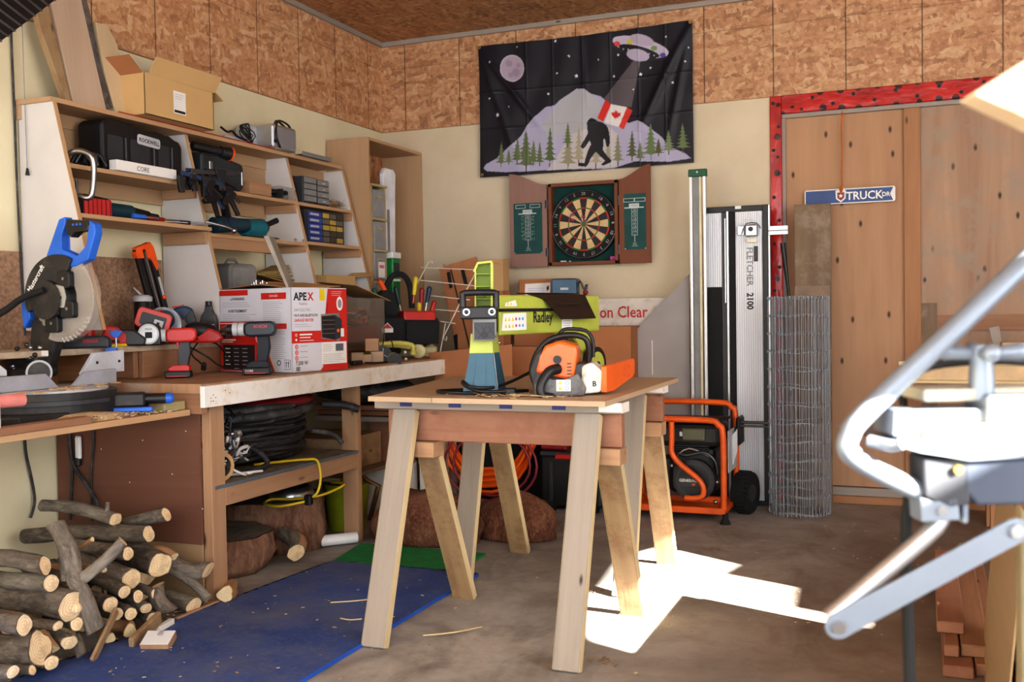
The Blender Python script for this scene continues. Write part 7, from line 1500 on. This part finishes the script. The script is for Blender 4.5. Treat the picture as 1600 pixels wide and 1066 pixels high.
m = MB(); m.prism([(-.16, .0), (-.06, -.02), (-.04, -.16), (-.1, -.3), (-.2, -.3), (-.17, -.14)], -.05, .0, bkm, Tm, b=.01); m.box((-.17, -.26, .0), (.16, .1, .12), bkm, .015, seg=2, T=Tm); m.box((-.12, -.3, .07), (.13, .07, .06), bkm, .01, T=Tm); m.box((-.075, -.215, .03), (.045, .02, .003), M['paper'], T=Tm)
for k in range(12): m.ball((-.2+rnd.uniform(0, .16), -.3+rnd.uniform(0, .12), .06+rnd.uniform(0, .03)), .01, rnd.choice([M['steel'], M['darksteel'], bkm]), T=Tm)
m.build('pivot_arm', ms)
m = MB(); m.prism([(-.06, .16), (.01, .3), (.04, .308), (.045, .285), (.02, .24), (.02, .18), (.1, .15), (.15, .19), (.165, .265), (.155, .29), (.185, .275), (.19, .24), (.15, .14), (.08, .115), (-.03, .12)], -.02, .02, M['blue'], Tm, b=.005); m.build('handle_frame', ms)
m = MB(); m.prism([(.04, .275), (.05, .298), (.155, .288), (.165, .265), (.15, .245), (.09, .255), (.07, .225), (.05, .24)], -.022, .022, M['black'], Tm, b=.007); [m.box((.085+.018*k, .275, .023), (.01, .008, .001), M['blue'], T=Tm) for k in range(3)]; m.build('grip', ms)
m = MB(); m.prism([(-.2, -.02), (-.16, -.0), (-.15, -.08), (-.19, -.12)], -.02, .02, M['blue'], Tm, b=.006); m.build('dust_port_lever', ms)
m = MB(); m.tube([(-.03, .03, .06), (-.12, -.0, .08), (-.2, -.06, .12), (-.25, -.14, .3)], [.012, .015], M['black_matte'], 10, T=Tm, sm=4); m.build('dust_hose', ms)
m = MB(); Tb_ = TR((-3.03, 2.84, .802)); m.prism([(-.33, -.34), (.1, -.4), (.2, -.3), (.24, 0), (.2, .32), (-.3, .36)], .0, .035, bkm, Tb_, b=.004)
m.prism(arc((0, 0), .25, -80, 80, 20)+[(-.1, .2), (-.1, -.2)], .02, .1, bkm, Tb_, b=.006); m.prism(arc((0, 0), .27, -75, 10, 12)+[(.15, .02), (.1, -.24)], .06, .075, M['char'], Tb_, b=.003); m.prism([(-.3, -.34), (-.2, -.34), (-.2, .36), (-.3, .36)], 0, .03, bkm, Tb_)
m.prism([(.04, -.44), (.2, -.44), (.2, -.3), (.04, -.28)], 0, .03, bkm, Tb_, b=.004); m.build('base', ms)
m = MB(); m.prism(arc((0, 0), .22, 0, 360, 36)[:-1], .1, .108, M['ltgrey'], Tb_, b=.002); [m.box((rnd.uniform(-.1, .2), rnd.uniform(-.3, .3), .11), (rnd.uniform(.01, .04), rnd.uniform(.01, .04), .004), M['dustwood'], T=Tb_) for _ in range(40)]; m.build('turntable', ms)
for P, z1 in (([(-.4, .0), (-.4, .055), (-.06, .055), (.0, .0)], .0), ([(.07, 0), (.13, .05), (.29, .055), (.29, .0)], .0)):
    m = MB(); m.prism([(a, b) for a, b in P], 0, .02, plain('fence_alu', (186, 192, 206), .4, .4), frame((-3.0, 2.86, .912), (.0, 1, 0), (0, 0, 1)), b=.002); m.build('fence', ms)
m = MB(); m.prism([(.2, .072), (.27, .155), (.43, .16), (.43, .072)], -.02, .0, plain('fence_bright', (214, 220, 230), .4, .3), frame((-3.07, 2.86, .875), (.0, 1, 0), (0, 0, 1)), b=.002)
[m.ball((0, 0, 0), .006, M['ink'], T=frame((-3.07, 2.86, .875), (.0, 1, 0), (0, 0, 1)) @ Matrix.Translation((x, .115, .001))) for x in (.28, .4)]; m.build('tall_fence', ms)
m = MB(); m.prism([(-.4, .09), (-.16, .09), (-.16, .11), (-.27, .19), (-.4, .19)], -.02, 0, plain('fence_white', (226, 230, 236), .4, .2), frame((-3.06, 2.86, .875), (.0, 1, 0), (0, 0, 1)), b=.002); m.build('tall_fence', ms)
m = MB(); T = Tb_ @ Matrix.Rotation(R(38), 4, 'Z'); m.box((.27, 0, .055), (.16, .08, .05), bkm, .006, T=T); m.cyl((.34, 0, .055), (.43, 0, .055), .02, M['black'], seg=16, T=T); m.build('mitre_arm', ms)
m = MB(); m.ball((.44, 0, .055), (.016, .021, .021), M['blue'], T=T); m.cyl((.425, 0, .055), (.44, 0, .055), .021, M['blue'], seg=16, T=T); m.box((.3, -.05, .02), (.16, .02, .018), M['blue'], .004, T=T); m.build('lock_knob', ms)
m = MB(); m.box((.235, .02, .035), (.006, .02, .05), M['red'], .002, T=Tb_ @ Matrix.Rotation(R(5), 4, 'Z')); m.build('red_pointer', ms)
m = MB(); T = F((-3.1, 2.88, .965), 60) @ Matrix.Scale(.8, 4); m.disc((0, 0), .06, M['ltgrey'], T, 0, 24, .05); m.cyl((0, 0, -.03), (0, 0, -.001), .058, bkm, seg=24, T=T); m.cyl((.03, -.03, 0), (.03, -.03, .04), .012, M['blue'], seg=12, T=T); m.build('bevel_scale', ms)
m = MB(); m.cyl((-2.76, 2.12, .905), (-2.735, 2.47, .905), .022, plain('pink_tube', (224, 140, 134), .5), seg=16); m.build('pink_marker', label='thick pink stick pointing in from the left over the saw table', cat='stick')
m = MB(); m.box((-2.72, 2.28, .86), (.06, .15, .12), M['white'], .02, seg=2); m.build('white_bottle', label='white plastic corner of a bottle at the left edge of the saw table', cat='bottle')
m = MB(); m.bb((-2.74, 2.3, .801), (-2.69, 2.72, .826), M['spruce_dark'], .002); m.build('wood_offcut', label='thin wooden offcut lying along the front of the saw table', cat='wood offcut')
m = MB(); m.bb((-2.79, 3.12, .801), (-2.72, 3.24, .835), wood('green_pine', (186, 172, 112), (160, 140, 84)), .002); m.build('wood_offcut', label='short greenish offcut on the saw table beside the blue knob', cat='wood offcut')
m = MB()
for i in range(500):
    x = -2.76+rnd.gauss(0, .03); y_ = rnd.uniform(2.3, 3.2); s_ = rnd.uniform(.003, .02); m.box((min(x, -2.705), y_, .803+rnd.uniform(0, .02)*math.exp(-((y_-2.8)/.2)**2)), (s_, s_*.6, .003), rnd.choice([M['fresh_and_lit_edge'], M['dustwood'], M['dustwood'], t_f := M['grey'], M['ply']]), r=(rnd.uniform(-.5, .5), rnd.uniform(-.5, .5), rnd.uniform(0, 6)))
m.ball((-2.79, 2.8, .801), (.06, .2, .03), M['dustwood'], jit=.15); m.build('sawdust_heap', label='sawdust and shavings heaped under the mitre saw on the table edge', cat='sawdust', kind='stuff')

# ---- wall cords on the left
for P, r_, lab in (([(-3.49, 3.155, 2.5), (-3.495, 3.155, 2.36), (-3.495, 3.16, 2.0), (-3.49, 3.158, 1.7), (-3.495, 3.17, 1.4), (-3.495, 3.18, 1.1)], .005, 'grey cable running down the left wall beside the shelving'), ([(-3.495, 3.165, .78), (-3.495, 3.165, .62), (-3.495, 3.19, .5), (-3.49, 3.2, .4), (-3.495, 3.18, .33)], .006, 'black cable hanging below the saw table on the left wall'),
    ([(-3.42, 3.325, .79), (-3.41, 3.32, .6), (-3.4, 3.32, .53), (-3.42, 3.32, .3)], .007, 'black cable hanging beside the white plug on the brown panel'), ([(-3.4, 3.32, .79), (-3.405, 3.315, .66), (-3.39, 3.315, .55), (-3.33, 3.315, .47), (-3.27, 3.315, .4), (-3.26, 3.315, .35)], .008, 'thick black cable sweeping right across the brown panel'), ([(-3.29, 3.325, .79), (-3.28, 3.325, .65), (-3.3, 3.325, .5), (-3.3, 3.325, .3)], .005, 'thin dark cable hanging straight down the brown panel')):
    m = MB(); m.tube(P, r_, M['rubber'], 7, sm=4); m.build('power_cable', label=lab, cat='cable')
pl = thing('pull_cord', 'thin string with a small black bob hanging over the first shelf panel', 'cord', (-3.44, 3.17, 1.76)); m = MB(); m.tube([(-3.45, 3.17, 2.5), (-3.45, 3.172, 2.1), (-3.445, 3.17, 1.79)], .0018, M['grey'], 5); m.build('string', pl); m = MB(); m.cyl((-3.445, 3.17, 1.765), (-3.445, 3.17, 1.795), .009, M['black'], r1=.004, seg=10); m.build('bob', pl)
m = MB(); m.box((-3.36, 3.318, .615), (.028, .02, .1), M['white'], .006); m.box((-3.365, 3.318, .555), (.03, .024, .04), M['black'], .006); m.build('power_plug', label='white plug on the black cable in front of the brown end panel', cat='plug')
lt = thing('shop_heater', 'black overhead unit with a silver grille in the top left corner', 'heater', (-2.85, 2.45, 2.15))
m = MB(TR((-2.88, 2.56, 2.3), R(28), 0, R(-38))); m.box((0, 0, 0), (.4, .5, .1), M['black'], .02, seg=2); m.build('housing', lt)
m = MB(TR((-2.88, 2.56, 2.3), R(28), 0, R(-38))); [m.box((.202, -.22+.03*k, 0), (.006, .01, .09), M['steel']) for k in range(15)]; [m.box((-.18+.03*k, 0, -.052), (.008, .46, .004), M['steel']) for k in range(12)]; m.build('grille', lt)
m = MB(); m.cyl((-3.0, 2.5, 2.33), (-3.05, 2.4, ZC), .01, M['darksteel'], seg=8); m.build('hanger', lt)

# ================================================================== right foreground: sunlit clamp stand, close to the camera
fs_ = thing('clamping_stand', 'silver clamping workstand with a bent tubular handle and star knob in the sunlit right foreground', 'workstand', (.15, 1.45, 0))
Tf = F((.004, 1.4, .983), 22); SA = plain('bright_alu', (128, 137, 150), .4, .35, var=.05)
m = MB(); m.tube([(.2, .32, 0), (.143, .254, 0), (.03, .147, 0), (-.08, .045, 0), (-.1, .018, 0), (-.103, .0, 0), (-.09, -.014, 0), (-.06, -.032, 0), (-.012, -.056, 0)], .0135, SA, 14, T=Tf, sm=4); m.build('bent_handle', fs_)
m = MB(); m.cyl((-.055, -.035, 0), (-.008, -.06, 0), .0115, M['darksteel'], seg=14, T=Tf); m.build('handle_socket', fs_)
m = MB(); m.prism([(-.018, -.06), (.0, -.068), (.03, -.06), (.032, -.09), (-.016, -.092)], -.02, .02, SA, Tf, b=.002); m.cyl((.008, -.077, .02), (.008, -.077, .024), .006, M['steel'], seg=10, T=Tf); m.box((.042, -.068, .0), (.007, .055, .03), SA, .002, T=Tf); m.build('bracket', fs_)
m = MB(); m.tube([(.022, -.085, -.012), (.014, -.105, -.012), (-.05, -.16, -.012), (-.125, -.222, -.012)], .0115, M['alu'], 12, T=Tf, sm=3); m.build('brace_tube', fs_)
m = MB(); P = arc((.11, -.108), .0165, -60, 120, 6)+arc((-.118, -.228), .0165, 120, 300, 8); m.prism(P, .0, .005, SA, Tf, b=.001); m.build('flat_arm', fs_)
for x, y_ in ((.11, -.108), (-.118, -.228)): m = MB(); m.cyl((x, y_, .004), (x, y_, .01), .009, M['steel'], seg=14, T=Tf); m.build('pivot_bolt', fs_)
m = MB(); m.prism([(-.014, -.01), (.045, -.015), (.045, -.07), (.02, -.076), (-.012, -.06)], -.03, .02, M['char'], Tf, b=.003); m.prism([(.036, -.015), (.3, -.01), (.3, -.07), (.055, -.072), (.036, -.05)], -.15, .02, plain('slate_body', (58, 66, 82), .5), Tf, b=.004); m.cyl((.028, -.025, .02), (.028, -.025, .026), .006, brass, seg=10, T=Tf); m.build('body', fs_)
m = MB(); m.prism([(-.07, .012), (-.04, .004), (-.02, -.002), (.04, -.014), (.3, -.004), (.3, .012), (.0, .016)], -.16, .03, SA, Tf, b=.002); m.tube([(-.075, .01, .0), (-.055, .006, .02), (-.045, .01, .03)], .008, SA, 8, T=Tf, sm=2); m.build('table_plate', fs_)
m = MB(); m.prism([(-.052, .018), (-.018, .016), (-.018, .05), (-.05, .052)], -.05, .02, SA, Tf, b=.002); m.box((.04, .04, -.02), (.14, .018, .05), SA, .002, T=Tf); m.build('vise_jaw', fs_)
m = MB(); m.box((.035, .022, 0), (.1, .018, .045), M['fresh_and_lit_edge'], .001, T=Tf); m.build('wood_insert', fs_)
m = MB(); m.box((.125, .04, -.02), (.11, .055, .07), SA, .004, T=Tf); m.box((.09, .066, -.05), (.18, .016, .08), plain('putty_plate', (190, 186, 168), .5), .002, T=Tf); m.build('clamp_block', fs_)
m = MB(); m.cyl((.078, .06, -.02), (.078, .115, -.02), .017, SA, r1=.014, seg=18, T=Tf); m.build('column', fs_)
m = MB(); [m.tube([(.078, .118, -.02), (.078+.03*math.cos(a), .12, -.02+.03*math.sin(a)), (.078+.045*math.cos(a), .121, -.02+.045*math.sin(a))], [.008, .0115], SA, 10, T=Tf) for a in (R(10), R(190), R(100), R(280))]; [m.ball((.078+.045*math.cos(a), .121, -.02+.045*math.sin(a)), .012, SA, T=Tf) for a in (R(10), R(190), R(100), R(280))]; m.cyl((.078, .11, -.02), (.078, .13, -.02), .016, SA, seg=16, T=Tf); m.build('star_knob', fs_)
m = MB(); m.tube([(.0, .04, -.08), (.01, .075, -.1), (.05, .098, -.11), (.13, .105, -.1), (.2, .1, -.1)], .006, M['black'], 8, T=Tf, sm=4); m.build('cable', fs_)
m = MB(); m.cyl((.21, -.08, -.09), (.21, -.975, -.09), .02, M['black'], seg=12, T=Tf); m.cyl((.28, -.08, -.09), (.28, -.975, -.09), .02, M['black'], seg=12, T=Tf); m.build('post', fs_)
m = MB(); m.tube([(.04, 1.56, .93), (-.02, 1.52, .9), (-.022, 1.52, .7), (-.018, 1.52, .5), (-.03, 1.54, .3), (-.01, 1.6, .012)], .008, M['black_matte'], 10, sm=4); m.build('black_hose', label='black rubber cable hanging from the clamping stand down to the floor', cat='cable')
m = MB(); T = F((.2, 1.86, 0), 22); m.prism([(-.055, .0), (.3, .0), (.3, .5), (.06, .6), (-.06, .84)], -.02, 0, plain('beige_panel', (136, 122, 94), .6), T, b=.003); m.bb((.07, -.0, -.2), (.3, .45, -.021), M['black_matte'], T=T); m.build('beige_cabinet', label='beige cabinet side with a slanted top edge at the lower right', cat='cabinet')
rb_ = thing('raised_board', 'blurred pale board corner jutting in at the upper right', 'board', (.8, 1.4, 0)); T = F((.085, 1.12, 1.38), 22)
m = MB(); m.prism([(-.045, -.01), (.02, .03), (.2, .05), (1.2, .05), (1.2, -.1), (.2, -.1), (.02, -.04)], -.03, .01, wood('sunlit_pine', (240, 206, 160), (226, 178, 126), fig=.3), T, b=.003); m.build('board', rb_)
m = MB(); m.bb((1.1, -1.38, -.1), (1.19, -.03, -.031), M['spruce'], .002, T=T); m.build('post', rb_)
# lumber on the floor at right
for i, (lo, hi, lab) in enumerate((((.05, 3.42, .001), (.14, 4.9, .039), 'bottom left 2x4 in the lumber pile on the floor at the right'), ((.145, 3.46, .001), (.235, 4.9, .039), 'bottom right 2x4 in the lumber pile on the floor at the right'), ((.055, 3.5, .0405), (.1, 4.8, .0785), 'narrow middle stick in the lumber pile at the right'), ((.105, 3.52, .0405), (.19, 4.85, .0785), 'wide middle 2x4 in the lumber pile at the right'), ((.035, 3.62, .08), (.12, 4.7, .118), 'short reddish top 2x4 of the lumber pile at the right'))):
    m = MB(); m.bb(lo, hi, M['fir_red'] if i % 2 == 0 else M['spruce_dark'], .004); m.build('lumber_piece', label=lab, cat='lumber', group='2x4 lumber piled on the floor at the right')
for i, (x, th, z, mt, lab) in enumerate(((.2, .006, .62, M['tanboard'], 'front thin tan board leaning upright beyond the stand'), (.225, .02, .66, M['card_dark'], 'thicker corrugated cardboard sheet leaning second from the left'), (.27, .008, .64, M['old_board'], 'grey-brown sheet leaning behind the cardboard'))):
    m = MB(); m.box((x, 3.2, z/2), (th, .9, z), mt, .001, r=(0, R(5), 0)); m.build('leaning_sheet', label=lab, cat='sheet')
rw = thing('rear_rack', 'low timber rack with pale boards lying on it in front of the right door', 'rack', (.35, 5.5, 0))
m = MB(); m.bb((-.08, 5.5, .79), (.9, 5.56, .87), plain('pale_trim', (206, 176, 136), .6), .003); m.bb((-.12, 5.49, .865), (.9, 5.58, .885), M['fresh_and_lit_edge'], .002); m.bb((-.12, 5.49, .775), (.9, 5.58, .79), M['fresh_and_lit_edge'], .002); m.build('rail', rw)
m = MB(); m.bb((.3, 5.5, 0), (.36, 5.56, .79), M['stud'], .002); m.build('leg', rw); m = MB(); m.bb((.8, 5.5, 0), (.86, 5.56, .79), M['stud'], .002); m.build('leg', rw)
m = MB(); m.bb((.35, 5.46, .886), (.8, 5.6, .98), M['ply'], .004); m.build('wood_offcut', label='chunky pale offcut lying on the low timber rack at the right', cat='wood block')
m = MB(); m.box((.36, 5.9, .95), (.05, .02, .2), M['weathered'], .002, r=(0, R(-12), 0)); m.bb((.3, 5.85, 0), (.42, 5.95, .86), M['stud']); m.build('stick_bundle', label='short pale stick leaning on the right door above the timber rack', cat='stick')
# ================================================================== camera and light
cam = bpy.data.cameras.new('camera'); co = bpy.data.objects.new('camera', cam); COL.objects.link(co); scene.camera = co
cam.sensor_width = 36; cam.lens = 1586.8/1600*36
yaw, pit, rol = .385637, .0283476, -.0160324
fw = Vector((-math.sin(yaw)*math.cos(pit), math.cos(yaw)*math.cos(pit), -math.sin(pit))); r0 = Vector((math.cos(yaw), math.sin(yaw), 0)); u0 = r0.cross(fw)
rr = r0*math.cos(rol)+u0*math.sin(rol); uu = -r0*math.sin(rol)+u0*math.cos(rol)
co.matrix_world = frame((0, 0, 1.165), rr, uu, -fw)
cam.dof.use_dof = True; cam.dof.focus_distance = 4.4; cam.dof.aperture_fstop = 4.5; cam.clip_start = .05
def area(name, loc, target, sx, sy, e, c=(1, 1, 1)):
    l = bpy.data.lights.new(name, 'AREA'); l.shape = 'RECTANGLE'; l.size = sx; l.size_y = sy; l.energy = e; l.color = c
    o = bpy.data.objects.new(name, l); COL.objects.link(o); o.location = loc
    o.rotation_euler = (Vector(target)-Vector(loc)).to_track_quat('-Z', 'Y').to_euler(); return o
area('doorway_daylight', (2.4, 1.6, 1.5), (-2.0, 3.2, 1.0), 3.4, 2.3, 165, (.95, .975, 1))
area('open_door_behind', (-.2, -1.9, 1.7), (-1.6, 4, 1.2), 4.0, 2.4, 135, (.97, .985, 1))
s = bpy.data.lights.new('sun', 'SUN'); s.energy = 75; s.angle = R(.5); s.color = (1, .95, .86)
so = bpy.data.objects.new('sun', s); COL.objects.link(so); so.rotation_euler = SUN.to_track_quat('-Z', 'Y').to_euler(); so.location = (4, -1, 4)
w = bpy.data.worlds.new('world'); scene.world = w; w.use_nodes = True
bg = w.node_tree.nodes['Background']; bg.inputs[0].default_value = (.75, .86, 1, 1); bg.inputs[1].default_value = .9
scene.view_settings.view_transform = 'Standard'; scene.view_settings.look = 'Medium High Contrast'; scene.view_settings.exposure = .12
scene.cycles.use_denoising = True
scene.cycles.max_bounces = 6; scene.cycles.diffuse_bounces = 3; scene.cycles.glossy_bounces = 3; scene.cycles.transparent_max_bounces = 10
for o in bpy.data.objects:
    if '_o' in o: del o['_o']
